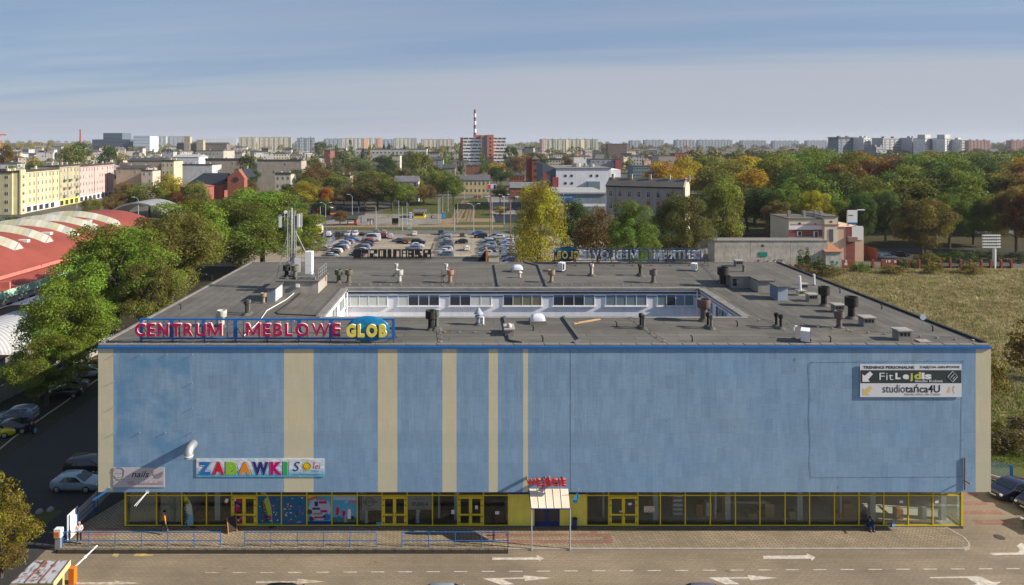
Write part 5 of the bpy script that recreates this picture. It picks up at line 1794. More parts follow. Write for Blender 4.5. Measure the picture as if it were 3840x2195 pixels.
def crown_mesh(name,n,leaf,seed,shape='round',clumps=40,cr=(.10,.2),mat=None,z0=.16):
 """crown of a tree of height 1 and width 1, made of leaf sprays gathered in boughs"""
 rg=np.random.default_rng(seed)
 C,Rr=[],[]
 while len(C)<clumps:
  d=rg.normal(0,1,3)
  d/=np.linalg.norm(d)
  q=rg.uniform(.25,1.0)**.5
  z=d[2]*q
  if shape=='round':
   hz=.5*(1-z0)
   wid=.5*(.92 if z>0 else 1.0)
   c=np.array([d[0]*q*(wid-.10),d[1]*q*(wid-.10),z0+hz+z*(hz-.09)])
  elif shape=='poplar':
   tz=rg.uniform(0,1)
   wid=.5*math.sin(math.pi*min(1,tz*.82+.14))**.7
   c=np.array([d[0]*wid*.72,d[1]*wid*.72,.08+.86*tz])
  elif shape=='tall':
   tz=rg.uniform(0,1)
   wid=.5*math.sin(math.pi*(tz*.86+.08))**.6
   c=np.array([d[0]*wid*.74,d[1]*wid*.74,z0+(.93-z0)*tz])
  elif shape=='conifer':
   tz=rg.uniform(0,1)**1.4
   wid=.5*(1-tz)+.03
   c=np.array([d[0]*wid*.8,d[1]*wid*.8,.06+.9*tz])
  else:
   c=np.array([d[0]*q*.40,d[1]*q*.40,.08+abs(z)*.72])
  r_=rg.uniform(*cr)
  if shape in('poplar','conifer'):
   r_*=.75
  C.append(c)
  Rr.append(r_)
 C,Rr=np.array(C),np.array(Rr)
 w=Rr**2
 idx=rg.choice(len(C),n,p=w/w.sum())
 d=rg.normal(0,1,(n,3))
 d[:,2]+=.35
 d/=np.linalg.norm(d,axis=1,keepdims=True)
 q=rg.uniform(.35,1.0,n)**.5
 stray=rg.uniform(0,1,n)<.06
 q[stray]*=rg.uniform(1.1,1.45,stray.sum())
 rr=(Rr[idx]*q)[:,None]
 P=C[idx]+d*rr*np.array([1.0,1.0,.72])
 N=d+rg.normal(0,.75,(n,3))
 N[:,2]+=.25
 N/=np.linalg.norm(N,axis=1,keepdims=True)
 S=leaf*rg.uniform(.55,1.35,n)
 me=quads_mesh(name,P,N,S,mat or m_leaf,rg)
 return me,C
def trunk_mesh(name,C,seed,shape,r0=.022,limbs=12):
 mb=MB()
 rg=random.Random(seed)
 top=.62 if shape!='bush'else.3
 pts=[(0,0,-.02),(rg.uniform(-.01,.01),rg.uniform(-.01,.01),.16),(rg.uniform(-.02,.02),rg.uniform(-.02,.02),.36),(rg.uniform(-.03,.03),rg.uniform(-.03,.03),top)]
 rs_=[r0*1.25,r0,r0*.7,r0*.3]
 for(a,b,p,q)in zip(pts,pts[1:],rs_,rs_[1:]):
  mb.tube(a,b,p,6,q,caps=False)
 for k in range(limbs):
  c=C[rg.randrange(len(C))]
  f=rg.uniform(.25,.9)
  base=(pts[1][0]+(pts[3][0]-pts[1][0])*f,pts[1][1]+(pts[3][1]-pts[1][1])*f,.16+(top-.16)*f)
  if c[2]<base[2]:
   base=(base[0],base[1],max(.12,c[2]-.08))
  mid=((base[0]+c[0])/2,(base[1]+c[1])/2,(base[2]+c[2])/2+.02)
  mb.tube(base,mid,r0*.42,5,r0*.28,caps=False)
  mb.tube(mid,tuple(c),r0*.28,5,r0*.08,caps=False)
 return mb.mesh(name,m_bark)
TP={}
def tree_proto(key,n,leaf,seed,shape='round',clumps=40,cr=(.10,.2),r0=.022,limbs=12,z0=.16):
 me,C=crown_mesh('crown',n,leaf,seed,shape,clumps,cr,z0=z0)
 TP[key]=(me,trunk_mesh('trunk',C,seed,shape,r0,limbs))
for k in range(3):
 tree_proto(f'near{k}',36000,.0088,11+k,'round',78,(.05,.14),.02,18,.12)
tree_proto('ntall',26000,.0105,47,'tall',110,(.09,.16),.018,16,.05)
tree_proto('nsparse',15000,.0105,19,'round',60,(.06,.12),.016,22,.05)
tree_proto('front',5200,.021,17,'bush',30,(.10,.2),.012,14)
for k in range(4):
 tree_proto(f'mid{k}',10500,.0142,31+k,'round',50,(.08,.17))
tree_proto('tall0',11000,.0145,41,'tall',46,(.09,.16),z0=.06)
tree_proto('tall1',6500,.018,42,'tall',40,(.09,.16))
for k in range(3):
 tree_proto(f'far{k}',2600,.027,51+k,'round',28,(.11,.2),limbs=6)
tree_proto('pop0',2400,.028,61,'poplar',44,(.10,.17),.015,6)
tree_proto('pop1',1600,.034,62,'poplar',36,(.10,.17),.015,6)
tree_proto('con0',1800,.03,65,'conifer',46,(.09,.15),.015,5)
tree_proto('bush0',1500,.035,71,'bush',22,(.12,.22),.012,8)
tree_proto('bush1',2600,.026,72,'bush',30,(.10,.2),.012,8)
G_LIME,G_GREEN,G_DARK,G_OLIVE=(.168,.222,.028),(.118,.178,.028),(.058,.094,.022),(.168,.186,.036)
G_YEL,G_GOLD,G_ORANGE,G_RUST,G_BROWN,G_GREY=(.33,.285,.024),(.36,.235,.022),(.34,.12,.016),(.17,.065,.022),(.19,.130,.042),(.13,.150,.075)
ORD=['','second ','third ','fourth ','fifth ','sixth ','seventh ','eighth ','ninth ','tenth ','eleventh ','twelfth ']
seen={}
def uniq(lab):
 k=seen.get(lab,0)
 seen[lab]=k+1
 if not k:
  return lab
 o=ORD[k]if k<len(ORD)else f'{k + 1}th '
 return o+lab
N_TREES=[0]
def tree(x,y,h,w,col,proto,label,group=None,name='tree',z=None,jit=.08):
 z=gz(x,y)if z is None else z
 me_c,me_t=TP[proto]
 r=thing(name,label,'bush'if name=='bush'else 'tree',(x,y,z),rnd.uniform(0,6.28),group,(w,w,h))
 c=tuple(max(.004,q*rnd.uniform(1-jit,1+jit))for q in col)
 obj('crown',me_c,r,c)
 obj('trunk',me_t,r)
 N_TREES[0]+=1
 return r
def ptree(u,Y,vtop,wpx,col,proto,label,group=None,vbase=None,name='tree',**kw):
 x=X(u,Y)
 h=(Z(vtop,Y)-gz(x,Y))*(1.05 if name=='tree'else 1.0)
 return tree(x,Y,h,wpx*Y/F*(1.35 if proto[:3]in('mid','far','tal')else 1.1),col,proto,label,group,name=name,**kw)
GL='lime trees along the street left of the building'
for(u,Y,vt,w,col,p,lab)in((262,88,1035,410,G_LIME,'near0','lime tree overhanging the parked cars, nearest of the row beside the building'),(175,82,1240,330,G_LIME,'near1','low lime tree hanging over the shaded parked cars nearest the camera'),(440,113,840,480,G_LIME,'near1','broad lime tree whose crown hides the end of the red hall eave'),(345,124,890,280,G_OLIVE,'near2','olive lime tree crown against the green fascia of the hall'),(640,132,780,430,G_OLIVE,'near2','olive lime tree behind the left edge of the flat roof'),(700,150,742,400,G_LIME,'near0','tall lime tree standing over the far end of the red hall'),(900,160,750,400,G_GREEN,'near1','green lime tree right behind the left back corner of the roof'),(985,176,690,410,G_LIME,'near2','tallest lime tree, left of the antenna mast'),(1095,170,770,290,G_LIME,'near0','lime tree behind the antenna mast at the edge of the car park'),(800,186,748,300,G_GREEN,'near1','dark green lime tree between the red hall and the tallest lime'),(560,108,965,270,G_OLIVE,'near2','low lime tree pressed against the left roof edge')):
 ptree(u,Y,vt,w,col,p,lab,GL)
ptree(5,49.6,1858,310,(.23,.205,.026),'nsparse','yellowing tree in front beside the gatekeeper hut roof',jit=.03,z=0)
tree(-37.6,54.2,6.6,4.6,(.19,.17,.02),'front','slim yellowing sapling behind the gatekeeper hut',z=0,name='tree')
KEY=[(2023,138,705,235,(.30,.265,.03),'ntall','tall yellow poplar standing at the right edge of the car park'),(2155,172,752,150,G_DARK,'mid0','dark green tree right of the tall yellow poplar'),(2240,158,775,165,G_BROWN,'mid1','thin russet brown tree behind the back sign'),(2372,146,752,210,(.125,.18,.03),'near1','round bright green maple behind the back sign'),(2568,160,706,245,(.13,.135,.04),'near2','wide olive tree with visible boughs before the grey tenement'),(2715,185,685,150,G_OLIVE,'mid2','olive tree at the right end of the grey tenement'),(2470,172,800,100,G_DARK,'mid3','small dark tree between the green maple and the olive tree'),(1275,262,790,58,G_BROWN,'mid2','small round brown tree by the green roofed kiosk'),(1215,330,720,90,G_OLIVE,'mid0','olive tree beside the standing bus'),(1145,320,680,130,G_YEL,'mid1','large yellow green tree left of the bus'),(1222,318,705,55,G_ORANGE,'mid2','orange red tree beside the bus road'),(1225,330,760,70,G_RUST,'mid3','dark red undergrowth tree beneath the orange one'),(1075,300,720,130,G_DARK,'mid3','dark tree above the antenna mast'),(1130,420,635,110,G_GREY,'mid0','grey green tree behind the yellow green one'),(1180,400,610,110,G_BROWN,'mid1','brown tree left of the red shop'),(1260,370,660,120,G_OLIVE,'mid2','olive tree above the bus'),(1345,330,690,130,G_BROWN,'mid3','bronze brown plane tree over the square, left one'),(1415,320,655,160,(.115,.115,.035),'mid1','broad olive plane tree in the middle of the square'),(1470,318,670,110,G_GREEN,'mid0','green plane tree with a clear trunk over the square'),(1530,330,690,90,G_OLIVE,'mid2','olive plane tree left of the yellow kiosk'),(1590,345,690,90,G_BROWN,'mid3','brown plane tree behind the yellow kiosk'),(1570,440,577,95,G_OLIVE,'tall1','tall bronze green tree behind the white house with the grey roof'),(1660,360,640,90,G_OLIVE,'mid0','olive tree beside the tram poles'),(1700,350,650,90,G_GREEN,'mid1','green tree beside the tram tracks'),(1440,520,585,100,G_DARK,'mid2','dark green dome tree in front of the long white block'),(1360,480,600,100,G_GREY,'mid3','grey green tree above the red shop'),(1320,520,615,70,G_GOLD,'far0','golden tree left of the dark dome tree'),(1290,560,570,90,G_GREY,'far1','pale grey green tree among the roofs'),(1880,470,625,90,G_DARK,'mid0','dark chestnut tree right of the yellow house'),(1862,520,610,70,G_GOLD,'far2','golden tree under the brick hospital'),(1875,300,775,60,G_GOLD,'mid2','small golden tree beside the paved path'),(1905,400,740,60,G_YEL,'mid3','yellow tree at the road crossing'),(1875,360,690,55,G_OLIVE,'mid1','olive tree behind the billboard pole'),(1915,690,555,60,G_DARK,'tall1','tall dark tree right of the brick hospital'),(1680,640,555,52,G_GREEN,'pop0','broad poplar left of the brick hospital'),(1727,560,545,26,G_DARK,'pop0','slim dark poplar against the brick hospital'),(1808,600,560,36,G_GREEN,'pop0','leaning poplar in front of the brick hospital tower'),(1840,620,600,50,G_GREY,'far0','grey green willow under the brick hospital tower'),(1315,680,532,40,G_GREEN,'pop0','tall poplar before the cream apartment blocks'),(1262,640,548,26,G_GREEN,'pop1','slim poplar left of the tall poplar'),(1296,660,560,22,G_GREY,'pop1','slim grey poplar beside the tall poplar'),(1385,640,550,24,G_YEL,'pop1','slim yellowing poplar by the long white block'),(1360,610,560,22,G_DARK,'pop1','slim dark poplar by the long white block'),(1200,700,535,60,G_GREY,'tall1','pale willow in front of the grey blue apartment slab'),(1440,800,545,18,G_DARK,'pop1','first of three dark poplars behind the long white block'),(1458,800,542,18,G_DARK,'pop1','second of three dark poplars behind the long white block'),(1516,780,545,26,G_DARK,'con0','dark spruce at the end of the long white block'),(925,430,590,80,G_DARK,'tall1','dark tall tree behind the brick church'),(935,350,680,80,G_BROWN,'mid2','brown tree right of the brick church'),(740,262,685,110,G_OLIVE,'mid2','olive tree below the brick church'),(640,300,650,110,G_YEL,'mid1','yellow tree left of the brick church'),(560,290,680,130,G_OLIVE,'mid3','olive tree behind the grey arched canopy'),(480,300,685,110,G_BROWN,'mid0','russet tree at the end of the pink tenement'),(420,285,730,90,G_BROWN,'mid1','brown street tree before the pink tenement'),(345,262,745,80,G_OLIVE,'mid2','olive street tree before the beige tenement'),(690,275,720,100,G_RUST,'mid3','rusty tree between the canopy and the church'),(40,232,795,150,G_DARK,'bush1','dark low tree behind the red hall roof'),(300,780,535,90,G_DARK,'far1','dark wooded clump left of the glass office'),(410,640,545,60,G_DARK,'far2','dark tree before the glass office'),(275,610,540,90,G_OLIVE,'far0','bronze tree on the left before the old roofs'),(25,560,545,70,G_BROWN,'far1','brown bare topped tree at the left edge of the city'),]
for k,(u,Y,vt,w,c)in enumerate(((1100,350,690,90,2),(1160,360,665,100,0),(1195,440,630,90,1),(1250,430,640,90,0),(1300,410,650,90,4),(1335,440,640,90,3),(1390,400,640,110,0),(1430,430,630,110,2),(1450,380,665,100,0),(1500,350,690,80,1),(1505,450,635,80,4),(1545,380,660,80,0),(1620,400,660,80,3),(1640,460,620,80,2),(1600,500,590,80,0),(1705,400,690,70,1),(1690,480,640,70,0),(1210,300,745,80,2),(1110,290,760,100,1),(1290,350,730,70,4),(1370,345,720,90,3),(1250,500,600,80,3),(1340,560,590,70,1),(1480,600,575,70,2),(1545,640,565,70,0),(1650,560,585,60,1),(1950,600,590,70,4),(2010,650,570,80,2),(1170,560,590,70,0),(1100,560,590,80,3))):
 c_,n_=((G_OLIVE,'olive'),(G_GREEN,'green'),(G_DARK,'dark green'),(G_GREY,'grey green'),(G_BROWN,'bronze'))[c]
 place=('left of the bus','above the bus','behind the bus road','beyond the red bannered shop','around the plane trees','behind the plane trees','behind the white pitched house','by the yellow kiosk lawn','by the long yellow house','below the long white block','below the brick towers')[0 if u<1130 else 1 if u<1200 else 2 if u<1260 else 3 if u<1330 else 4 if u<1400 else 5 if u<1470 else 6 if u<1560 else 7 if u<1630 else 8 if u<1720 else 10]
 KEY.append((u,Y,vt,w,c_,'mid%d'%(k%4),'x'));KEY[-1]=KEY[-1][:6]+(uniq(f"{('', 'crooked ', 'full crowned ')[k % 3]}{n_} tree {place}"+(', farther row'if Y>420 else '')),)
for(u,Y,vt,w,col,p,lab)in KEY:
 ptree(u,Y,vt,w,col,p,lab)
GP='park trees behind the field'
PARK=[(2500,330,605,130,G_GOLD),(2580,350,590,140,G_YEL),(2650,380,585,120,G_OLIVE),(2720,300,600,170,G_OLIVE),(2790,330,585,150,G_YEL),(2860,340,575,150,G_GREEN),(2930,300,590,160,G_OLIVE),(3010,310,580,170,G_GREEN),(3090,330,562,180,G_GREEN),(3170,320,570,170,(.11,.14,.02)),(3240,300,590,140,G_OLIVE),(3300,290,585,150,G_RUST),(3390,290,600,170,G_DARK),(3470,310,580,180,G_GREEN),(3550,300,590,170,G_GREEN),(3640,330,565,180,G_GREEN),(3720,320,580,150,G_GREY),(3800,330,590,150,G_GOLD),(3870,300,600,160,G_GOLD),(2800,245,700,160,G_DARK),(2880,235,700,150,G_DARK),(2950,225,690,150,G_GREEN),(3030,235,660,170,G_GREEN),(3110,240,640,150,G_DARK),(3170,255,610,130,(.19,.12,.03)),(3250,240,660,150,G_OLIVE),(3340,250,650,160,G_DARK),(3420,240,660,170,G_OLIVE),(3500,245,630,170,G_DARK),(3590,240,640,170,G_OLIVE),(3680,245,650,170,G_GREEN),(3770,240,640,170,G_BROWN),(3850,235,650,170,G_BROWN),(2920,208,750,120,G_BROWN),(3060,208,715,130,G_YEL),(3150,212,740,110,G_GREEN),(3230,205,720,110,G_DARK),(3320,215,720,140,G_DARK),(3455,186,730,210,(.135,.115,.03)),(3560,205,720,150,G_GREEN),(3650,212,730,140,G_GREEN),(3740,208,720,150,G_OLIVE),(3810,196,690,170,G_BROWN),(3875,190,700,150,(.20,.10,.025)),(2740,270,650,130,G_OLIVE),(2690,260,690,120,G_GREEN),(2830,270,640,140,G_GOLD),(3000,265,620,130,G_DARK),(3400,270,620,130,G_OLIVE),(3580,272,600,150,G_GREEN),(3700,275,610,150,G_DARK),(2760,410,590,110,G_YEL),(2990,420,575,120,G_GREEN),(3230,420,570,110,G_GOLD),(3480,410,570,130,G_OLIVE),(3780,420,570,120,G_GREEN),]
cn={G_GOLD:'golden',G_YEL:'yellow',G_OLIVE:'olive',G_GREEN:'green',G_DARK:'dark green',G_RUST:'rust red',G_BROWN:'brown',G_GREY:'grey green'}
REF=[(2500,'the white industrial hall'),(2560,'the grey tenement'),(2720,'the lamp by the long wall'),(2990,'the flat pink house'),(3190,'the white hoarding'),(3330,'the silver parked car'),(3470,'the big bronze tree'),(3715,'the lattice billboard'),(3850,'the edge of the field')]
for k,(u,Y,vt,w,col)in enumerate(PARK):
 near=min(REF,key=lambda r:abs(r[0]-u))[1]
 row='front row'if Y<216 else('second row'if Y<258 else('middle rows'if Y<300 else('back row'if Y<400 else 'far rear')))
 lab=uniq(f"{cn.get(col, 'warm brown')} park tree in the {row} near {near}")
 if u==3455:
  lab='big bronze round tree in front of the park by the parked cars'
 p='near%d'%(k%3)if Y<216 else 'mid%d'%(k%4)
 ptree(u,Y,vt,w*1.18,col,p,lab,GP)
BU=[(3880,92,1130,200,(.17,.13,.03),'bush1','large yellow brown shrub at the right edge of the field'),(3738,86,1290,75,(.16,.13,.03),'bush1','golden shrub behind the right end of the building'),(3738,74,1540,90,G_OLIVE,'bush1','olive shrub by the mesh fence'),(3850,74,1545,150,(.12,.10,.035),'bush0','brown shrub above the field path'),(3225,168,970,75,G_GREEN,'bush1','round green shrub over the painted brick fence'),(3020,166,905,70,G_DARK,'bush1','dark shrub growing on the long grey wall'),(3072,166,950,45,G_DARK,'bush0','ivy clad stump against the long grey wall'),(3388,170,958,34,G_DARK,'bush0','clipped dark bush right of the silver car'),(3424,170,962,26,G_DARK,'bush0','clipped narrow bush between two brick pillars'),(3000,160,975,110,(.16,.11,.05),'bush0','dry russet scrub at the foot of the long wall'),(3110,163,985,120,(.15,.13,.04),'bush0','dry scrub below the graffiti wall'),(3350,165,985,90,(.19,.15,.05),'bush0','straw coloured scrub before the brick fence'),(3500,165,970,80,(.17,.14,.03),'bush0','yellow scrub before the brick fence by the big bronze tree'),(3640,165,975,90,(.18,.14,.04),'bush0','yellow scrub near the lattice billboard'),(3480,178,930,110,(.17,.15,.03),'bush1','yellow green bush under the big bronze tree'),(3600,182,925,130,G_DARK,'bush1','dark hedge bush behind the brick pillars'),(3710,184,925,120,G_DARK,'bush1','dark hedge bush behind the lattice billboard'),(3820,182,930,110,G_DARK,'bush1','dark hedge bush at the right end of the fence'),(3530,182,935,80,G_DARK,'bush0','dark hedge bush beside the big bronze tree'),(3660,82,1240,120,(.18,.12,.04),'bush0','rusty thin shrub at the right roof edge'),(3720,70,1600,130,(.09,.07,.03),'bush0','dead brown brushwood behind the mesh fence'),(3800,70,1590,150,(.10,.08,.03),'bush0','dead brown brushwood below the field path')]
for(u,Y,vt,w,col,p,lab)in BU:
 ptree(u,Y,vt,w,col,p,lab,name='bush',z=0)
#  cars
t=NT('car_paint')
c_=t.objcol()
t.bsdf(c_,.32,.25,None,.5,coat=.8)
m_paint=t.m
t=NT('car_glass')
t.bsdf((.012,.016,.02),.06,0,None,.8)
m_cglass=t.m
m_tyre=M('tyre',(.012,.012,.013),.85)
m_rim=M('wheel_rim',(.40,.41,.42),.35,.7)
t=NT('tail_light')
t.bsdf((.45,.01,.008),.2,0,None,.6)
m_tail=t.m
t=NT('head_light')
t.bsdf((.60,.62,.64),.12,0,None,.8)
m_head=t.m
m_plate=M('number_plate',(.55,.56,.54),.5,var=.03)
def car_proto(name,L,W,Hh,cont,belt,gl,detail=False,wheel=.31,wb=None,cat='car'):
 """cont: upper contour (x from rear to front as fraction of L, z); gl=(rear glass base, rear roof, front roof, windscreen base) fractions"""
 th=thing(name,'x',cat,(0,0,-500))
 kids=[]
 def part(n,mb,mat,parent=th,smooth=False,subs=None):
  o=mb.build(n,mat,parent,smooth)
  if parent is th:
   kids.append((o,[]))
  else:
   for k in kids:
    if k[0]is parent:
     k[1].append(o)
  return o
 xs_=[c[0]for c in cont]
 def topz(f):return float(np.interp(f,xs_,[c[1]for c in cont]))
 def hw(f):
  e=1-.20*max(0,(abs(f-.5)-.36)/.14)**2
  return W/2*e
 fs=sorted(set([0,.015,.05]+xs_+[.95,.985,1.0,.30,.45,.6]))
 body=MB()
 ring=[]
 for f in fs:
  x=(f-.5)*L
  w,tz=hw(f),topz(f)
  b_=min(belt,tz-.05)
  gh=max(0,(tz-belt)/(Hh-belt))
  wr=w*(.975-.19*gh)
  zb=.20+(.10 if f<.03 or f>.97 else 0)
  half=[(w*.86,zb),(w*.985,zb+.13),(w,.52),(w*.975,b_),(wr,tz-.045-.02*gh),(wr-.14,tz-.006),(0,tz+.012)]
  ring.append([(x,y,z)for y,z in half]+[(x,-y,z)for y,z in half[-2::-1]])
 nR=len(ring[0])
 for r_ in ring:
  body.v+=r_
 for j in range(len(ring)-1):
  for k in range(nR):
   q=(k+1)%nR
   body.f.append((j*nR+k,j*nR+q,(j+1)*nR+q,(j+1)*nR+k)[::-1])
   body.m.append(0)
 body.f.append(tuple(range(nR)))
 body.f.append(tuple((len(ring)-1)*nR+k for k in range(nR-1,-1,-1)))
 body.m+=[0,0]
 part('body',body,m_paint,smooth=True)
 g0,g1,g2,g3=gl
 def side(f,up):
  x=(f-.5)*L
  w,tz=hw(f),topz(f)
  gh=max(0,(tz-belt)/(Hh-belt))
  if up:
   return(x,w*(.975-.19*gh)+.012,tz-.10)
  return(x,w*.975+.014,belt+.03)
 split=g1+(g2-g1)*.45
 for s in(1,-1):
  for(fa,fb,fc,fd)in(((g0+.03 if g0<g1 else g1),split-.008,split-.008,g1+.02),(split+.008,g3-.045,g2-.01,split+.008)):
   q=[side(fa,0),side(fb,0),side(fc,1),side(fd,1)]
   q=[(x,s*y,z)for x,y,z in q]
   mb=MB()
   mb.poly(q if s<0 else q[::-1])
   part('side_window',mb,m_cglass)
 for(fa,fb,nm)in((g3,g2,'windscreen'),(g0,g1,'rear_window')):
  xa,xb=(fa-.5)*L,(fb-.5)*L
  za,zb=topz(fa),topz(fb)
  n_=Vector((abs(zb-za),0,abs(xa-xb))).normalized()*.03
  sx_=1 if fa>fb else-1
  wa,wb_=hw(fa)*.80,hw(fb)*.68
  P_=[(xa+sx_*n_.x,-wa,za+n_.z+.02),(xa+sx_*n_.x,wa,za+n_.z+.02),(xb+sx_*n_.x,wb_,zb+n_.z-.03),(xb+sx_*n_.x,-wb_,zb+n_.z-.03)]
  mb=MB()
  mb.poly(P_ if sx_>0 else P_[::-1])
  part(nm,mb,m_cglass)
 wb=wb or L*.61
 for fx_ in(-wb/2-.02*L,wb/2-.02*L):
  for s in(1,-1):
   mb=MB().tube((fx_,s*(W/2-.20),wheel),(fx_,s*(W/2+.012),wheel),wheel,16)
   wo=part('wheel',mb,m_tyre)
   mb=MB().tube((fx_,s*(W/2+.013),wheel),(fx_,s*(W/2+.03),wheel),wheel*.66,10,wheel*.55)
   part('rim',mb,m_rim,wo)
 for s in(1,-1):
  y0=s*hw(.99)*.72
  part('headlight',MB().box(L/2-.16,L/2-.005,min(y0,y0+s*.2),max(y0,y0+s*.2),.58,.72),m_head)
  part('tail_light',MB().box(-L/2+.0,-L/2+.16,min(y0+s*.02,y0+s*.19),max(y0+s*.02,y0+s*.19),.66,.92),m_tail)
  ym=s*(W/2+.02)
  part('mirror',MB().box((g3-.5)*L-.22,(g3-.5)*L-.10,min(ym,ym+s*.16),max(ym,ym+s*.16),belt+.0,belt+.13),m_paint)
 part('number_plate',MB().box(-L/2-.012,-L/2+.0,-.26,.26,.48,.59),m_plate)
 part('number_plate',MB().box(L/2-.0,L/2+.012,-.26,.26,.40,.51),m_plate)
 if detail:
  part('grille',MB().box(L/2-.02,L/2+.006,-.5,.5,.55,.66),m_black)
  for s in(1,-1):
   for f_ in(g3-.05,split):
    part('door_seam',MB().box((f_-.5)*L-.006,(f_-.5)*L+.006,min(s*(hw(f_)-.03),s*(hw(f_)+.006)),max(s*(hw(f_)-.03),s*(hw(f_)+.006)),.32,belt),m_black)
   part('sill',MB().box(-wb/2+.35,wb/2-.4,min(s*(W/2-.1),s*(W/2-.005)),max(s*(W/2-.1),s*(W/2-.005)),.17,.26),m_black)
 return th,kids
HB=[(0,.72),(.02,.98),(.09,1.2),(.2,1.42),(.35,1.47),(.55,1.43),(.74,.97),(.93,.80),(1,.60)]
SD=[(0,.70),(.03,.96),(.15,1.02),(.30,1.36),(.42,1.43),(.57,1.40),(.74,.96),(.94,.80),(1,.58)]
ES=[(0,.75),(.02,1.0),(.06,1.28),(.12,1.43),(.4,1.48),(.57,1.43),(.74,.98),(.94,.82),(1,.60)]
MV=[(0,.8),(.02,1.1),(.06,1.45),(.12,1.62),(.4,1.68),(.60,1.60),(.82,1.08),(.95,.88),(1,.64)]
SV=[(0,.8),(.02,1.08),(.07,1.42),(.14,1.64),(.4,1.68),(.56,1.62),(.72,1.12),(.94,1.0),(1,.70)]
VN=[(0,.9),(.01,1.9),(.03,2.45),(.06,2.52),(.5,2.56),(.70,2.42),(.83,1.5),(.97,1.15),(1,.7)]
CARS={'hatchback':car_proto('parked_car',4.1,1.74,1.47,HB,.93,(.03,.17,.55,.74)),'saloon':car_proto('parked_car',4.6,1.77,1.43,SD,.93,(.15,.31,.56,.74)),'estate':car_proto('parked_car',4.6,1.78,1.48,ES,.94,(.025,.11,.56,.74)),'people carrier':car_proto('parked_car',4.5,1.82,1.68,MV,1.02,(.025,.11,.59,.82)),'off-roader':car_proto('parked_car',4.5,1.86,1.68,SV,1.06,(.025,.13,.555,.72),wheel=.36),'near hatchback':car_proto('parked_car',4.25,1.78,1.48,HB,.93,(.03,.17,.55,.74),True),'near saloon':car_proto('parked_car',4.6,1.80,1.45,SD,.93,(.15,.31,.56,.74),True),'near estate':car_proto('parked_car',4.25,1.76,1.62,[(0,.75),(.02,1.05),(.06,1.4),(.13,1.58),(.4,1.62),(.57,1.55),(.76,1.02),(.94,.84),(1,.60)],.98,(.025,.12,.56,.76),True),}
VANP=car_proto('delivery_van',6.0,2.05,2.56,VN,1.45,(.012,.02,.70,.83),wheel=.35,cat='van')
SIL,GRY,BLK,WHT,BLU,NVY,RED,MAR,TEA,DGR=(.42,.43,.45),(.14,.15,.16),(.010,.011,.014),(.68,.68,.68),(.03,.09,.30),(.012,.022,.075),(.42,.012,.012),(.16,.012,.016),(.03,.16,.22),(.012,.045,.04)
LBL,YLW,GRN=(.16,.23,.34),(.60,.42,.005),(.50,.58,.52)
CNAME={SIL:'silver',GRY:'grey',BLK:'black',WHT:'white',BLU:'blue',NVY:'navy',RED:'red',MAR:'maroon',TEA:'teal',DGR:'dark green',LBL:'pale blue',YLW:'yellow',GRN:'mint green'}
GC='cars in the car park behind the building'
def car(kind,x,y,rz,col,label,group=GC,z=.012):
 th,kids=CARS[kind]if kind in CARS else VANP
 jc=tuple(min(.8,c*rnd.uniform(.9,1.1))for c in col)
 return dup(th,kids,(x,y,z),rz,label,color=jc,group=group,colored=('body','mirror'))
def pcar(kind,u,v,rz,col,label,group=GC):
 x,y=at(u,v)
 return car(kind,x,y,R(rz),col,label,group)
KND=['hatchback','estate','saloon','people carrier','off-roader']
def row(tag_,cols,u_a,v_a,u_b,v_b,n,rz,kinds,whence):
 """one file of cars side by side, from far to near"""
 (xa,ya),(xb,yb_)=at(u_a,v_a),at(u_b,v_b)
 for k in range(n):
  q=k/max(1,n-1)
  kd=kinds[k%len(kinds)]
  o=['first','second','third','fourth','fifth','sixth','seventh','eighth','ninth','tenth','eleventh','twelfth','thirteenth','fourteenth','fifteenth','sixteenth','seventeenth','eighteenth','nineteenth','twentieth'][k]
  car(kd,xa+(xb-xa)*q+rnd.uniform(-.5,.5),ya+(yb_-ya)*q+rnd.uniform(-.2,.2),R(rz+rnd.uniform(-3,3)),cols[k%len(cols)],f'{CNAME[cols[k % len(cols)]]} {kd}, {o} from {whence} in the {tag_}')
row('file under the tram loop',[TEA,SIL,MAR,GRY,SIL,LBL,GRY,BLK,NVY,DGR,SIL,WHT,WHT,GRY,BLK,NVY],1674,889,1664,978,16,180,['hatchback','estate','estate','people carrier','saloon','hatchback','off-roader'],'the road')
row('file left of the slatted hood',[BLK,WHT,RED,BLK,DGR,LBL,SIL,GRY,DGR,BLK,NVY,SIL,GRY],1830,905,1826,966,13,180,['saloon','estate','hatchback','people carrier','estate','off-roader'],'the road')
row('file beside the yellow poplar',[NVY,SIL,WHT,LBL,RED,SIL,SIL,MAR,GRY,SIL,SIL,NVY,DGR,BLK,BLU],1897,905,1917,984,15,180,['hatchback','estate','people carrier','saloon','hatchback','off-roader','estate'],'the road')
row('file behind the letter plates',[LBL,SIL,BLU,SIL,NVY,WHT,DGR,SIL,GRY],1300,914,1232,975,9,165,['estate','hatchback','saloon','estate','people carrier'],'the road')
row('short file by the letter plates',[RED,BLK,DGR,GRY,LBL,SIL,MAR,BLK,NVY],1383,910,1330,972,9,168,['hatchback','hatchback','saloon','estate','people carrier'],'the road')
row('second file right of the slatted hood',[SIL,RED,WHT,NVY,SIL,BLK,GRY],1965,912,1985,960,7,180,['estate','hatchback','saloon'],'the road')
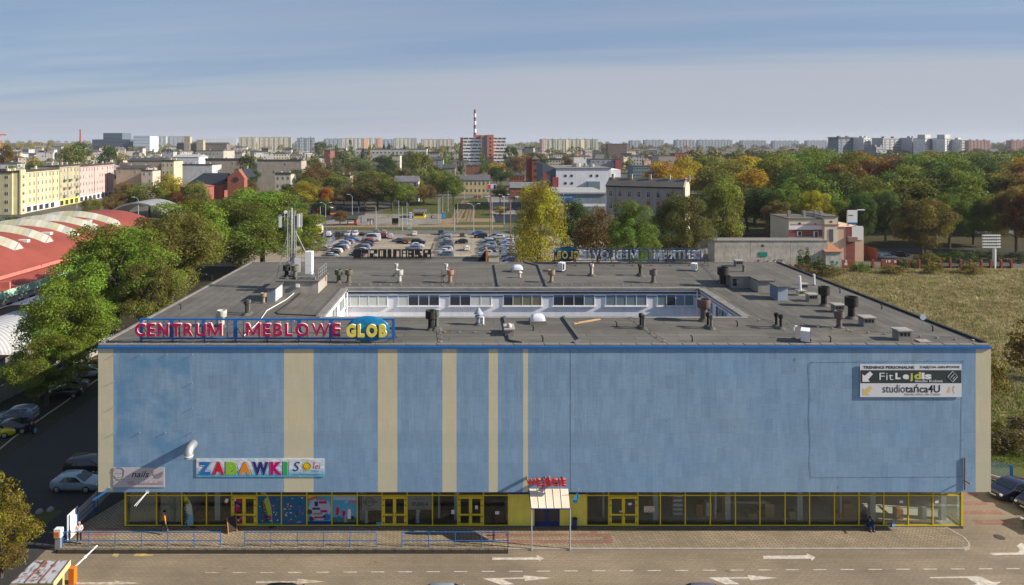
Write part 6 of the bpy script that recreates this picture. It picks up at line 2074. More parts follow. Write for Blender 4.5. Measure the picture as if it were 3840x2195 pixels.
for(kd,u,v,rz,col,lab)in(('estate',1320,906,0,BLU,'blue hatchback standing alone before the white van'),('off-roader',1412,875,90,GRY,'grey car behind the white van'),('people carrier',1440,880,100,(.30,.22,.16),'beige car right of the white van'),('people carrier',1437,890,100,MAR,'maroon car tucked behind the white van'),('people carrier',1465,893,95,SIL,'silver small car right of the beige car'),('saloon',1497,908,170,LBL,'pale blue saloon on the grass patch'),('hatchback',1520,912,95,MAR,'dark red hatchback seen from behind near the grass patch'),('off-roader',1570,916,-10,BLK,'black coupe alone above the letter plates'),('hatchback',1565,928,-5,WHT,'white saloon above the letter plates'),('estate',1550,938,180,LBL,'light blue car behind the last letter plates'),('saloon',1554,882,95,WHT,'white car alone by the access road'),('people carrier',1653,880,-90,BLK,'black car at the head of the file under the tram loop'),('hatchback',1730,913,180,BLK,'black hatchback alone between the two files'),('hatchback',1750,939,92,WHT,'white hatchback driving between the two files'),('saloon',1792,881,190,BLU,'bright blue car with open doors by the road'),('off-roader',1803,892,175,BLK,'black off-roader below the bright blue car'),('estate',1867,896,180,GRN,'mint hatchback near the leaning rusty pole'),('hatchback',1855,892,175,TEA,'teal car hidden behind the mint hatchback'),('people carrier',1234,885,95,WHT,'white small van with tinted windows by the puddle'),('estate',1272,885,85,BLK,'black car under the small brown tree by the puddle'),('off-roader',1306,885,-95,SIL,'silver car between the black car and the white minibus'),('people carrier',1333,884,-90,WHT,'white minibus parked by the puddle'),('saloon',1216,940,165,SIL,'silver estate car at the near end under the lime trees'),('saloon',1790,742,180,RED,'red car on the cross road by the billboard'),('hatchback',1825,742,180,WHT,'white car on the cross road right of the red one'),('estate',1937,735,0,WHT,'white car before the red brick shops')):
 pcar(kd,u,v,rz,col,lab,GC if v>860 else 'cars on the cross road')
for k,(u,c)in enumerate(((1915,GRY),(1905,SIL),(1925,BLK),(1895,WHT))):
 pcar('hatchback',u,748,0,c,f'{CNAME[c]} car in the dark line of parked cars on the cross road','cars on the cross road')
dup(VANP[0],VANP[1],(*at(1392,905),.012),R(180),'big white delivery van standing across the car park',color=(.62,.64,.68),group='vans')
GS='cars along the street left of the building'
pcar('near estate',62,1577,188,(.20,.24,.32),'silver blue estate car parked under the trees, left street',GS)
pcar('near saloon',30,1625,200,BLK,'black car with red tail light behind the yellow one',GS)
pcar('near hatchback',-25,1640,20,YLW,'yellow car nose at the left edge of the picture',GS)
pcar('near hatchback',291,1833,0,(.28,.33,.42),'silver hatchback beside the corner of the building',GS)
pcar('near estate',335,1772,0,(.012,.012,.014),'black estate car behind the silver hatchback',GS)
for(u,v,c,lab)in((232,1490,BLK,'black car in the shade of the nearest lime tree'),(255,1462,GRY,'grey car in shade, second under the nearest lime tree'),(330,1412,WHT,'white car at the wall corner under the lime trees'),(350,1388,RED,'red car far along the shaded left street'),):
 pcar('saloon',u,v,195,c,lab,GS)
GR='cars at the right end of the building'
pcar('near saloon',3795,1858,197,(.014,.018,.045),'dark navy saloon parked nose out at the right end',GR)
x,y=at(3900,1905)
car('near estate',x,y,R(200),BLK,'black car at the right edge in front of the navy saloon',GR)
x,y=at(3935,1978)
car('near hatchback',x,y,R(195),GRY,'grey car of which the shadow shows by the manhole',GR)
GF='cars passing along the front kerb'
for(u,rz,c,kd,lab)in((1076,0,BLK,'near hatchback','black car roof at the bottom edge left of the middle'),(1690,0,(.34,.38,.45),'near hatchback','silver car roof at the bottom edge in the middle'),(2612,180,(.16,.18,.22),'near hatchback','grey car roof at the bottom edge right of the middle')):
 Yc=46.55
 car(kd,X(u,Yc-.4),Yc-.4,R(rz),c,lab,GF)
pcar('estate',3330,972,-18,SIL,'silver car in the red yard behind the brick fence','cars in the red yard')
pcar('saloon',3375,962,-18,BLK,'black car beside the silver one in the red yard','cars in the red yard')
for k,(u,c)in enumerate(((2142,BLK),(2178,NVY))):
 pcar('people carrier',u,880,-90,c,('black car under the dark tree right of the poplar','navy car under the dark tree right of the poplar')[k],'cars under the trees')
lx,ly=at(1196,882)
lo=thing('delivery_lorry','yellow cabbed lorry with a white box body by the puddle','lorry',(lx,ly,.012),R(-82))
MB().prism([(1.4,.5),(3.0,.5),(3.05,1.1),(2.85,2.6),(1.4,2.7)],2.2,axis='y',o=-1.1).build('cab',m_paint,lo,color=(.75,.52,.01))
MB().prism([(1.2,2.71),(2.7,2.61),(2.3,3.3),(1.2,3.4)],2.1,axis='y',o=-1.05).build('wind_deflector',m_paint,lo,color=(.75,.52,.01))
MB().box(-3.6,1.2,-1.2,1.2,.9,3.4).build('box_body',m_whitep,lo)
mb=MB()
mb.quad((3.08,-.95,1.45),(3.08,.95,1.45),(2.9,.95,2.35),(2.9,-.95,2.35))
mb.build('windscreen',m_cglass,lo)
MB().box(2.9,3.12,-1.1,1.1,.4,.75).build('bumper',m_black,lo)
for x_ in(-2.4,2.0):
 for s in(-1,1):
  MB().tube((x_,s*.85,.46),(x_,s*1.12,.46),.46,14).build('wheel',m_tyre,lo)
lx,ly=at(1236,803)
bu=thing('bus','black and orange city bus standing under the trees','bus',(lx,ly,.03),R(-64))
MB().box(-6,6,-1.25,1.25,.35,1.15).build('skirt',m_paint,bu,color=(.55,.16,.03))
MB().box(-5.98,5.98,-1.26,1.26,1.151,2.75).build('glazing',m_cglass,bu)
MB().box(-6,6,-1.25,1.25,2.751,3.05).build('roof',m_paint,bu,color=(.02,.02,.022))
for k in range(4):
 MB().box(-4.5+2.4*k,-3.3+2.4*k,-.7,.7,3.051,3.25).build('roof_unit',m_whitep,bu)
for x_ in(-3.2,3.4):
 for s in(-1,1):
  MB().tube((x_,s*.95,.48),(x_,s*1.27,.48),.48,14).build('wheel',m_tyre,bu)
MB().box(5.985,6.02,-1.1,1.1,1.0,2.4).build('windscreen',m_cglass,bu)
MB().box(5.985,6.03,-1.1,1.1,.4,.75).build('bumper',m_paint,bu,color=(.55,.16,.03))
for pr in list(CARS.values())+[VANP]:
 for p,subs in pr[1]:
  for q in subs:
   bpy.data.objects.remove(q)
  bpy.data.objects.remove(p)
 bpy.data.objects.remove(pr[0])
#  red market hall and its neighbours on the left
XA_,ZA_,XE_,ZE_=-102.0,12.5,-85.0,7.15
RR=((17.0)**2+(ZA_-ZE_)**2)/(2*(ZA_-ZE_))
def zroof(x):return ZA_-RR+math.sqrt(max(0,RR*RR-(x-XA_)**2))
m_redroof=None
t=NT('red_roof')
v_=t.scaled(1.0)
w_=t.n.new('ShaderNodeTexWave')
w_.wave_type='BANDS'
w_.bands_direction='Y'
t.l.new(v_,w_.inputs['Vector'])
w_.inputs['Scale'].default_value=1.6
w_.inputs['Distortion'].default_value=0
n_=t.noise(t.scaled(.12),5,.6,.3,.7)
c_=t.mix(n_,(.20,.044,.033),(.28,.070,.050))
c_=t.mix(1.0,c_,t.math('ADD',.86,t.math('MULTIPLY',w_.outputs['Fac'],.36)),'MULTIPLY')
t.bsdf(c_,.7,0,t.bump(w_.outputs['Fac'],.3,.05),.3)
m_redroof=t.m
hall=thing('market_hall','long market hall with a red barrel roof and ribbed skylight ridges','hall',(-102,145,0))
mb=MB()
n=22
Y0h,Y1h=92,194
xs_=[-119+34*k/n for k in range(n+1)]
for a,b in zip(xs_,xs_[1:]):
 mb.quad((a,Y0h,zroof(a)),(b,Y0h,zroof(b)),(b,Y1h,zroof(b)),(a,Y1h,zroof(a)))
mb.poly([(x,Y1h,zroof(x))for x in xs_][::-1])
mb.poly([(x,Y0h,zroof(x))for x in xs_]+[(-85,Y0h,0),(-119,Y0h,0)])
wpart('roof',mb,m_redroof,hall,smooth=True)
wpart('wall',MB().box(-119,-85.05,Y0h+.1,Y1h-.1,0,ZE_-.05),m_beige,hall)
m_pink=M('pink_trim',(.52,.17,.14),.7)
wpart('gutter',MB().box(-85.1,-84.7,Y0h,Y1h,ZE_-.7,ZE_-.05),m_pink,hall)
mb=MB()
mb.quad((-85.0,100,6.3),(-81.0,100,5.3),(-81.0,186,5.3),(-85.0,186,6.3))
wpart('lean_to_roof',mb,m_redroof,hall)
m_mint=M('mint_panel',(.36,.56,.43),.6,var=.1,streak=.12)
for k in range(20):
 y=100+4.3*k
 wpart('fascia_panel',MB().box(-81.0,-80.85,y+.02,y+4.27,4.1,5.45),m_mint,hall)
wpart('lean_to_wall',MB().box(-84.9,-81.3,100,186,0,4.09),M('pale_wall',(.42,.40,.38),.9,streak=.2),hall)
for k in range(26):
 wpart('window',MB().box(-81.32,-81.28,102+3.2*k,103.6+3.2*k,1.6,3.0),m_pane,hall)
for k in range(5):
 wpart('party_wall',MB().box(-85,-80.9,100+21.5*k,100.35+21.5*k,5.2,6.75),m_pink,hall)
m_ridge=[]
for c in((.47,.46,.35),(.43,.41,.26),(.52,.52,.46),(.37,.39,.32)):
 m_ridge.append(M('ridge_%d'%len(m_ridge),c,.5,var=.12,scale=.5))
for j,yb_ in enumerate((128,138,148,158,167.5,177)):
 rk=MB()
 xs2=[-90.0-1.25*k for k in range(21)]
 root=bpy.data.objects.new('skylight_ridge',MB().box(0,.01,0,.01,0,.01).mesh('ridge_core',m_ridge[0]))
 bpy.data.objects.remove(root)
 first=None
 for k,(a,b)in enumerate(zip(xs2,xs2[1:])):
  za,zb=zroof(a)-.05,zroof(b)-.05
  hh=1.35
  mb=MB()
  mb.quad((b+.03,yb_-1.5,zb),(a,yb_-1.5,za),(a,yb_,za+hh),(b+.03,yb_,zb+hh))
  mb.quad((a,yb_+1.5,za),(b+.03,yb_+1.5,zb),(b+.03,yb_,zb+hh),(a,yb_,za+hh))
  if k==0:
   mb.poly([(a,yb_-1.5,za),(a,yb_+1.5,za),(a,yb_,za+hh)])
  if first is None:
   first=wpart('skylight_ridge',mb,m_ridge[2],hall)
  else:
   wpart('ridge_panel',mb,m_ridge[rnd.choice((0,0,0,1,2,3))],first)
 a=xs2[0]
 za=zroof(a)-.05
 mb=MB()
 for s in(-1.5,1.5):
  mb.tube((a+.02,yb_+s,za),(a+.02,yb_,za+1.38),.07,4)
 wpart('ridge_trim',mb,m_pink,first)
for(x,y)in((-95.5,172),(-93.5,152.5),(-92.5,143)):
 wpart('roof_light',MB().box(x-1.2,x+1.2,y-.5,y+.5,zroof(x)-.3,zroof(x)+.25),m_whitep,hall)
ca=thing('arched_canopy','thin grey arched canopy beyond the red hall','canopy',(-101.5,217,0))
mb=MB()
xs2=[-111.5+20*k/16 for k in range(17)]
zc=lambda x:13.1-((x+101.5)/10)**2*4.2
for a,b in zip(xs2,xs2[1:]):
 mb.quad((a,210,zc(a)),(b,210,zc(b)),(b,224,zc(b)),(a,224,zc(a)))
 mb.quad((a,210,zc(a)-.45),(a,224,zc(a)-.45),(b,224,zc(b)-.45),(b,210,zc(b)-.45))
 mb.quad((a,210,zc(a)-.45),(b,210,zc(b)-.45),(b,210,zc(b)),(a,210,zc(a)))
wpart('roof',mb,M('canopy_grey',(.30,.30,.31),.5,.2),ca)
for x in(-111,-92):
 for y in(211,223):
  wpart('column',MB().tube((x,y,0),(x,y,zc(x)-.4),.2,8),m_steel,ca)
m_corr=None
t=NT('corrugated_pale')
w_=t.n.new('ShaderNodeTexWave')
w_.bands_direction='Y'
t.l.new(t.scaled(1.0),w_.inputs['Vector'])
w_.inputs['Scale'].default_value=.42
c_=t.mix(w_.outputs['Fac'],(.30,.31,.33),(.47,.48,.50))
t.bsdf(c_,.5,.1,t.bump(w_.outputs['Fac'],.4,.1),.4)
for(x0,x1,y0,y1,zt2,z0s,lab)in((-75,-64.8,95,108.5,5.0,1.2,'pale ribbed barrel roofed stall shed nearest the fence'),(-77,-66.2,109.5,118.5,5.6,1.4,'pale ribbed barrel roofed stall shed, second behind the fence'),(-76,-66.5,120,130,5.4,1.4,'grey barrel roofed stall shed, third behind the fence')):
 s=thing('stall_shed',lab,'shed',((x0+x1)/2,(y0+y1)/2,0))
 mb=MB()
 n=16
 pts=[((x0+x1)/2-(x1-x0)/2*math.cos(math.pi*k/n),z0s+(zt2-z0s)*math.sin(math.pi*k/n))for k in range(n+1)]
 for(xa,za),(xb,zb)in zip(pts,pts[1:]):
  mb.quad((xa,y0,za),(xb,y0,zb),(xb,y1,zb),(xa,y1,za))
 wpart('roof',mb,t.m,s,smooth=True)
 mb=MB()
 mb.poly([(x,y0+.4,z)for x,z in pts]+[(x1,y0+.4,0),(x0,y0+.4,0)])
 mb.poly([(x,y1-.2,z)for x,z in pts]+[(x1,y1-.2,0),(x0,y1-.2,0)])
 wpart('end_wall',mb,m_dark,s)
 wpart('wall',MB().box(x0,x1,y0+.5,y1-.3,0,z0s),m_tin,s)
 mb=MB()
 for(xa,za),(xb,zb)in zip(pts,pts[1:]):
  mb.tube((xa,y0,za),(xb,y0,zb),.09,4)
 wpart('edge_rib',mb,m_steel,s)
lr=thing('low_shed','low red roofed stall in front of the barrel sheds','shed',(-69,90,0))
wpart('wall',MB().box(-75,-62.5,87,93,0,2.4),M('stall_grey',(.20,.20,.22),.8),lr)
mb=MB()
mb.box(-75.3,-62.2,86.7,93.3,2.41,2.6)
wpart('roof',mb,m_redroof,lr)
fe=thing('concrete_fence','grey concrete panel fence behind the parked cars on the left street','fence',(-55.5,88,0))
x0,y0,x1,y1=-57.5,70,-54.2,112
for k in range(17):
 f0,f1=k/17,(k+1)/17
 xa,ya,xb,yb_=x0+(x1-x0)*f0,y0+(y1-y0)*f0,x0+(x1-x0)*f1,y0+(y1-y0)*f1
 L_=math.hypot(xb-xa,yb_-ya)
 for j in range(4):
  o=MB().box(.12,L_-.12,-.04,.04,j*.5+.01,j*.5+.49).build('panel',m_conc,fe)
  o.location=Vector((xa,ya,0))-fe.location
  o.rotation_euler=(0,0,math.atan2(yb_-ya,xb-xa))
 wpart('post',MB().box(xa-.09,xa+.09,ya-.09,ya+.09,0,2.15),m_conc,fe)
#  things by the front street
m_rail=M('railing_blue',(.015,.12,.36),.5,var=.2)
YRL=53.15
for(u0,u1,n,lab)in((235,827,6,'blue pipe railing on the kerb, left stretch with a gate end'),(918,1411,5,'blue pipe railing on the kerb, middle stretch'),(1508,1905,4,'blue pipe railing on the kerb, stretch nearest the awning')):
 xa,xb=X(u0,YRL),X(u1,YRL)
 ra=thing('railing',lab,'railing',((xa+xb)/2,YRL,.15),group='blue railings along the kerb')
 for k in range(n+1):
  x=xa+(xb-xa)*k/n
  wpart('post',MB().tube((x,YRL,.1),(x,YRL,1.28),.035,6),m_rail,ra)
 for z in(.62,1.28):
  wpart('rail',MB().tube((xa,YRL,z),(xb,YRL,z),.035,6),m_rail,ra)
x0,y0=X(235,YRL),YRL
ra=thing('railing','blue pipe railing climbing back from the corner past the white board','railing',(x0,y0+2.5,.15),group='blue railings along the kerb')
for k in range(3):
 y=y0+.1+2.3*k
 wpart('post',MB().tube((x0-.1,y,.1),(x0-.1,y,1.35),.035,6),m_rail,ra)
for z in(.6,.95,1.3):
 wpart('rail',MB().tube((x0-.1,y0+.1,z),(x0-.1,y0+4.8,z),.03,6),m_rail,ra)
wb_=thing('white_board','upright white board on the blue corner railing','board',(x0+.2,54.2,.15))
wpart('sheet',MB().box(x0+.12,x0+.18,53.5,54.9,.35,2.35),m_whitep,wb_)
wpart('post',MB().box(x0+.19,x0+.25,53.6,53.7,.1,2.3),m_rail,wb_)
wpart('post',MB().box(x0+.19,x0+.25,54.7,54.8,.1,2.3),m_rail,wb_)
for k,(ya,yb_)in enumerate(((55.4,58.4),(58.6,61.8))):
 b=thing('pale_hoarding',('pale grey hoarding panel on blue posts, nearer the street','pale grey hoarding panel on blue posts, nearer the wall')[k],'hoarding',(x0-.2,(ya+yb_)/2,0))
 wpart('sheet',MB().box(x0-.23,x0-.19,ya,yb_,.5,1.75),M('panel_pale',(.42,.43,.45),.7),b)
 for y in(ya,yb_):
  wpart('post',MB().tube((x0-.3,y,0),(x0-.3,y,1.9),.04,6),m_rail,b)
x,y=at(220,2062)
tk=thing('ticket_post','grey ticket machine post with an orange hood at the car park entry','ticket machine',(x,y,0))
MB().box(-.2,.2,-.15,.15,0,1.0).build('pedestal',m_steel,tk)
MB().box(-.26,.26,-.2,.2,1.001,1.65).build('housing',m_whitep,tk)
MB().box(-.22,.14,-.21,-.2,1.05,1.45).build('front_panel',M('orange_paint',(.70,.17,.015),.5),tk)
m_or=M('orange_paint',(.70,.17,.015),.5)
YBr=49.0
x=X(273,YBr)
bp=thing('barrier','raised white barrier arm on an orange post','barrier',(x,YBr,0))
wpart('housing',MB().box(x-.19,x+.19,YBr-.2,YBr+.2,0,1.12),m_or,bp)
xe_,ze_=X(365,YBr+1.6),Z(2046,YBr+1.6)
p0=Vector((x,YBr,1.0))
p1=Vector((xe_,YBr+1.6,ze_))
wpart('arm',MB().tube(p0,p1,.055,6),m_whitep,bp)
pm=p0.lerp(p1,.5)
wpart('joint',MB().tube(pm-(p1-p0)*.04,pm+(p1-p0)*.04,.1,6),m_whitep,bp)
for k in range(5):
 q=.15+.17*k
 wpart('reflector',MB().tube(p0.lerp(p1,q),p0.lerp(p1,q+.03),.06,6),M('reflector_grey',(.45,.42,.42),.5),bp)
t=NT('rusty_sheet')
n_=t.noise(t.scaled(1.3),5,.62,.52,.60)
n2=t.noise(t.scaled((3,1,1),rot=(0,0,.5)),5,.62,.55,.68)
c_=t.mix(n_,(.42,.43,.46),(.16,.065,.03))
c_=t.mix(n2,c_,(.06,.055,.05))
t.bsdf(c_,.6,.1)
m_rsheet=t.m
hz=2.7
P4=[at(60,2180,hz),at(120,2108,hz),at(262,2106,hz),at(206,2180,hz)]
hx,hy=P4[3]
hx1=P4[2][0]-.05
hut=thing('gatekeeper_hut','cream gatekeeper hut with a rusting sheet roof at the lower left corner','hut',(hx-1.6,hy+1,0))
a,b,c,d=[(-36.2,46.2),(-35.8,49.9),(-32.3,50.0),(-31.9,46.2)]
fa=at(262,2106,hz)
fb=at(198,2190,hz)
fc=at(130,2106,hz)
fd=at(40,2190,hz)
for k in range(3):
 q0,q1=k/3,(k+1)/3
 L4=lambda p,r,q:(p[0]+(r[0]-p[0])*q,p[1]+(r[1]-p[1])*q)
 pts=[L4(fd,fb,q0),L4(fd,fb,q1),L4(fc,fa,q1),L4(fc,fa,q0)]
 mb=MB().prism(pts,.05,o=hz+.01)
 wpart('roof_sheet',mb,m_rsheet,hut)
 mb=MB().tube((*L4(fd,fb,q1),hz+.09),(*L4(fc,fa,q1),hz+.09),.04,4)
 wpart('seam',mb,M('seam_rust',(.20,.09,.05),.7),hut)
fe2=lambda p,r,z0,z1,th_,nm,mt:wpart(nm,MB().prism([p,r,(r[0]+th_[0],r[1]+th_[1]),(p[0]+th_[0],p[1]+th_[1])],z1-z0,o=z0),mt,hut)
fe2(fb,fa,hz-.28,hz+.10,(.06,0),'fascia',M('cream_fascia',(.70,.56,.27),.6))
wpart('wall',MB().prism([(fd[0]+.3,fd[1]+.2),(fb[0]-.25,fb[1]+.2),(fa[0]-.25,fa[1]-.2),(fc[0]+.3,fc[1]-.2)],hz-.02,o=0),M('hut_wall',(.62,.48,.14),.7),hut)
wpart('window',MB().prism([(fb[0]-.24,fb[1]+.7),(fb[0]-.2,fb[1]+.7),(fb[0]-.2+(fa[0]-fb[0])*.4,fb[1]+1.6),(fb[0]-.24+(fa[0]-fb[0])*.4,fb[1]+1.6)],1.0,o=1.1),m_pane,hut)
sheet('lawn',[at(100,1990),at(175,1965),at(240,1915),at(140,1915),at(95,1960)],m_grass,.01)
sheet('lawn',[at(-40,2040),at(90,2040),at(145,2000),at(100,1955),at(-40,1950)],m_grass,.01)
for(u,v,lab)in((148,1922,'white half round kerb stone at the lawn corner, left one'),(190,1914,'white half round kerb stone at the lawn corner, right one')):
 x,y=at(u,v)
 tag(MB().lathe(0,0,[(.3,0),(.28,.12),(.16,.25),(.02,.3)],12).build('marker_stone',m_conc,loc=(x,y,0)),lab,'stone','marker stones')
x,y=at(2154,1979,ZP)
bn=thing('litter_bin','blue litter bin against the yellow wall by the entrance','bin',(x,y-.2,ZP))
MB().lathe(0,0,[(.16,.05),(.19,.75),(.21,.8)],14).build('drum',m_navy,bn,smooth=True)
MB().lathe(0,0,[(.21,.801),(.22,.84),(.13,.845),(.12,.80)],14).build('rim',m_black,bn)
MB().box(-.16,.16,.16,.22,0,.5).build('bracket',m_black,bn)
x,y=at(868,1990,ZP)
ab=thing('sandwich_board','wooden chalk sandwich board outside the first yellow doors','sign',(x,y,ZP),R(35))
for s,nm in((1,'chalk_panel'),(-1,'rear_panel')):
 o=MB().box(-.32,.32,-.02,.02,.12,1.15).build(nm,m_black,ab)
 o.rotation_euler=(s*R(-17),0,0)
 o.location=(0,-s*.36,0)
 for sx_ in(-.34,.34):
  o=MB().box(sx_-.03,sx_+.03,-.03,.03,0,1.2).build('leg',M('board_wood',(.45,.17,.06),.6),ab)
  o.rotation_euler=(s*R(-17),0,0)
  o.location=(0,-s*.36,0)
def feather(ub,vb,pts,bands,word,lab,seed,wcol):
 Yf=at(ub,vb,ZP)[1]
 th=thing('feather_flag',lab,'flag',(X(ub,Yf),Yf,ZP))
 rows=[]
 for(ul,ur,v)in pts:
  rows.append(((X(ul,Yf),Yf+.12*math.sin(v*.2),Z(v,Yf)),(X(ur,Yf),Yf,Z(v,Yf))))
 for k,(r0,r1)in enumerate(zip(rows,rows[1:])):
  mb=MB()
  mb.quad(r1[0],r1[1],r0[1],r0[0])
  wpart('cloth',mb,bands[k],th)
 path_=[(X(ub,Yf),Yf,ZP)]+[r[1]for r in rows[::-1]]
 wpart('pole',MB().path(path_,.025,5),m_steel,th)
 MB().lathe(0,0,[(.28,0),(.25,.05),(.05,.08)],10).build('base',m_black,th)
 n=len(word)
 (ua,va),(ue,ve)=wcol
 for k,ch in enumerate(word):
  q=k/(n-1)
  me=text_mesh('letter',ch,.36,p_blk,extrude=.004,offset=.012)
  o=obj('letter',me,th)
  o.scale=(-1,1,1)
  o.rotation_euler=(0,R(-90-6),0)
  o.location=Vector((X(ua+(ue-ua)*q,Yf)+.1,Yf-.13,Z(va+(ve-va)*q,Yf)))-th.location
fy,fg_,fb_,fw=flatm('flag_lime',(.42,.46,.05)),flatm('flag_green',(.18,.36,.06)),flatm('flag_sky',(.18,.38,.46)),flatm('flag_pale',(.42,.50,.42))
feather(725,1975,[(684,686,1848),(686,699,1858),(690,708,1872),(691,716,1890),(692,721,1910),(692,723,1930),(692,724,1950),(694,725,1970)],[fg_,fy,fy,fw,fw,fb_,fb_],'ZABAWKI','feather flag fading from lime to pale blue with mirrored ZABAWKI',1,((697,1962),(694,1886)))
fr_=flatm('flag_rose',(.62,.10,.14))
feather(1021,1975,[(977,979,1839),(980,995,1848),(983,1004,1862),(986,1012,1885),(990,1017,1910),(996,1019,1932),(1003,1020,1950),(1012,1021,1962)],[fg_,fy,fy,fy,fy,fr_,fr_],'PRESZOUI','feather flag of lime green with a rose red foot',2,((1006,1948),(987,1882)))
tag(MB().box(-.12,.12,-.01,.01,-.2,.2).build('hanging_pennant',p_white,loc=(gx(857),D2-.5,gzv(1868)),rot=(0,R(22),0)),'small white and red pennant hanging left of the first yellow doors','pennant')
bpy.context.view_layer.update()
pe=[o for o in COL.objects if o.name.startswith('hanging_pennant')][0]
MB().box(-.12,.12,-.014,.014,-.2,-.1).build('stripe',p_red,pe)
MB().tube((.1,.02,.2),(.14,.4,.3),.012,5).build('string',m_steel,pe)
x,y=at(3345,1972,ZP)
rg_=thing('crumpled_bag','crumpled blue bag on the pavement under the last shop panes','bag',(x,y,ZP))
mb=MB()
n=10
for j in range(4):
 for k in range(n):
  a=2*math.pi*k/n
  r_=(.3,.33,.2,.03)[j]*(1+.35*math.sin(3*a+j))
  mb.v.append((r_*math.cos(a),.6*r_*math.sin(a),(.0,.08,.22,.30)[j]))
for j in range(3):
 for k in range(n):
  q=(k+1)%n
  mb.f.append((j*n+k,j*n+q,(j+1)*n+q,(j+1)*n+k))
  mb.m.append(0)
mb.build('sack',M('bag_blue',(.02,.14,.30),.6,var=.3,scale=6),rg_)
x0,y0=41.2,72.5
x1,y1=49.5,63.5
mf=thing('mesh_fence','blue mesh fence on a low concrete kerb at the right end of the building','fence',((x0+x1)/2,(y0+y1)/2,0))
L_=math.hypot(x1-x0,y1-y0)
ang=math.atan2(y1-y0,x1-x0)
n=5
for k in range(n+1):
 q=k/n
 wpart('post',MB().box(-.12,.12,-.05,.05,0,1.6).move(x0+(x1-x0)*q,y0+(y1-y0)*q,0,ang),m_rail,mf)
for k in range(n):
 q0,q1=k/n,(k+1)/n
 xa,ya,xb,yb_=x0+(x1-x0)*q0,y0+(y1-y0)*q0,x0+(x1-x0)*q1,y0+(y1-y0)*q1
 mb=MB()
 for z in(.28,1.5):
  mb.tube((xa,ya,z),(xb,yb_,z),.025,4)
 m_=12
 for i in range(m_):
  for s in(0,1):
   f0,f1=i/m_,(i+4)/m_
   za,zb=(.28,1.5)if s else(1.5,.28)
   if f1>1:
    zb=za+(zb-za)*(1-f0)/(f1-f0)
    f1=1
   mb.tube((xa+(xb-xa)*f0,ya+(yb_-ya)*f0,za),(xa+(xb-xa)*f1,ya+(yb_-ya)*f1,zb),.012,3,caps=False)
 wpart('mesh_panel',mb,m_rail,mf)
wpart('kerb_base',MB().box(0,L_,-.12,.12,0,.2).move(x0,y0,0,ang),m_kerb,mf)
sheet('lawn',[(41,72),(49,63.2),(41,63.2)],m_grass,.014)
sheet('lawn',[(41,78),(41,72.2),(49.2,63.4),(75,63.4),(75,74),(60,76)],m_grass,.012)
sheet('footpath',[(41,80),(41,77.5),(80,74),(80,77)],m_asph2,.01)
#  behind: wall, pink house, hoardings, brick fence
t=NT('stained_render')
n_=t.noise(t.scaled((.25,.25,.5)),6,.62,.35,.66)
n2=t.noise(t.scaled((1.4,1.4,.5)),5,.65,.45,.7)
c_=t.mix(n_,(.56,.54,.50),(.38,.36,.325))
c_=t.mix(t.math('MULTIPLY',n2,.5),c_,(.12,.11,.10))
t.bsdf(c_,.95)
m_stain=t.m
YW=172.5
lw=thing('long_wall','long grey stained blank wall with graffiti behind the flat roof','wall',(X(2890,YW),YW,0))
xj=[2680,2815,2965,3105]
for a,b in zip(xj,xj[1:]):
 o=MB().box(0,X(b,YW)-X(a,YW)-.06,0,5.0,0,Z(904,YW)).build('wall_bay',m_stain,lw)
 o.location=Vector((X(a,YW),YW,0))-lw.location
wpart('coping',MB().box(X(2678,YW),X(3108,YW),YW-.15,YW+5.1,Z(904,YW)+.001,Z(902,YW)),m_tin,lw)
gb=thing('green_board','teal rectangular board on the long grey wall','board',(X(2862,YW),YW,3))
wpart('sheet',MB().box(X(2846,YW),X(2877,YW),YW-.1,YW-.03,Z(962,YW),Z(946,YW)),M('teal_board',(.02,.24,.19),.5,var=.25),gb)
for u in(2850,2873):
 wpart('bracket',MB().box(X(u,YW)-.1,X(u,YW)+.1,YW-.029,YW-.001,Z(958,YW),Z(950,YW)),m_tin,gb)
wpart('vent_hole',MB().box(X(2856,YW),X(2864,YW),YW-.02,YW+.01,Z(926,YW),Z(918,YW)),m_black,lw)
def scribble(parent,Y,u0,u1,v0,v1,mats,n,seed):
 r_=random.Random(seed)
 for m_ in mats:
  mb=MB()
  for k in range(n):
   u_,v_=r_.uniform(u0,u1),r_.uniform(v0,v1)
   a0=r_.uniform(0,6)
   rr=r_.uniform(2.5,5)
   pts=[(X(u_+rr*math.cos(a0+.6*j),Y),Y-.02-.002*(k%5),Z(v_+rr*math.sin(a0+.6*j),Y))for j in range(r_.randint(4,8))]
   mb.path(pts,.07,3)
  wpart('graffiti',mb,m_,parent,kind='stuff')
scribble(lw,YW,2830,2850,976,986,[flatm('violet',(.16,.10,.32))],5,1)
scribble(lw,YW,2868,2882,975,985,[flatm('plum',(.35,.06,.16))],4,2)
scribble(lw,YW,2905,2945,975,990,[p_grey,p_white],5,3)
ow=thing('outbuilding','low grey tar roofed outbuildings between the trees and the long wall','building',(X(2570,178),178,0))
for(u0,u1,vt,dd,mt)in((2466,2545,912,178,m_stain),(2548,2620,905,182,m_conc),(2622,2684,912,179,m_stain)):
 hh=Z(vt+12,dd)
 wpart('wall',MB().box(X(u0,dd),X(u1,dd),dd,dd+9,0,hh),mt,ow)
 mb=MB().prism([(X(u0-2,dd),hh+.01),(X(u1+2,dd),hh+.01),(X(u1+2,dd),hh+.3),(X((u0+u1)/2,dd),hh+1.3),(X(u0-2,dd),hh+.3)],9.3,axis='y',o=dd-.15)
 wpart('roof',mb,m_feltx,ow)
wpart('door',MB().box(X(2496,178),X(2530,178),177.9,177.99,0,2.4),m_black,ow)
YP=178.0
px0,px1,px2=X(2958,YP),X(3083,YP),X(3134,YP)
ph=thing('pink_house','flat roofed cream and salmon house with a red band and a stair tower','house',((px0+px2)/2,YP+5,0))
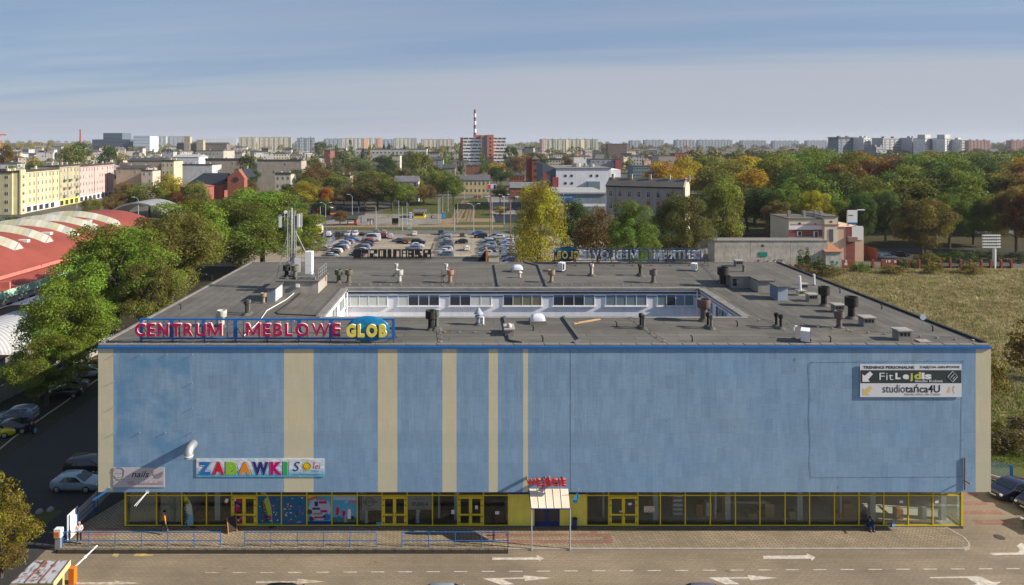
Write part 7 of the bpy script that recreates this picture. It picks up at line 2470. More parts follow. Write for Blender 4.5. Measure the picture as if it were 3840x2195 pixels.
m_crm=M('cream_render',(.64,.56,.44),.9,var=.08)
m_sal=M('salmon_render',(.62,.42,.30),.9,var=.08)
m_band=M('red_band',(.24,.07,.06),.9)
zr1,zr2=Z(822,YP),Z(812,YP)
wpart('wall',MB().box(px0,px1,YP,YP+11,0,zr1),m_crm,ph)
wpart('tower_wall',MB().box(px1+.001,px2,YP-1.2,YP+11,0,zr2),m_crm,ph)
wpart('band',MB().box(px0-.02,px1-.05,YP-.05,YP-.002,Z(888,YP),Z(862,YP)),m_band,ph)
wpart('white_band',MB().box(px0-.02,px1-.05,YP-.05,YP-.002,Z(861.5,YP),Z(845,YP)),m_white,ph)
wpart('cornice',MB().box(px0-.2,px2+.2,YP-1.35,YP-1.21,Z(843,YP),Z(840,YP)),m_band,ph)
wpart('gable_wall',MB().box(px2+.001,px2+6.5,YP-1.2,YP+11,0,Z(850,YP)),m_sal,ph)
wpart('roof',MB().box(px0-.2,px1,YP-.2,YP+11.2,zr1+.001,zr1+.2),m_feltx,ph)
wpart('roof',MB().box(px1+.002,px2+.2,YP-1.4,YP+11.2,zr2+.001,zr2+.2),m_feltx,ph)
for(ua,ub,va,vb)in((2988,3006,868,885),(3050,3068,868,890)):
 f_=wpart('window',MB().box(X(ua,YP),X(ub,YP),YP-.1,YP-.051,Z(vb,YP),Z(va,YP)),m_white,ph)
 wpart('pane',MB().box(X(ua+5,YP),X(ub-2,YP),YP-.11,YP-.101,Z(vb-1,YP),Z(va+1,YP)),m_pane,f_)
wpart('stair_window',MB().box(X(3100,YP),X(3115,YP),YP-1.3,YP-1.2,Z(905,YP),Z(858,YP)),M('slate_panel',(.10,.10,.12),.5),ph)
for(ua,va)in((2999,838),(3058,842),(3108,830)):
 wpart('vent',MB().box(X(ua-4,YP),X(ua+4,YP),YP-(1.25 if ua>3090 else.05),YP-(1.2 if ua>3090 else.0),Z(va+3,YP),Z(va-3,YP)),m_black,ph)
for(ua,va,hh)in((2987,818,.9),(3046,813,.9),(3088,805,1.0),(3110,806,.8)):
 wpart('chimney',MB().box(X(ua-5,YP),X(ua+5,YP),YP+4,YP+4.7,zr1+.2,zr1+.2+hh+.6),m_conc,ph)
YG=YP-1.2
wpart('door_surround',MB().box(px2+2.0,px2+4.2,YG-.1,YG-.002,0,Z(852,YG)),m_band,ph)
wpart('balcony',MB().box(px2+2.1,px2+4.4,YG-1.0,YG-.101,Z(905,YG),Z(888,YG)),M('balcony_grey',(.25,.18,.15),.8),ph)
wpart('sign_panel',MB().box(px2+3.4,px2+6.2,YG-.15,YG-.101+.05,Z(900,YG),Z(848,YG)),m_whitep,ph)
hb=thing('hoarding','white advertising board on the roof corner of the pink house','hoarding',(px2+3.2,YG,Z(845,YG)))
wpart('sheet',MB().box(X(3176,YG),X(3212,YG),YG-.4,YG-.2,Z(834,YG),Z(788,YG)),m_whitep,hb)
wpart('foot_strip',MB().box(X(3176,YG),X(3212,YG),YG-.42,YG-.2,Z(841,YG),Z(834.2,YG)),m_cobalt,hb)
wpart('bar_print',MB().box(X(3178,YG),X(3196,YG),YG-.42,YG-.401,Z(809,YG),Z(806,YG)),p_dnavy,hb)
wpart('lamp_arm',MB().box(X(3212,YG),X(3240,YG),YG-.4,YG-.2,Z(789,YG),Z(785,YG)),m_whitep,hb)
for u in(3180,3208):
 wpart('strut',MB().box(X(u,YG)-.06,X(u,YG)+.06,YG-.2,YG+.5,Z(848,YG),Z(790,YG)),m_steel,hb)
tr_=thing('lean_to','tan tiled lean-to with a grey graffiti wall beside the pink house','building',(X(3125,172),173,0))
x0,x1=X(3097,171.5),X(3157,171.5)
wpart('wall',MB().box(x0,x1,171.6,176.5,0,Z(945,171.5)),m_stain,tr_)
mb=MB()
mb.quad((x0-.3,171.3,Z(944,171.5)),(x1+.4,171.3,Z(944,171.5)),(x1-1.0,176.4,Z(905,176)),(x0-.2,176.4,Z(905,176)))
mb.box(x0-.3,x1+.4,171.3,171.5,Z(945.5,171.5),Z(944,171.5)-.005)
wpart('roof',mb,M('tan_tiles',(.35,.16,.09),.8,var=.15),tr_)
scribble(tr_,171.6,3120,3150,972,990,[flatm('sea',(.12,.30,.22))],6,5)
bf=thing('brick_fence','brick fence with red pillars and white painted graffiti along the field','fence',(X(3400,172),172,0))
m_brick=M('brick_red',(.25,.075,.042),.9,var=.25,scale=2)
YF=172.0
for u in(3157,3275,3310,3375,3412,3449,3486,3528,3566,3605,3642,3682,3718,3757,3795):
 wpart('pillar',MB().box(X(u-3.5,YF),X(u+3.5,YF),YF,YF+.5,0,2.2),m_brick,bf)
for(ua,ub,vt)in((3161,3199,976),(3314,3358,974),(3361,3371,974)):
 wpart('panel',MB().box(X(ua,YF),X(ub,YF),YF+.1,YF+.4,0,Z(vt,YF)),m_brick,bf)
for(ua,ub)in((3199,3271),(3416,3445),(3453,3482),(3490,3524),(3532,3562),(3570,3601),(3609,3638),(3646,3678),(3686,3714),(3722,3753),(3761,3791)):
 mb=MB().box(X(ua,YF),X(ub,YF),YF+.15,YF+.3,0,.5)
 for k in range(9):
  xk=X(ua+(ub-ua)*(k+.5)/9,YF)
  mb.box(xk-.02,xk+.02,YF+.2,YF+.24,.5,1.7)
 wpart('railing_bay',mb,m_black,bf)
for(tx,u,v0,v1,w)in(('19',3332,976,986,18),('8',3358,977,987,9),('S',3174,976,984,8),('8',3173,985,996,12)):
 tpart(bf,tx,u,v0,v1,-.08 if tx!='x'else 0,p_white,w=w,offset=.05,px=F/YF,Y=YF)
sk=thing('brick_bin_store','low red brick bin enclosure in the yard of the pink house','wall',(X(3238,186),186,0))
wpart('wall',MB().box(X(3222,186),X(3256,186),186,186.4,0,Z(922,186)),m_brick,sk)
wpart('wall',MB().box(X(3253,186),X(3257,186),182,185.99,0,Z(924,186)),m_brick,sk)
wpart('skip',MB().box(X(3200,184),X(3222,184),183.5,185.5,.2,1.8),M('skip_grey',(.10,.12,.10),.7),sk)
YL=172.5
lb=thing('lattice_billboard','empty white lattice billboard on a thick pale pole at the field edge','billboard',(X(3728,YL),YL,0))
wpart('pole',MB().tube((X(3728,YL),YL,0),(X(3728,YL),YL,Z(928,YL)),.42,12),m_whitep,lb)
mb=MB()
for k in range(5):
 z=Z(927-11*k,YL)
 wpart('rung',MB().box(X(3680,YL),X(3748,YL),YL-.45,YL-.2,z-.12,z+.18),m_whitep,lb)
for k in range(9):
 x_=X(3681+8.2*k,YL)
 wpart('upright',MB().box(x_-.08,x_+.08,YL-.19,YL-.05,Z(928,YL),Z(882,YL)),m_steel,lb)
wpart('lamp_rail',MB().box(X(3672,YL),X(3725,YL),YL-1.6,YL-1.5,Z(882,YL),Z(880,YL)),m_whitep,lb)
#  poles and lamps
m_pole=M('pole_grey',(.36,.38,.40),.6,.1,var=.15)
m_polerust=M('pole_rust',(.24,.15,.11),.8,var=.4,scale=.6)
def pole(u,vt,vb,lab,kind='pole',r=.13,mat=None,group='poles by the tram loop'):
 Y=Yz(vb)
 x=X(u,Y)
 h=Z(vt,Y)
 th=thing('street_lamp'if 'lamp'in kind else 'tram_pole',lab,'street lamp'if 'lamp'in kind else 'pole',(x,Y,0),0,group)
 MB().tube((0,0,0),(0,0,h),r,8,r*.7).build('post',mat or m_pole,th)
 MB().tube((0,0,0),(0,0,1.0),r*1.3,8).build('sleeve',mat or m_pole,th)
 if kind=='lamp2':
  for s in(-1,1):
   MB().path([(0,0,h-.1),(s*.9,0,h+.7),(s*1.5,0,h+.85)],.06,5).build('arm',mat or m_pole,th)
   MB().box(s*1.3-.1,s*1.3+s*.9+.1,-.16,.16,h+.74,h+.92).build('lantern',m_whitep,th)
 elif kind=='lamp1':
  MB().path([(0,0,h-.1),(-.7,0,h+.8),(-1.5,0,h+1.0)],.06,5).build('arm',mat or m_pole,th)
  MB().box(-2.3,-1.3,-.16,.16,h+.9,h+1.08).build('lantern',m_whitep,th)
 else:
  MB().lathe(0,0,[(r*.8,h),(r*.5,h+.12)],8).build('cap',mat or m_pole,th)
POLES=[(1201,776,842,'plain pole nearest the yellow lorry','pole'),(1221,768,846,'two armed lamp behind the yellow lorry','lamp2'),(1321,738,806,'single armed lamp among the plane trees','lamp1'),(1410,777,858,'tram pole by the left shelter','pole'),(1495,754,850,'tram pole behind the right shelter','pole'),(1509,780,864,'tram pole in front of the right shelter','pole'),(1526,760,845,'tram pole beside the white notice stand','pole'),(1643,747,827,'outer tram pole left of the tracks','pole'),(1649,742,832,'inner tram pole left of the tracks','pole'),(1660,735,800,'third tram pole left of the tracks','pole'),(1680,717,795,'thick tall pole left of the tracks','pole'),(1704,778,865,'tram pole standing in the loop','pole'),(1716,763,837,'tram pole between the two tracks','pole'),(1776,773,874,'two armed lamp at the car park edge right of the tracks','lamp2'),(1845,742,862,'grey pole behind the billboard pole','pole'),(1890,738,842,'two armed lamp beside the small golden tree','lamp2'),(1742,700,748,'pole on the cross road left of the red car','pole'),(1806,690,745,'pole on the cross road by the billboard','pole'),(1791,705,748,'thin pole on the cross road behind the red car','pole')]
for(u,vt,vb,lab,k)in POLES:
 pole(u,vt,vb,lab,k)
pole(1838,728,905,'rust streaked tall pole in the car park','pole',.16,m_polerust)
pole(1914,750,985,'rust streaked lamp pole nearest the yellow poplar','lamp2',.17,m_polerust)
pole(2712,776,905,'pale lamp column behind the long grey wall','lamp1',.16,None,'park lamps')
pole(2774,760,868,'pale lamp column under the park trees','lamp1',.16,None,'park lamps')
pole(3143,775,900,'two armed lamp behind the pink house','lamp2',.14,None,'park lamps')
pole(3016,792,900,'single armed lamp over the roof of the pink house','lamp1',.14,None,'park lamps')
pole(3513,788,905,'two armed lamp hidden among the park trees','lamp2',.14,None,'park lamps')
pole(519,750,862,'lamp column beside the grey arched canopy','lamp1',.14,None,'park lamps')
pole(347,752,800,'lamp column before the pink tenement','lamp1',.14,None,'park lamps')
pole(288,750,805,'blue lamp column before the beige tenement','pole',.14,None,'park lamps')
YBb=330
bb=thing('billboard','red, white and dark billboard on a tall pole at the cross road','billboard',(X(1838,YBb),YBb,0))
wpart('pole',MB().box(X(1836,YBb),X(1842,YBb),YBb,YBb+.5,0,Z(712,YBb)),m_pole,bb)
wpart('frame',MB().box(X(1827,YBb),X(1861,YBb),YBb-.3,YBb+.3,Z(711,YBb),Z(691,YBb)),m_whitep,bb)
for(a,b,mt)in((1829,1840,flatm('tomato',(.65,.07,.03))),(1840.2,1851,p_white),(1851.2,1859,p_dnavy)):
 wpart('poster',MB().box(X(a,YBb),X(b,YBb),YBb-.36,YBb-.301,Z(709,YBb),Z(693,YBb)),mt,bb)
def hut_(name,lab,cat,u0,u1,vt,vb,wcol,rcol,depth=4,over=.4):
 Y=Yz(vb)
 th=thing(name,lab,cat,(X((u0+u1)/2,Y),Y,0))
 w=(u1-u0)*Y/F
 h=Z(vt,Y)
 MB().box(-w/2,w/2,0,depth,0,h).build('wall',wcol,th)
 MB().prism([(-over,h),(depth+over,h),(depth+over,h+.15),(depth/2,h+.9),(-over,h+.15)],w+.8,axis='x',o=-w/2-.4).build('roof',rcol,th)
 return th,w,h
th,w,h=hut_('kiosk','brick kiosk with a dark green roof and a pale notice','kiosk',1302,1337,822,846,m_brick,M('green_roof',(.04,.06,.045),.7))
MB().box(-w*.4,w*.2,-.06,-.01,.8,h-.4).build('notice',m_whitep,th)
th,w,h=hut_('kiosk','yellow kiosk with a grey sloping roof in the square','kiosk',1550,1592,797,819,m_yellow,M('slate_roof',(.12,.12,.13),.7),9)
MB().box(-w*.4,w*.4,-.05,-.01,1.0,h-.4).build('window',m_pane,th)
for k in range(3):
 MB().box(w/2+.01,w/2+.05,.6+2.8*k,2.6+2.8*k,.8,h-.3).build('window',m_pane,th)
for(u0,u1,vt,vb,lab,gl_)in((1374,1402,820,847,'glass tram shelter with a pale rear panel, left one',1),(1468,1496,818,846,'dark glazed tram shelter, right one',0)):
 Y=Yz(vb)
 th=thing('tram_shelter',lab,'shelter',(X((u0+u1)/2,Y),Y,0),0,'tram shelters')
 w=(u1-u0)*Y/F
 h=Z(vt,Y)
 MB().box(-w/2,w/2,.0,1.6,h-.12,h).build('roof',m_tin,th)
 MB().box(-w/2+.1,w/2-.1,1.4,1.45,.2,h-.15).build('rear_panel',m_white if gl_ else m_cglass,th)
 for x_ in(-w/2+.1,0,w/2-.1):
  MB().box(x_-.05,x_+.05,1.3,1.39,0,h-.121).build('post',m_black,th)
 MB().box(-w/2+.3,w/2-.3,.9,1.3,.42,.5).build('bench',m_wood,th)
for(u,vt,vb,lab,colr)in((1540,796,828,'white and blue upright notice stand beside the yellow kiosk',p_white),(1354,812,838,'narrow blue topped ticket column left of the shelters',p_navy)):
 Y=Yz(vb)
 th=thing('notice_stand',lab,'notice stand',(X(u,Y),Y,0))
 h=Z(vt,Y)
 MB().box(-.5 if u==1540 else-.2,.5 if u==1540 else.2,-.1,.1,.2,h).build('panel',colr,th)
 if u==1540:
  for k in range(3):
   MB().box(-.4,.4,-.12,-.101,.8+.9*k,1.15+.9*k).build('print',p_navy,th)
 MB().box(-.3,.3,-.15,.15,0,.199).build('foot',m_conc,th)
for(u,vb,lab,mt)in((1665,820,'blue portable toilet by the tram poles',p_navy),(1170,808,'blue and red advertising column at the bus road',p_navy),(1195,800,'dark advertising column at the bus road',m_black),(1345,800,'small blue round sign by the plane trees',p_navy)):
 Y=Yz(vb)
 th=thing('advertising_column'if 'column'in lab else('portable_toilet'if 'toilet'in lab else 'round_sign'),lab,'cabin'if 'toilet'in lab else 'sign',(X(u,Y),Y,0))
 if 'round'in lab:
  MB().tube((0,0,0),(0,0,2.6),.05,6).build('post',m_pole,th)
  MB().tube((0,-.03,2.6),(0,.03,2.6),.4,14).build('disc',mt,th)
  continue
 MB().box(-.75,.75,-.7,.7,.1,2.4).build('cabin_wall',mt,th)
 MB().box(-.8,.8,-.75,.75,2.401,2.6).build('roof',m_tin,th)
 MB().box(-.5,.5,-.73,-.701,.3,2.1).build('front_panel',p_sky if 'toilet'in lab else p_red,th)
cb_=thing('switch_cabinet','pale green electrical cabinet on the grass strip by the access road','cabinet',(X(1535,251),251,0))
MB().box(-.7,.7,-.3,.3,.2,1.9).build('body',M('cabinet_pale_green',(.45,.50,.42),.6),cb_)
MB().box(-.75,.75,-.35,.35,0,.199).build('plinth',m_conc,cb_)
st_=thing('concrete_stub','squat dark concrete stump in the car park','bollard',(*at(1733,889),.012))
MB().box(-.8,.8,-.6,.6,0,1.3).build('block',M('stub',(.09,.08,.07),.9),st_)
MB().box(-1.3,1.3,-.9,.9,0,.15).build('foot',m_grass,st_)
wf=thing('tram_fence','long thin wire fence between the access road and the tram loop','fence',(-20,247.5,0))
for k in range(80):
 x_=-100+2.2*k
 wpart('post',MB().box(x_-.03,x_+.03,247.3,247.36,0,1.3),m_pole,wf)
for z in(.3,.8,1.28):
 wpart('wire',MB().box(-100,74,247.32,247.35,z-.012,z+.012),m_pole,wf)
#  people
def skin_mesh(name,joints,edges,root,mat,sub=1):
 me=bpy.data.meshes.new(name)
 keys=list(joints)
 me.from_pydata([joints[k][0]for k in keys],[(keys.index(a),keys.index(b))for a,b in edges],[])
 o=bpy.data.objects.new(name,me)
 COL.objects.link(o)
 sk=o.modifiers.new('skin','SKIN')
 sk.use_smooth_shade=True
 for k,dv in zip(keys,me.skin_vertices[0].data):
  r=joints[k][1]
  dv.radius=(r,r)if not isinstance(r,tuple)else r
  dv.use_root=k==root
 sb=o.modifiers.new('sub','SUBSURF')
 sb.levels=sb.render_levels=sub
 dg=bpy.context.evaluated_depsgraph_get()
 m2=bpy.data.meshes.new_from_object(o.evaluated_get(dg))
 bpy.data.objects.remove(o)
 m2.name=name
 m2.materials.clear()
 m2.materials.append(mat)
 return m2
m_skin=M('skin',(.48,.27,.19),.6,var=.06,scale=8)
def person(label,x,y,z,rz,pose,jacket,trousers,hair,shoes=(.03,.03,.03),h=1.74,hairlen=0,bag=None):
 """pose: joint positions in metres for a 1.74 m figure facing -y"""
 P=dict(hip=(0,0,.93),chest=(0,0,1.25),neck=(0,.0,1.47),head0=(0,-.01,1.55),head1=(0,-.015,1.70),shl=(.19,0,1.41),ell=(.25,.02,1.13),wrl=(.26,-.04,.88),shr=(-.19,0,1.41),elr=(-.25,.02,1.13),wrr=(-.26,-.04,.88),hpl=(.10,0,.90),knl=(.11,-.02,.50),anl=(.11,.02,.09),tol=(.12,-.14,.04),hpr=(-.10,0,.90),knr=(-.11,-.02,.50),anr=(-.11,.02,.09),tor=(-.12,-.14,.04))
 P.update(pose)
 V={k:Vector(v)for k,v in P.items()}
 th=thing('person',label,'person',(x,y,z),rz,None,(h/1.74,)*3)
 J={'hip':(V['hip'],.13),'chest':(V['chest'],.135),'neck':(V['neck'],.055),'head0':(V['head0'],.075),'head1':(V['head1'],.085)}
 E=[('hip','chest'),('chest','neck'),('neck','head0'),('head0','head1')]
 for s in 'lr':
  J.update({'sh'+s:(V['sh'+s],.06),'el'+s:(V['el'+s],.045),'wr'+s:(V['wr'+s],.03),'hp'+s:(V['hp'+s],.085),'kn'+s:(V['kn'+s],.058),'an'+s:(V['an'+s],.04),'to'+s:(V['to'+s],.035)})
  E+=[('chest','sh'+s),('sh'+s,'el'+s),('el'+s,'wr'+s),('hip','hp'+s),('hp'+s,'kn'+s),('kn'+s,'an'+s),('an'+s,'to'+s)]
  d=(V['wr'+s]-V['el'+s]).normalized()
  pal=V['wr'+s]+d*.08
  J['pa'+s]=(pal,.026)
  E.append(('wr'+s,'pa'+s))
  sd=d.cross(Vector((0,1,.2))).normalized()
  for k,(o_,l_)in enumerate(((-.03,.07),(-.01,.085),(.01,.08),(.03,.062))):
   J[f'f{k}{s}']=(pal+sd*o_+d*.03,.009)
   J[f'g{k}{s}']=(pal+sd*o_*1.1+d*(.03+l_*.6)+Vector((0,-.012,0)),.007)
   E+=[('pa'+s,f'f{k}{s}'),(f'f{k}{s}',f'g{k}{s}')]
  J['th'+s]=(pal-sd*.045+d*.015+Vector((0,-.02,0)),.01)
  E.append(('pa'+s,'th'+s))
 obj('body',skin_mesh('body',J,E,'hip',m_skin),th)
 hd=V['head0'].lerp(V['head1'],.45)
 mb=MB()
 f_=(V['neck']-V['chest']).normalized()
 for sx_ in(-.032,.032):
  mb.box(hd.x+sx_-.012,hd.x+sx_+.012,hd.y-.096,hd.y-.085,hd.z+.012,hd.z+.022)
 mb.box(hd.x-.022,hd.x+.022,hd.y-.094,hd.y-.084,hd.z-.055,hd.z-.045)
 mb.tube((hd.x,hd.y-.088,hd.z+.01),(hd.x,hd.y-.108,hd.z-.022),.010,5,.014)
 mb.build('face',M('face_dark',(.12,.05,.04),.7),th)
 mb=MB()
 n=12
 prof=[(.106,-.01-hairlen),(.118,.03),(.110,.085),(.07,.122),(.01,.135)]
 i0=len(mb.v)
 for(r_,zz_)in prof:
  for k in range(n):
   a=2*math.pi*k/n
   front=max(0,-math.sin(a))
   mb.v.append((hd.x+r_*.92*math.cos(a),hd.y+.012+r_*math.sin(a)*(1-.1*front),hd.z+zz_+(.055+hairlen)*front*(1 if zz_<.02 else 0)))
 for j in range(len(prof)-1):
  for k in range(n):
   q=(k+1)%n
   mb.f.append((j*n+k,j*n+q,(j+1)*n+q,(j+1)*n+k))
   mb.m.append(0)
 mb.f.append(tuple((len(prof)-1)*n+k for k in range(n)))
 mb.m.append(0)
 mb.build('hair',hair,th,smooth=True)
 JJ={'hem':(V['hip']+Vector((0,0,-.06)),.155),'chest':(V['chest'],.165),'collar':(V['neck']-Vector((0,0,.05)),.075)}
 EE=[('hem','chest'),('chest','collar')]
 for s in 'lr':
  JJ.update({'sh'+s:(V['sh'+s],.08),'el'+s:(V['el'+s],.065),'cu'+s:(V['el'+s].lerp(V['wr'+s],.93),.05)})
  EE+=[('chest','sh'+s),('sh'+s,'el'+s),('el'+s,'cu'+s)]
 obj('jacket',skin_mesh('jacket',JJ,EE,'chest',jacket),th)
 JJ={'waist':(V['hip'],.140)}
 EE=[]
 for s in 'lr':
  JJ.update({'hp'+s:(V['hp'+s],.105),'kn'+s:(V['kn'+s],.075),'an'+s:(V['an'+s]+Vector((0,0,.02)),.06)})
  EE+=[('waist','hp'+s),('hp'+s,'kn'+s),('kn'+s,'an'+s)]
 obj('trousers',skin_mesh('trousers',JJ,EE,'waist',trousers),th)
 ms=M('shoe_%.2f'%shoes[0],shoes,.6)
 for s in 'lr':
  a,b=V['an'+s],V['to'+s]
  mb=MB().tube((a.x,a.y+.05,max(.035,a.z-.045)),(b.x,b.y,max(.03,b.z)),.05,8,.042)
  mb.build('shoe',ms,th)
 if bag:
  w=V['wrr']
  mb=MB().box(w.x-.20,w.x+.02,w.y-.08,w.y+.1,w.z-.45,w.z-.1)
  mb.tube((w.x-.1,w.y,w.z-.1),(w.x-.02,w.y,w.z+.02),.012,5)
  mb.build('bag',bag,th)
 return th
def cl(name,c):return M('cloth_'+name,c,.85,var=.12,scale=6)
hb_,hp_,hbl=cl('hair_black',(.012,.010,.010)),cl('hood_pink',(.55,.26,.25)),cl('hair_brown',(.06,.03,.02))
x,y=at(617,1999,ZP)
person('person in a mustard jacket and black trousers walking past the shop windows',x,y,ZP,R(-65),dict(knl=(.11,-.14,.50),anl=(.11,-.20,.10),tol=(.12,-.34,.05),knr=(-.11,.06,.50),anr=(-.11,.24,.13),tor=(-.11,.13,.05),wrl=(.27,.08,.90),elr=(-.25,-.06,1.14),wrr=(-.25,-.24,.98)),cl('mustard',(.48,.24,.02)),cl('black',(.018,.018,.02)),hb_,h=1.80)
x,y=at(297,2038,ZP)
person('person in a pale jacket and pink hood standing by the corner railing',x,y,ZP,R(20),dict(elr=(-.24,-.04,1.14),wrr=(-.10,-.20,1.08),ell=(.25,.0,1.14),wrl=(.12,-.18,1.02),head0=(0,-.05,1.55),head1=(0,-.08,1.68)),cl('pale',(.50,.47,.47)),cl('black',(.018,.018,.02)),hp_,h=1.70,hairlen=.10)
x,y=at(120,1637)
person('person in dark clothes with a pale blue bag walking on the shaded street',x,y,0,R(180),dict(knl=(.10,-.1,.5),anl=(.10,-.12,.09),tol=(.10,-.26,.04)),cl('charcoal',(.012,.012,.014)),cl('black',(.018,.018,.02)),hb_,h=1.76,bag=cl('bag_blue',(.14,.20,.30)))
x,y=at(3250,1974,ZP)
person('person in blue jeans sitting on the sill of a shop pane, hand at the face',x,D2-.35,ZP-.33,R(0),dict(hip=(0,.12,.62),chest=(0,.03,.93),neck=(0,-.05,1.12),head0=(0,-.09,1.19),head1=(0,-.13,1.33),shl=(.19,.01,1.07),shr=(-.19,.01,1.07),ell=(.25,-.20,.86),wrl=(.15,-.42,.84),elr=(-.24,-.24,.90),wrr=(-.08,-.24,1.10),hpl=(.10,.08,.61),hpr=(-.10,.08,.61),knl=(.17,-.42,.80),knr=(-.15,-.42,.80),anl=(.15,-.40,.42),anr=(-.12,-.42,.42),tol=(.17,-.55,.37),tor=(-.14,-.57,.37)),cl('navy',(.02,.04,.12)),cl('jeans',(.03,.08,.22)),hbl,h=1.72)
for(u,v,c,lab,rz)in((1857,815,(.012,.012,.014),'person in black walking on the paved path beyond the tram tracks',180),(1858,793,(.12,.14,.28),'person in blue farther up the paved path',180),(1618,822,(.02,.02,.02),'person in dark clothes on the square by the yellow kiosk',0)):
 x,y=at(u,v)
 person(lab,x,y,.02,R(rz),dict(knl=(.10,-.1,.5),anl=(.10,-.12,.09),tol=(.10,-.26,.04)),cl('walk%d'%v,c),cl('black',(.018,.018,.02)),hb_)
x,y=at(2940+638,1222+0)
x,y=at(3577,1225)
person('person half hidden in the golden shrubs at the edge of the field',X(3577,84),84,0,R(10),{},cl('brownj',(.10,.06,.04)),cl('black',(.018,.018,.02)),cl('cap_pale',(.5,.45,.4)))
#  the city behind
m_wall=None
t=NT('town_wall')
base_=t.objcol()
n_=t.noise(t.scaled(.35),5,.62,.3,.7)
st_=t.noise(t.scaled((1.6,1.6,.12)),4,.6,.35,.7)
c_=t.mix(1.0,base_,t.math('ADD',.82,t.math('MULTIPLY',n_,.34)),'MULTIPLY')
c_=t.mix(1.0,c_,t.math('ADD',1.05,t.math('MULTIPLY',st_,-.2)),'MULTIPLY')
t.bsdf(c_,.9,0,None,.2)
m_wall=t.m
m_roofg=M('roof_grey',None,.85,var=.2,scale=.3)
m_win=M('town_window',(.035,.042,.055),.15,spec=.6)
m_wfr=M('town_window_frame',(.60,.60,.60),.6)
m_ant=M('roof_clutter',(.50,.50,.48),.7,var=.3)
def uwin(wd,ht,frame=True):
 """window of one size: dark glass with a pale cross frame and a sill"""
 mb=MB()
 mb.box(-wd/2,wd/2,-.02,.0,0,ht)
 if frame:
  f=.07
  mb.box(-wd/2-f,wd/2+f,-.06,-.0,-f,0,1)
  mb.box(-wd/2-f,wd/2+f,-.05,-.0,ht,ht+f,1)
  for x_ in(-wd/2-f,-.03,wd/2):
   mb.box(x_,x_+(f if x_!=-.03 else.06),-.05,-.0,.001,ht-.001,1)
  mb.box(-wd/2+.001,wd/2-.001,-.045,-.021,ht*.66,ht*.66+.06,1)
 return mb.mesh('window',[m_win,m_wfr])
UW={'t':uwin(1.0,1.75),'s':uwin(.9,.8),'w':uwin(1.6,1.3),'n':uwin(1.0,1.6,False),'q':uwin(1.1,1.1)}
def block(name,label,cat,x,y,w,d,h,rz,wall,roofc=(.06,.06,.062),roof='flat',rise=2.5,floors=4,bays=6,sbays=0,win='t',wz=.35,joined=False,chim=2,group=None,z=None,skip=0.0,attic=False,lean=0,clutter=True):
 """a house: front centre at x,y facing local -y; windows on the front and on the local +x end"""
 zg=gz(x,y)if z is None else z
 th=thing(name,label,cat,(x,y,zg),rz,group)
 MB().box(-w/2,w/2,0,d,-1,h).build('wall',m_wall,th,color=wall)
 rf=None
 if roof=='flat':
  mb=MB().box(-w/2-.15,w/2+.15,-.2,d+.2,h+.002,h+.3)
 elif roof=='gable':
  mb=MB().prism([(-.3,h+.002),(d+.3,h+.002),(d+.3,h+.2),(d/2,h+rise),(-.3,h+.2)],w+.5,axis='x',o=-w/2-.25)
 elif roof=='gablefront':
  mb=MB().prism([(-w/2-.3,h+.002),(w/2+.3,h+.002),(w/2+.3,h+.2),(0,h+rise),(-w/2-.3,h+.2)],d+.5,axis='y',o=-.25)
 elif roof=='mono':
  mb=MB().prism([(-.2,h+.002),(d+.2,h+.002),(d+.2,h+.1),(-.2,h+rise)],w+.3,axis='x',o=-w/2-.15)
 else:
  mb=MB()
  e,q=.3,min(d,w)*.45
  b=[(-w/2-e,-e,h+.01),(w/2+e,-e,h+.01),(w/2+e,d+e,h+.01),(-w/2-e,d+e,h+.01)]
  r0,r1=(-w/2+q,d/2,h+rise),(w/2-q,d/2,h+rise)
  mb.quad(b[0],b[1],r1,r0)
  mb.quad(b[2],b[3],r0,r1)
  mb.poly([b[1],b[2],r1])
  mb.poly([b[3],b[0],r0])
  mb.quad(*b[::-1])
 rf=mb.build('roof',m_roofg,th,color=roofc)
 rc=random.Random(hash(label)%9999 if False else sum(map(ord,label)))
 if chim:
  for k in range(chim):
   cx_=-w/2+w*(k+.5)/chim+rc.uniform(-.5,.5)
   cy_=d*rc.uniform(.3,.7)
   zc_=h+(rise*.6 if roof in('gable','hip')else.2)
   MB().box(cx_-.45,cx_+.45,cy_-.3,cy_+.3,zc_,zc_+rc.uniform(1.2,2.0)).build('chimney',m_wall,rf,color=tuple(min(.7,c*1.1)for c in wall))
 fh=h/floors
 ww=[]
 for f in range(floors):
  for b in range(bays):
   if rc.random()<skip:
    continue
   ww.append(((-w/2+w*(b+.5)/bays,-.002,fh*f+fh*wz),0))
  for b in range(sbays):
   if rc.random()<skip:
    continue
   ww.append(((w/2+.002,d*(b+.5)/sbays,fh*f+fh*wz),R(90)))
 if joined:
  if ww:
   mb=MB()
   wd,ht={'t':(1.1,1.7),'w':(1.8,1.4),'s':(.9,.8),'n':(1.0,1.6),'q':(1.1,1.1)}[win]
   for(p,a)in ww:
    if a==0:
     mb.box(p[0]-wd/2,p[0]+wd/2,-.06,-.002,p[2],p[2]+ht)
    else:
     mb.box(w/2+.002,w/2+.06,p[1]-wd/2,p[1]+wd/2,p[2],p[2]+ht)
   mb.build('window',m_win,th,kind='stuff')
 else:
  for(p,a)in ww:
   obj('window',UW[win],th,loc=p,rot=(0,0,a))
 if attic:
  for b in range(bays):
   obj('attic_window',UW['s'],th,loc=(-w/2+w*(b+.5)/bays,-.002,h-1.15))
 return th
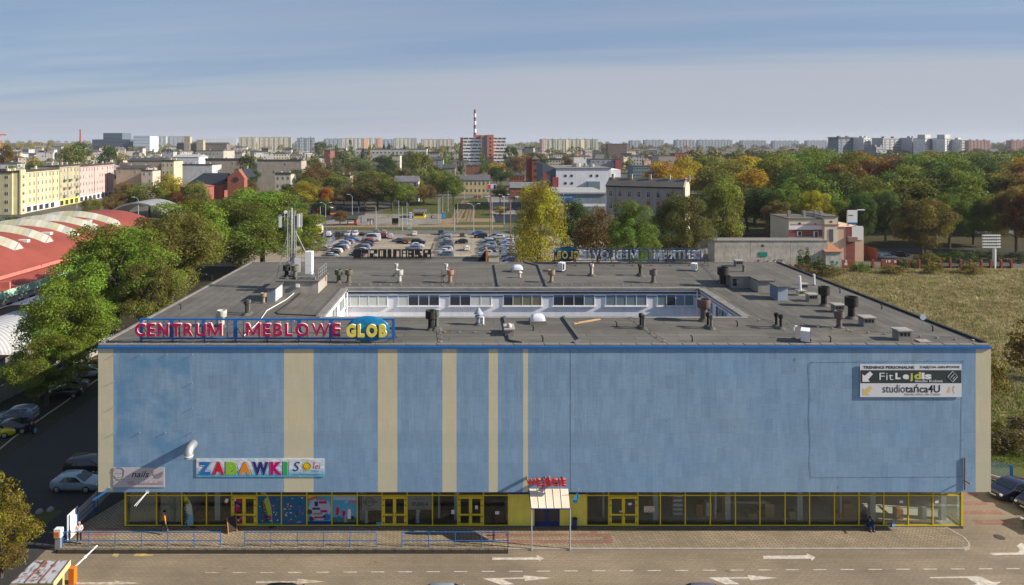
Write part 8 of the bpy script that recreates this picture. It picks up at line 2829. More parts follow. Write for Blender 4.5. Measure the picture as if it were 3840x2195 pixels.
def pblock(label,u0,u1,vtop,Y,d,wall,name='tenement',cat='tenement',**kw):
 """house whose front spans u0..u1 at distance Y and rises to vtop"""
 x0,x1=X(u0,Y),X(u1,Y)
 x=(x0+x1)/2
 h=Z(vtop,Y)-gz(x,Y)
 return block(name,label,cat,x,Y,x1-x0,d,h,0,wall,**kw)
CRM,PNK,BGE,GRYW,WHW,BRK,YLW_,TAN,DRK=(.60,.53,.32),(.56,.39,.37),(.42,.38,.26),(.36,.34,.31),(.60,.60,.60),(.30,.09,.05),(.62,.50,.26),(.40,.33,.25),(.22,.20,.18)
TEN=[('yellow five storey tenement with a tower bay at the street corner',(-197,302),(-201.5,339),18.2,CRM,10,.0),('beige weathered tenement with balconies between the yellow and pink ones',(-201.7,339.3),(-204.6,362),19.4,BGE,6,.1),('pale pink tenement with a white attic row of windows',(-204.9,362.3),(-211,409),18.6,PNK,13,.05)]
for k,(lab,a,b,h,wc,bays,skp)in enumerate(TEN):
 L_=math.hypot(b[0]-a[0],b[1]-a[1])
 ang=math.atan2(b[1]-a[1],b[0]-a[0])
 th=block('tenement',lab,'tenement',(a[0]+b[0])/2,(a[1]+b[1])/2,L_,13,h,ang,wc,roof='mono',rise=1.0,floors=5,bays=bays,win='t',chim=4,skip=skp,wz=.3,roofc=(.05,.05,.055))
 MB().box(-L_/2,L_/2,-.35,-.003,h-.5,h-.1).build('cornice',m_wall,th,color=wc)
 MB().box(-L_/2,L_/2,-.08,-.003,.2,3.1).build('shop_front',m_white if k!=1 else m_ywall,th)
 for q in range(int(L_/5.5)):
  MB().box(-L_/2+1+5.5*q,-L_/2+4.6+5.5*q,-.12,-.081,.4,2.7).build('shop_window',m_win,th)
 if k==1:
  for(bx_,f)in((-6,1),(-6,2),(-6,3),(0,2),(0,3),(8,2),(8,3),(8,1)):
   MB().box(bx_-1.1,bx_+1.1,-1.0,-.003,3.85*f+.4,3.85*f+1.4).build('balcony',m_tin if(bx_+f)%3 else M('balcony_green',(.06,.14,.08),.7),th)
 if k==0:
  MB().box(-L_/2-.3,-L_/2+4,-.9,-.36,0,h+1.2).build('tower_bay',m_wall,th,color=wc)
  for f in range(5):
   obj('window',UW['w'],th,loc=(-L_/2+1.9,-.91,3.65*f+1.1))
 for q in range(3):
  MB().tube((-L_/2+L_*q/2.5+.3,-.15,0),(-L_/2+L_*q/2.5+.3,-.15,h),.09,5).build('downpipe',m_tin,th)
th=block('tenement','end house of the yellow tenement facing the road, at the left edge','tenement',X(8,302),301,10,13,18.0,0,CRM,roof='mono',rise=1,floors=5,bays=2,win='w',chim=1)
KB=[('grey brown tenement with peeling blank side behind the pink one',436,548,632,395,14,TAN,dict(roof='gable',rise=1.6,floors=4,bays=4,skip=.55)),('narrow pale tenement end wall with courses beside the peeling one',530,572,642,388,10,(.52,.45,.38),dict(roof='mono',rise=.8,floors=4,bays=2,skip=.3)),('tall tan tenement with two red chimney strips',478,612,604,450,14,TAN,dict(roof='gable',rise=2.0,floors=4,bays=4,skip=.6,chim=4)),('cream balconied tenement beside the tan one',606,652,606,440,14,(.60,.52,.35),dict(roof='mono',rise=1,floors=4,bays=3)),('pale grey blank gable wall left of the brick church',684,795,620,420,16,(.46,.47,.49),dict(roof='mono',rise=.8,floors=4,bays=1,skip=1.0)),('brown party wall tenement row behind the brick church',770,905,602,480,15,(.36,.31,.25),dict(roof='mono',rise=1.5,floors=4,bays=6,skip=.75,chim=5)),('big pale stone building with upper arches behind the roofs',738,838,566,640,30,(.40,.38,.34),dict(roof='flat',floors=4,bays=7,skip=.4)),('white low hall with a green roof light',650,745,590,560,20,WHW,dict(roof='gable',rise=2,floors=2,bays=5,roofc=(.35,.36,.37))),('brown windowless party wall in the middle with pale pilasters',965,1130,604,450,14,(.38,.33,.27),dict(roof='mono',rise=1,floors=4,bays=4,skip=.85,chim=4)),('cream house with tall windows below the brown party wall',1032,1090,655,390,12,(.52,.47,.38),dict(roof='mono',rise=1.2,floors=3,bays=3)),('small house with a red and white shop banner',1272,1313,662,400,10,(.38,.33,.28),dict(roof='mono',rise=1,floors=2,bays=2,skip=.6)),('white house with a grey pitched roof behind the plane trees',1478,1568,683,365,11,(.56,.52,.47),dict(roof='gable',rise=3.0,floors=3,bays=4,roofc=(.13,.13,.14),sbays=2)),('long yellow two storey house on the cross road',1712,1838,677,420,14,YLW_,dict(roof='gable',rise=3.2,floors=2,bays=8,roofc=(.10,.10,.11),attic=True)),('long white four storey block behind the dark dome tree',1334,1600,560,640,14,(.52,.51,.47),dict(roof='flat',floors=4,bays=18,win='w')),('yellow flat roofed corner house below the long white block',1470,1500,585,520,12,(.55,.50,.38),dict(roof='flat',floors=3,bays=4,win='q')),('red brick engine house with a blank front by the poplars',1216,1238,566,600,20,(.20,.10,.08),dict(roof='flat',floors=3,bays=2,skip=.5)),('dark brick hall behind the slim poplar',1238,1300,572,620,20,(.16,.09,.08),dict(roof='flat',floors=3,bays=6,skip=.4)),('small brick house with a flat cap under the hospital',1748,1800,622,520,14,(.28,.12,.08),dict(roof='flat',floors=3,bays=3,skip=.4)),('old grey house with dormers under the poplars',1660,1708,632,470,14,(.35,.31,.28),dict(roof='gable',rise=2.5,floors=3,bays=3,skip=.3)),('weathered blue grey side wall among the trees',1618,1662,600,520,14,(.30,.32,.35),dict(roof='gable',rise=2,floors=4,bays=3,skip=.6)),('red brick factory front with stepped parapet left of the brick tower',1915,1968,660,480,16,BRK,dict(roof='flat',floors=2,bays=5,win='n')),('low red brick shops with white arches and a grey roof',1913,2034,706,400,12,BRK,dict(roof='gable',rise=3.2,floors=1,bays=5,win='w',roofc=(.15,.17,.18))),('long low brick wing behind the red brick shops',1968,2040,688,440,10,(.24,.10,.07),dict(roof='gable',rise=2.4,floors=2,bays=4,roofc=(.12,.13,.14))),('grey box with a red end wall behind the white industrial hall',2215,2330,598,640,24,(.33,.34,.37),dict(roof='flat',floors=3,bays=6,win='w',wz=.4)),('red clad end block behind the white industrial hall',2308,2332,597,637,3,(.36,.10,.08),dict(roof='flat',floors=3,bays=1,skip=1.0)),('glass and blue office with a flat white roof behind the grey tenement',2374,2465,624,560,20,(.16,.25,.30),dict(roof='flat',floors=4,bays=9,win='w',wz=.2)),('stone mill block with arched piers and an orange brick end',2470,2532,585,650,24,(.42,.38,.33),dict(roof='flat',floors=4,bays=3,skip=.6)),('orange brick mill end with tall dark windows',2532,2576,577,652,20,(.46,.17,.09),dict(roof='flat',floors=4,bays=4,win='n')),('dark timber house among the far trees',2280,2350,541,1050,20,(.20,.13,.11),dict(roof='flat',floors=3,bays=6,win='w')),]
for(lab,u0,u1,vt,Y,d,wc,kw)in KB:
 pblock(lab,u0,u1,vt,Y,d,wc,**kw)
x0,y0=X(2273,232),232
x1,y1=X(2560,222),222
L_=math.hypot(x1-x0,y1-y0)
gt=block('tenement','grey unrendered three storey tenement with a tarred roof and red blinds','tenement',(x0+x1)/2,(y0+y1)/2,L_,12,Z(705,227),math.atan2(y1-y0,x1-x0),(.31,.29,.26),roof='mono',rise=.2,floors=4,bays=8,sbays=0,chim=0,win='t',skip=.12,wz=.25,roofc=(.06,.06,.06))
hgt=Z(705,227)
MB().prism([(-.3,hgt+.3),(12.3,hgt+.3),(12.3,hgt+.5),(6,hgt+3.0),(-.3,hgt+.5)],L_+.4,axis='x',o=-L_/2-.2).build('roof',m_roofg,gt,color=(.065,.062,.06))
MB().prism([(-.2,0),(12.2,0),(12.2,hgt+.6),(6,hgt+3.2),(-.2,hgt+.6)],.6,axis='x',o=L_/2+.21).build('gable_wall',m_wall,gt,color=(.56,.47,.35))
for k in range(9):
 MB().box(-L_/2+1.2+k*3.1-.4,-L_/2+1.2+k*3.1+.4,4.5+(k%2)*2.0,5.4+(k%2)*2,hgt+2.0,hgt+4.2).build('chimney',m_wall,gt,color=(.50,.43,.34))if k%2==0 else None
for k in(1,4,5):
 MB().box(-L_/2+L_*(k+.5)/8-.5,-L_/2+L_*(k+.5)/8+.5,-.07,-.061,hgt*.66,hgt*.66+1.2).build('red_blind',flatm('blind_red',(.42,.05,.04)),gt)
for k in(-2,1):
 MB().tube((k*4.6,-.15,0),(k*4.6,-.15,hgt),.09,5).build('downpipe',m_tin,gt)
wh=thing('industrial_hall','white windowed industrial hall with a slanted grey end and red strips','factory',(X(2230,330),330,0))
YI=318
wpart('wall',MB().box(X(2085,YI),X(2290,YI),YI,YI+40,0,Z(634,YI)),m_white,wh)
wpart('roof',MB().box(X(2085,YI)-.3,X(2290,YI)+.3,YI-.3,YI+40.3,Z(634,YI)+.002,Z(634,YI)+.5),m_tin,wh)
mb=MB()
mb.prism([(X(2035,YI),0),(X(2084,YI),0),(X(2084,YI),Z(632,YI)),(X(2040,YI),Z(612,YI)),(X(2035,YI),Z(614,YI))],30,axis='y',o=YI+.5)
wpart('end_block',mb,M('slate_blue',(.10,.115,.14),.6),wh)
wpart('red_strip',MB().box(X(2072,YI),X(2094,YI),YI-.4,YI-.01,0,Z(665,YI)),M('strip_red',(.35,.07,.06),.7),wh)
wpart('red_strip',MB().box(X(2036,YI),X(2050,YI),YI+.1,YI+.49,0,Z(650,YI)),M('strip_red',(.35,.07,.06),.7),wh)
for(ua,va)in((2121,660),(2144,660),(2217,660),(2240,660),(2121,688),(2145,688)):
 f_=wpart('window',MB().box(X(ua-4,YI),X(ua+4,YI),YI-.1,YI-.003,Z(va+4,YI),Z(va-4,YI)),m_win,wh)
 wpart('frame',MB().box(X(ua-4.6,YI),X(ua+4.6,YI),YI-.05,YI-.004,Z(va-4,YI),Z(va-4.8,YI)),m_tin,f_)
wpart('bay',MB().box(X(2202,YI),X(2246,YI),YI-2.5,YI-.01,0,Z(680,YI)),M('bay_glass',(.20,.25,.28),.3),wh)
wpart('annex',MB().box(X(2291,YI)+.3,X(2345,YI),YI+10,YI+30,0,Z(640,YI)),m_white,wh)
for(ua,vb,r_)in((2240,625,1.3),(2215,622,.9),(2180,622,2.2)):
 wpart('roof_duct',MB().tube((X(ua,YI),YI+15,Z(634,YI)+.5),(X(ua,YI),YI+15,Z(vb-6,YI)),r_,10),m_steel,wh)
lo_=thing('low_hall','low flat roofed blue panelled hall in front of the white industrial hall','hall',(X(2180,270),275,0))
YK=268
wpart('wall',MB().box(X(2084,YK),X(2272,YK),YK,YK+30,0,Z(728,YK)),M('panel_blue_grey',(.22,.27,.32),.6,streak=.2),lo_)
wpart('roof',MB().box(X(2080,YK),X(2276,YK),YK-.5,YK+31,Z(728,YK)+.002,Z(722,YK)),M('roof_pale',(.33,.33,.33),.8),lo_)
wpart('sign_panel',MB().box(X(2102,YK),X(2150,YK),YK-.3,YK-.01,Z(756,YK),Z(733,YK)),M('sign_azure',(.02,.15,.38),.5),lo_)
wpart('band',MB().box(X(2084,YK)+.5,X(2270,YK),YK-.1,YK-.005,Z(775,YK),Z(765,YK)),m_white,lo_)
tpart(lo_,'TWÓJ RYNEK',2126,737,743,.33,p_white,w=40,px=F/YK,Y=YK)
tpart(lo_,'dla domu',2126,747,752,.33,p_red,w=26,px=F/YK,Y=YK)
bt=thing('brick_tower','twin square brick factory towers','tower',(X(2000,430),430,0))
wpart('wall',MB().box(X(1977,432),X(2000,432),434,442,0,Z(588,432)),m_brick,bt)
wpart('tower_wall',MB().box(X(1995,430),X(2022,430),430,436,0,Z(598,430)),m_brick,bt)
mb=MB()
xa,xb,zb_=X(1993,430),X(2024,430),Z(598,430)
apex=((xa+xb)/2,433,Z(583,430))
q=[(xa,429.6,zb_+.01),(xb,429.6,zb_+.01),(xb,436.4,zb_+.01),(xa,436.4,zb_+.01)]
for k in range(4):
 mb.poly([q[k],q[(k+1)%4],apex])
wpart('roof',mb,m_roofg,bt,color=(.12,.10,.10))
for v in(610,635,660):
 wpart('window',MB().box(X(2004,430),X(2014,430),429.9,429.99,Z(v+8,430),Z(v,430)),m_win,bt)
YH=700
zg=gz(-10,YH)
ho=thing('hospital_block','white banded eleven storey block with a red brick stair tower','high-rise',(X(1800,YH),YH,zg))
hx0,hx1=X(1729,YH),X(1899,YH)
wpart('wall',MB().box(hx0,hx1,YH,YH+14,zg,Z(519,YH)),M('banded_white',(.84,.82,.78),.8),ho)
for k in range(10):
 z_=zg+3+k*3.35
 for(ua,ub)in((1738,1802),(1852,1897)):
  wpart('window_band',MB().box(X(ua,YH),X(ub,YH),YH-.15,YH-.01,z_,z_+1.25),m_win,ho)
  for j in range(14):
   xk=X(ua,YH)+(X(ub,YH)-X(ua,YH))*j/14
   if(j*7+k*3)%5==0:
    wpart('blind',MB().box(xk,xk+.8,YH-.2,YH-.151,z_,z_+1.25),m_brick if(j+k)%5==0 else m_white,ho)
wpart('stair_tower',MB().box(X(1826,YH),X(1851,YH),YH-2.5,YH+8,zg,Z(506,YH)),M('brick_orange',(.52,.19,.12),.85),ho)
wpart('glazed_shaft',MB().box(X(1807,YH),X(1826,YH)-.01,YH-1.5,YH+6,zg,Z(511,YH)),M('shaft_glass',(.20,.24,.27),.25),ho)
wpart('plant_room',MB().box(X(1779,YH),X(1851,YH)-.1,YH+2,YH+12,Z(519,YH)+.01,Z(507,YH)),M('brick_orange',(.52,.19,.12),.85),ho)
wpart('end_wall',MB().box(X(1728,YH)-.5,X(1736,YH),YH-.3,YH+14.2,zg,Z(519,YH)+.8),m_brick,ho)
wpart('shaft_frame',MB().box(X(1802,YH),X(1807,YH)-.01,YH-1.7,YH+6,zg,Z(508,YH)),M('brick_orange',(.52,.19,.12),.85),ho)
for k in range(8):
 wpart('stair_window',MB().box(X(1836,YH),X(1842,YH),YH-2.6,YH-2.51,zg+5+k*4,zg+6.5+k*4),m_win,ho)
YC=1100
xc=X(1781,YC)
sm=thing('striped_chimney','tall red and white striped power station chimney','chimney',(xc,YC,gz(xc,YC)))
zc0=gz(xc,YC)
ztop=Z(411,YC)
for k in range(13):
 za,zb_=zc0+(ztop-zc0)*k/13,zc0+(ztop-zc0)*(k+1)/13
 r0,r1=2.7-1.0*k/13,2.7-1.0*(k+1)/13
 wpart('band',MB().tube((xc,YC,za),(xc,YC,zb_-.02),r0,16,r1),m_white if k%2 else M('chimney_red',(.27,.09,.09),.8),sm)
wpart('platform',MB().lathe(xc,YC,[(1.6,0),(2.5,.1),(2.5,.5),(1.6,.6)],14,z0=ztop-6),m_tin,sm)
ch=thing('brick_church','red brick church with a dark slate nave and a gable with a round window','church',(X(850,300),300,0))
YG2=296
gx0,gx1=X(853,YG2),X(916,YG2)
zr=Z(668,YG2)
mb=MB().prism([(gx0,0),(gx1,0),(gx1,zr),((gx0+gx1)/2+1,Z(636,YG2)),(gx0,zr+.6)],4,axis='y',o=YG2)
wpart('gable_wall',mb,M('church_brick',(.27,.10,.07),.9,var=.2,scale=1.2),ch)
o=wpart('round_window',MB().tube((X(886,YG2),YG2-.2,Z(673,YG2)),(X(886,YG2),YG2-.02,Z(673,YG2)),.95,20),m_win,ch)
wpart('frame',MB().tube((X(886,YG2),YG2-.1,Z(673,YG2)),(X(886,YG2),YG2-.01,Z(673,YG2)),1.25,20),m_brick,o)
nx0,nx1=X(716,304),X(848,304)
mb=MB()
zl,zt3=Z(690,304),Z(651,304)
mb.quad((nx0,299,zl),(nx1,299,zl),(nx1,308,zt3),(nx0+4,308,zt3))
mb.quad((nx1,317,zl),(nx0,317,zl),(nx0+4,308,zt3),(nx1,308,zt3))
mb.poly([(nx0,317,zl),(nx0,299,zl),(nx0+4,308,zt3)])
m_slate=M('slate_dark',(.022,.027,.034),.6,var=.2)
wpart('roof',mb,m_slate,ch)
mb=MB()
zg0,zg1=Z(660,300),Z(637,300)
xm_=(gx0+gx1)/2+1
mb.quad((gx0-.3,YG2+4.01,zr+.5),(gx0-.3,312,zr+.5),(xm_,312,Z(636,YG2)),(xm_,YG2+4.01,Z(636,YG2)))
mb.quad((gx1+.3,YG2+4.01,zr),(gx1+.3,312,zr),(xm_,312,Z(636,YG2)),(xm_,YG2+4.01,Z(636,YG2)))
wpart('roof',mb,m_slate,ch)
wpart('wall',MB().box(nx0,nx1,299.5,316.5,0,zl-.01),M('church_brick',(.27,.10,.07),.9),ch)
mb=MB()
mb.lathe(X(740,292),292,[(6.6,0),(6.6,Z(701,292)),(7.0,Z(701,292)+.3),(.3,Z(697,292)+1.2)],18)
wpart('apse',mb,M('church_brick',(.27,.10,.07),.9),ch)
YT=1250
for k,(u0,u1,vt,lab)in enumerate(((690,712,513,'pale square church tower with pinnacles, taller one'),(737,762,526,'pale square church tower with pinnacles, shorter one'))):
 th=pblock(lab,u0,u1,vt,YT,10,(.42,.37,.27),name='church_tower',cat='tower',roof='flat',floors=3,bays=2,win='n',joined=True,chim=0)
 w_=(u1-u0)*YT/F
 h_=Z(vt,YT)-gz(X(u0,YT),YT)
 for sx_ in(-1,1):
  MB().tube((sx_*w_*.42,.6,h_+.3),(sx_*w_*.42,.6,h_+4),.9,6,.1).build('pinnacle',m_wall,th,color=(.42,.37,.27))
pblock('dark church nave between the two pale towers',662,850,541,YT+10,20,(.20,.16,.14),name='church_nave',cat='church',roof='gable',rise=3,floors=1,bays=9,win='n',joined=True,chim=0)
th=pblock('dark glass stepped office block on the skyline',387,458,500,1500,40,(.11,.15,.19),name='office_block',cat='office',roof='flat',floors=6,bays=14,win='w',joined=True,chim=0)
pblock('long low dark glass office podium on the skyline',346,488,524,1480,15,(.09,.12,.16),name='office_block',cat='office',roof='flat',floors=3,bays=24,win='w',joined=True,chim=0)
pblock('white and pale blue office cube on the skyline',500,562,511,1450,40,(.55,.63,.72),name='office_block',cat='office',roof='flat',floors=6,bays=8,win='w',joined=True,chim=0)
YM2=900
xx=X(301,YM2)
st2=thing('brick_stack','slender dark brick factory stack on the left skyline','chimney',(xx,YM2,gz(xx,YM2)))
hz_=Z(487,YM2)-gz(xx,YM2)
MB().tube((0,0,0),(0,0,hz_),1.3,10,.8).build('shaft',m_brick,st2)
MB().tube((0,0,hz_-1.2),(0,0,hz_+.01),1.05,10).build('crown_ring',m_brick,st2)
crn=thing('tower_crane','orange tower crane jib at the far left of the skyline','crane',(X(-2,1500),1500,gz(-1000,1500)))
zj=Z(508,1500)-gz(-1000,1500)
mb=MB().box(-1,1,-1,1,0,zj)
mb.build('mast',m_or,crn)
mb=MB().box(-25,16,-.8,.8,zj,zj+2.2)
mb.tube((0,0,zj+8),(12,0,zj+2),.3,4)
mb.box(-.8,.8,-.8,.8,zj+2.2,zj+8)
mb.build('jib',m_or,crn)
def slab(lab,u0,u1,vt,Y,wc,d=14,floors=11,bays=None,accents=(),win='w',balc=True,rz=14):
 bays=bays or max(4,int((u1-u0)*Y/F/3.4))
 x0,x1=X(u0,Y),X(u1,Y)
 x=(x0+x1)/2
 h=Z(vt,Y)-gz(x,Y)
 th=block('apartment_block',lab,'apartment block',x,Y,x1-x0,d,h,R(rz),wc,roof='flat',floors=floors,bays=bays,win=win,joined=True,chim=0,roofc=(.12,.12,.12))
 w=x1-x0
 mb=MB()
 nb=max(2,bays//3)
 for k in range(nb):
  xk=-w/2+w*(k+.5)/nb
  for f in range(floors):
   mb.box(xk-1.5,xk+1.5,-1.0,-.07,h*f/floors+.2,h*f/floors+1.2)
 if balc:
  mb.build('balcony',m_wall,th,color=tuple(c*.8 for c in wc),kind='stuff')
 mb=MB()
 for k in range(max(2,int(w/18))):
  xk=-w/2+w*(k+.5)/max(2,int(w/18))
  mb=MB().box(xk-2,xk+2,4,8,h+.3,h+2.6)
  mb.build('lift_house',m_wall,th,color=tuple(c*.9 for c in wc))
 for(fa,fb,ac)in accents:
  MB().box(-w/2+w*fa,-w/2+w*fb,-1.1,-.003,0,h-.4).build('colour_bay',m_wall,th,color=ac)
 return th
PEACH,LEM=(.62,.36,.22),(.62,.56,.34)
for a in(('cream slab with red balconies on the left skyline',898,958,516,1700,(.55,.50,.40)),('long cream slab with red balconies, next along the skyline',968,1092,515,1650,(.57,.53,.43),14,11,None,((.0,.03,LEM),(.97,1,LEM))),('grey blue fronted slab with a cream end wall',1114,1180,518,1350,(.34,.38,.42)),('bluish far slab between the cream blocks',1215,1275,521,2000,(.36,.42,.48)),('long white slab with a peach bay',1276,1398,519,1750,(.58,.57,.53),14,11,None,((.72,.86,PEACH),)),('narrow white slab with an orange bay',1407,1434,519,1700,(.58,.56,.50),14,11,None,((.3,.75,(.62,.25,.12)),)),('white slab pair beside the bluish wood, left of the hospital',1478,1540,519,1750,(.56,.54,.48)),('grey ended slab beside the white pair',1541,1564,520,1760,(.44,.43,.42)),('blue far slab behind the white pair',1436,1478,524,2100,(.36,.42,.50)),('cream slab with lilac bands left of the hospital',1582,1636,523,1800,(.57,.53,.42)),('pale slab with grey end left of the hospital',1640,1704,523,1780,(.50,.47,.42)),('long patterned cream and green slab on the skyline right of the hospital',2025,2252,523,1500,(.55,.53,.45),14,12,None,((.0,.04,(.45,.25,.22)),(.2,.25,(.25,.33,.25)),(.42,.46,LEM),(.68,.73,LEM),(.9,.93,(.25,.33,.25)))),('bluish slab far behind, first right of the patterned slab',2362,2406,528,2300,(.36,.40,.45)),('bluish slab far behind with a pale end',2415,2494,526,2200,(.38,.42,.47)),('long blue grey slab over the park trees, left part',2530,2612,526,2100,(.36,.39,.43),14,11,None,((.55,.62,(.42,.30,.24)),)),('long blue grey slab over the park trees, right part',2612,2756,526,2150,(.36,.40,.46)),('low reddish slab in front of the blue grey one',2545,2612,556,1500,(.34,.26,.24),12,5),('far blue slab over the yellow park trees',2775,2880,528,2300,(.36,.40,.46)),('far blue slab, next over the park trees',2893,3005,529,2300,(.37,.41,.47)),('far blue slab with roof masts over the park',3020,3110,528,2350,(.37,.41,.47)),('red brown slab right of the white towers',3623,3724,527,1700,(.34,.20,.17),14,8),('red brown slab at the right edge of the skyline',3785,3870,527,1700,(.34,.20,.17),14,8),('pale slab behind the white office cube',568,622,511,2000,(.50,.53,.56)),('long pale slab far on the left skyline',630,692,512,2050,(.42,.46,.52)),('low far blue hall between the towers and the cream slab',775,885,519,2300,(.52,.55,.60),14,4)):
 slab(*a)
for(lab,u0,u1,vt,Y,wc,fl_,kw)in(('dark glass block with an overhanging roof, left end of the white complex',3124,3228,517,1010,(.20,.23,.27),8,{}),('white gridded block of the white complex',3229,3276,517,1005,(.66,.65,.63),8,{}),('long grey block of the white complex',3284,3410,519,1000,(.40,.40,.41),9,{}),('grey white windowless link of the white complex',3411,3452,518,1000,(.47,.47,.48),9,{}),('white tower with a roof box, left one of the complex',3453,3525,520,980,(.74,.73,.71),10,{}),('white tower with a roof box, right one of the complex',3527,3598,520,970,(.74,.73,.71),10,{}),('white end block with balconies of the complex',3599,3621,524,965,(.74,.73,.71),9,{}),('low dark block with white balconies before the complex',3272,3340,552,900,(.25,.26,.28),4,{})):
 th=slab(lab,u0,u1,vt,Y,wc,16,fl_,rz=30 if 'white'in lab else 6)
 if 'roof box'in lab:
  w=(u1-u0)*Y/F
  h=Z(vt,Y)-gz(X(u0,Y),Y)
  MB().box(-w*.38,w*.2,2,12,h+.3,h+5.5).build('roof_box',m_wall,th,color=(.56,.56,.56))
  MB().box(-w*.22,w*.12,-.3,-.07,.5,h-.5).build('shade_bay',m_wall,th,color=(.24,.27,.31))
 if 'overhanging'in lab:
  w=(u1-u0)*Y/F
  h=Z(vt,Y)-gz(X(u0,Y),Y)
  MB().box(-w/2-3,w/2+1,-2,17,h+.35,h+.9).build('roof_slab',m_tin,th)
rt=random.Random(21)
WC=[(.40,.36,.29),(.36,.33,.28),(.48,.44,.36),(.52,.49,.43),(.30,.26,.22),(.50,.45,.32),(.42,.42,.42),(.34,.20,.15),(.58,.57,.54)]
WN=['tan','drab','pale beige','off white','brown','straw coloured','grey','reddish','white']
LAND=[(20,'the left edge'),(170,'the old roofs'),(301,'the brick stack'),(420,'the dark glass offices'),(530,'the white office cube'),(640,'the pale slabs'),(725,'the church towers'),(850,'the brick church'),(1030,'the long cream slab'),(1150,'the grey blue slab'),(1320,'the peach bayed slab'),(1440,'the three poplars'),(1600,'the lilac banded slab'),(1800,'the hospital'),(1990,'the brick towers'),(2140,'the patterned slab'),(2420,'the glass office')]
occ=[]
nb=0
tries=0
while nb<210 and tries<9000:
 tries+=1
 Y=400+1150*rt.random()**1.25
 u=rt.uniform(-60,2480)
 if Y<470 and u>620:
  continue
 if u>1850 and Y<720:
  continue
 if 1230<u<1850 and Y<560:
  continue
 x=X(u,Y)
 w,d=rt.uniform(9,20),rt.uniform(8,12)
 if any(abs(x-a)<(w+c)/2+3 and abs(Y-b)<22 for a,b,c in occ):
  continue
 if any(a_-10<u<b_+10 and abs(Y-c_)<30 for(_,a_,b_,_,c_,*_r)in KB):
  continue
 if Y<430 and x>-175 and x<-100:
  continue
 occ.append((x,Y,w))
 k=rt.randrange(len(WC))
 fl_=rt.choice((2,3,3,4,4))if Y<900 else rt.choice((2,3,3,4))
 h=fl_*3.3+1
 rfk=rt.choice(('mono','gable','gable','flat','hip'))
 near=min(LAND,key=lambda r:abs(r[0]-u))[1]
 rn={'mono':'lean roof','gable':'pitched roof','flat':'flat roof','hip':'hip roof'}[rfk]
 dist='close below'if Y<620 else('below'if Y<900 else 'far below')
 pass
 rz=rt.choice((0,R(8),R(15),R(-14),R(28)))
 rcn,rcl=rt.choice((('black',(.05,.05,.055)),('sooty',(.08,.078,.075)),('grey',(.13,.125,.12)),('pale',(.20,.20,.20)),('rusty',(.12,.06,.045))))
 nch=rt.randint(1,3)
 lab=uniq(f"{WN[k]} {('', '', 'two', 'three', 'four')[fl_]} storey house, {rcn} {rn}, {('', 'one stack', 'two stacks', 'three stacks')[nch]}, {dist} {near}")
 block('town_house',lab,'house',x,Y,w,d,h,rz,WC[k],roof=rfk,rise=rt.uniform(1.2,3),floors=fl_,bays=max(3,int(w/3)),sbays=2,joined=True,win='t',skip=rt.choice((.1,.2,.8)),chim=nch,roofc=rcl,group='old town houses')
 nb+=1
cols=[G_OLIVE,G_GREEN,G_DARK,G_GREY,G_BROWN,G_OLIVE,G_GREY,G_DARK,G_GOLD,G_YEL,G_RUST]
tn=0
for k in range(900):
 if tn>=122:
  break
 Y=430+1100*rt.random()**1.1
 u=rt.uniform(-80,2650)
 if u>1850 and Y<560:
  continue
 x=X(u,Y)
 if any(abs(x-a)<c/2+3 and-6<b-Y<16 for a,b,c in occ):
  continue
 if any(a_<u<b_ and 0<c_-Y<60 for(_,a_,b_,_,c_,*_r)in KB)or(1740<u<1890 and Y<700):
  continue
 c=rt.choice(cols)
 p=rt.choice(('far0','far1','far2','far0','far1','pop1','con0','far2'))if Y>560 else rt.choice(('mid0','mid1','mid2','far0'))
 h=rt.uniform(9,16)*(1.35 if p=='pop1'else 1)
 w=h*(rt.uniform(.75,1.1)if p not in('pop1','con0')else.3)
 near=min(LAND+[(2560,'the orange mill end')],key=lambda r:abs(r[0]-u))[1]
 kind_={'pop1':'slender poplar','con0':'dark spruce'}.get(p,'round tree')
 dist='among roofs close below'if Y<620 else('among roofs below'if Y<950 else 'far below')
 tree(x,Y,h,w,c,p,uniq(f"{'tall' if h > 13.5 else ('low' if h < 10.5 else 'middling')} {cn.get(c, 'warm')} {kind_} {dist} {near}"),'trees between the town houses')
 tn+=1
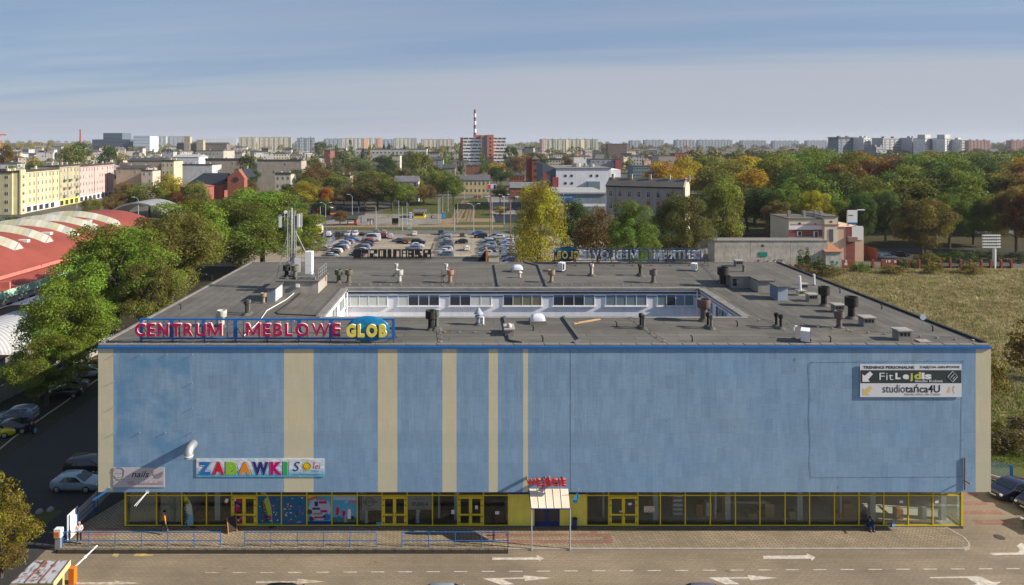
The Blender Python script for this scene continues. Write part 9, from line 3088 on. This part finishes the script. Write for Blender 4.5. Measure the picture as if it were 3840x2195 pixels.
def woods(name,n,y0,y1,u0,u1,seed,hh=(7,14),dens=220,exclude=()):
 rg=np.random.default_rng(seed)
 P,N,S=[],[],[]
 for k in range(n):
  Y=y0+(y1-y0)*rg.random()
  u=rg.uniform(u0,u1)
  x=X(u,Y)
  if any(a<u<b and c<Y<d for a,b,c,d in exclude):
   continue
  r_=rg.uniform(*hh)*.5
  zc=gz(x,Y)+r_*.9
  m=dens
  d=rg.normal(0,1,(m,3))
  d/=np.linalg.norm(d,axis=1,keepdims=True)
  d[:,2]=np.abs(d[:,2])*1.1-.25
  nn=d+rg.normal(0,.5,(m,3))
  nn/=np.linalg.norm(nn,axis=1,keepdims=True)
  P.append(np.array([x,Y,zc])+d*r_*rg.uniform(.75,1.1,(m,1))*np.array([1.15,1.15,1.0]))
  N.append(nn)
  S.append(r_*.165*rg.uniform(.6,1.3,m))
 me=quads_mesh(name,np.concatenate(P),np.concatenate(N),np.concatenate(S),m_woods,rg,.8)
 return obj(name,me,kind='stuff')
t=NT('woods_foliage')
g=t.geo()
isl=g.outputs['Random Per Island']
pos=t.scaled(.03,coord=g.outputs['Position'])
n_=t.noise(pos,4,.6,.34,.66)
n2=t.noise(t.scaled(.012,(40,10,0),coord=g.outputs['Position']),3,.6,.40,.62)
c_=t.mix(n_,(.080,.098,.024),(.20,.185,.036))
c_=t.mix(t.math('MULTIPLY',n2,.6),c_,(.25,.165,.03))
c_=t.mix(1.0,c_,t.math('ADD',.6,t.math('MULTIPLY',isl,.8)),'MULTIPLY')
t.bsdf(c_,.8,0,None,.1)
m_woods=t.m
woods('far_woods',900,1350,3600,-150,3990,3,(10,20),150)
woods('town_greenery',640,620,1350,-150,2700,4,(6,11),200)
woods('park_woods',420,380,1100,2560,3990,6,(12,20),380,exclude=())
#  haze: one closed box of thin air round everything
t=NT('haze')
pv=t.n.new('ShaderNodeVolumePrincipled')
pv.inputs['Color'].default_value=(.78,.86,1.0,1)
pv.inputs['Density'].default_value=0.00006
pv.inputs['Anisotropy'].default_value=.1
t.l.new(pv.outputs[0],t.out.inputs['Volume'])
hzb=MB().box(-10000,10000,-2000,7000,-2.0,110).build('haze',t.m)
hzb['kind']='stuff'
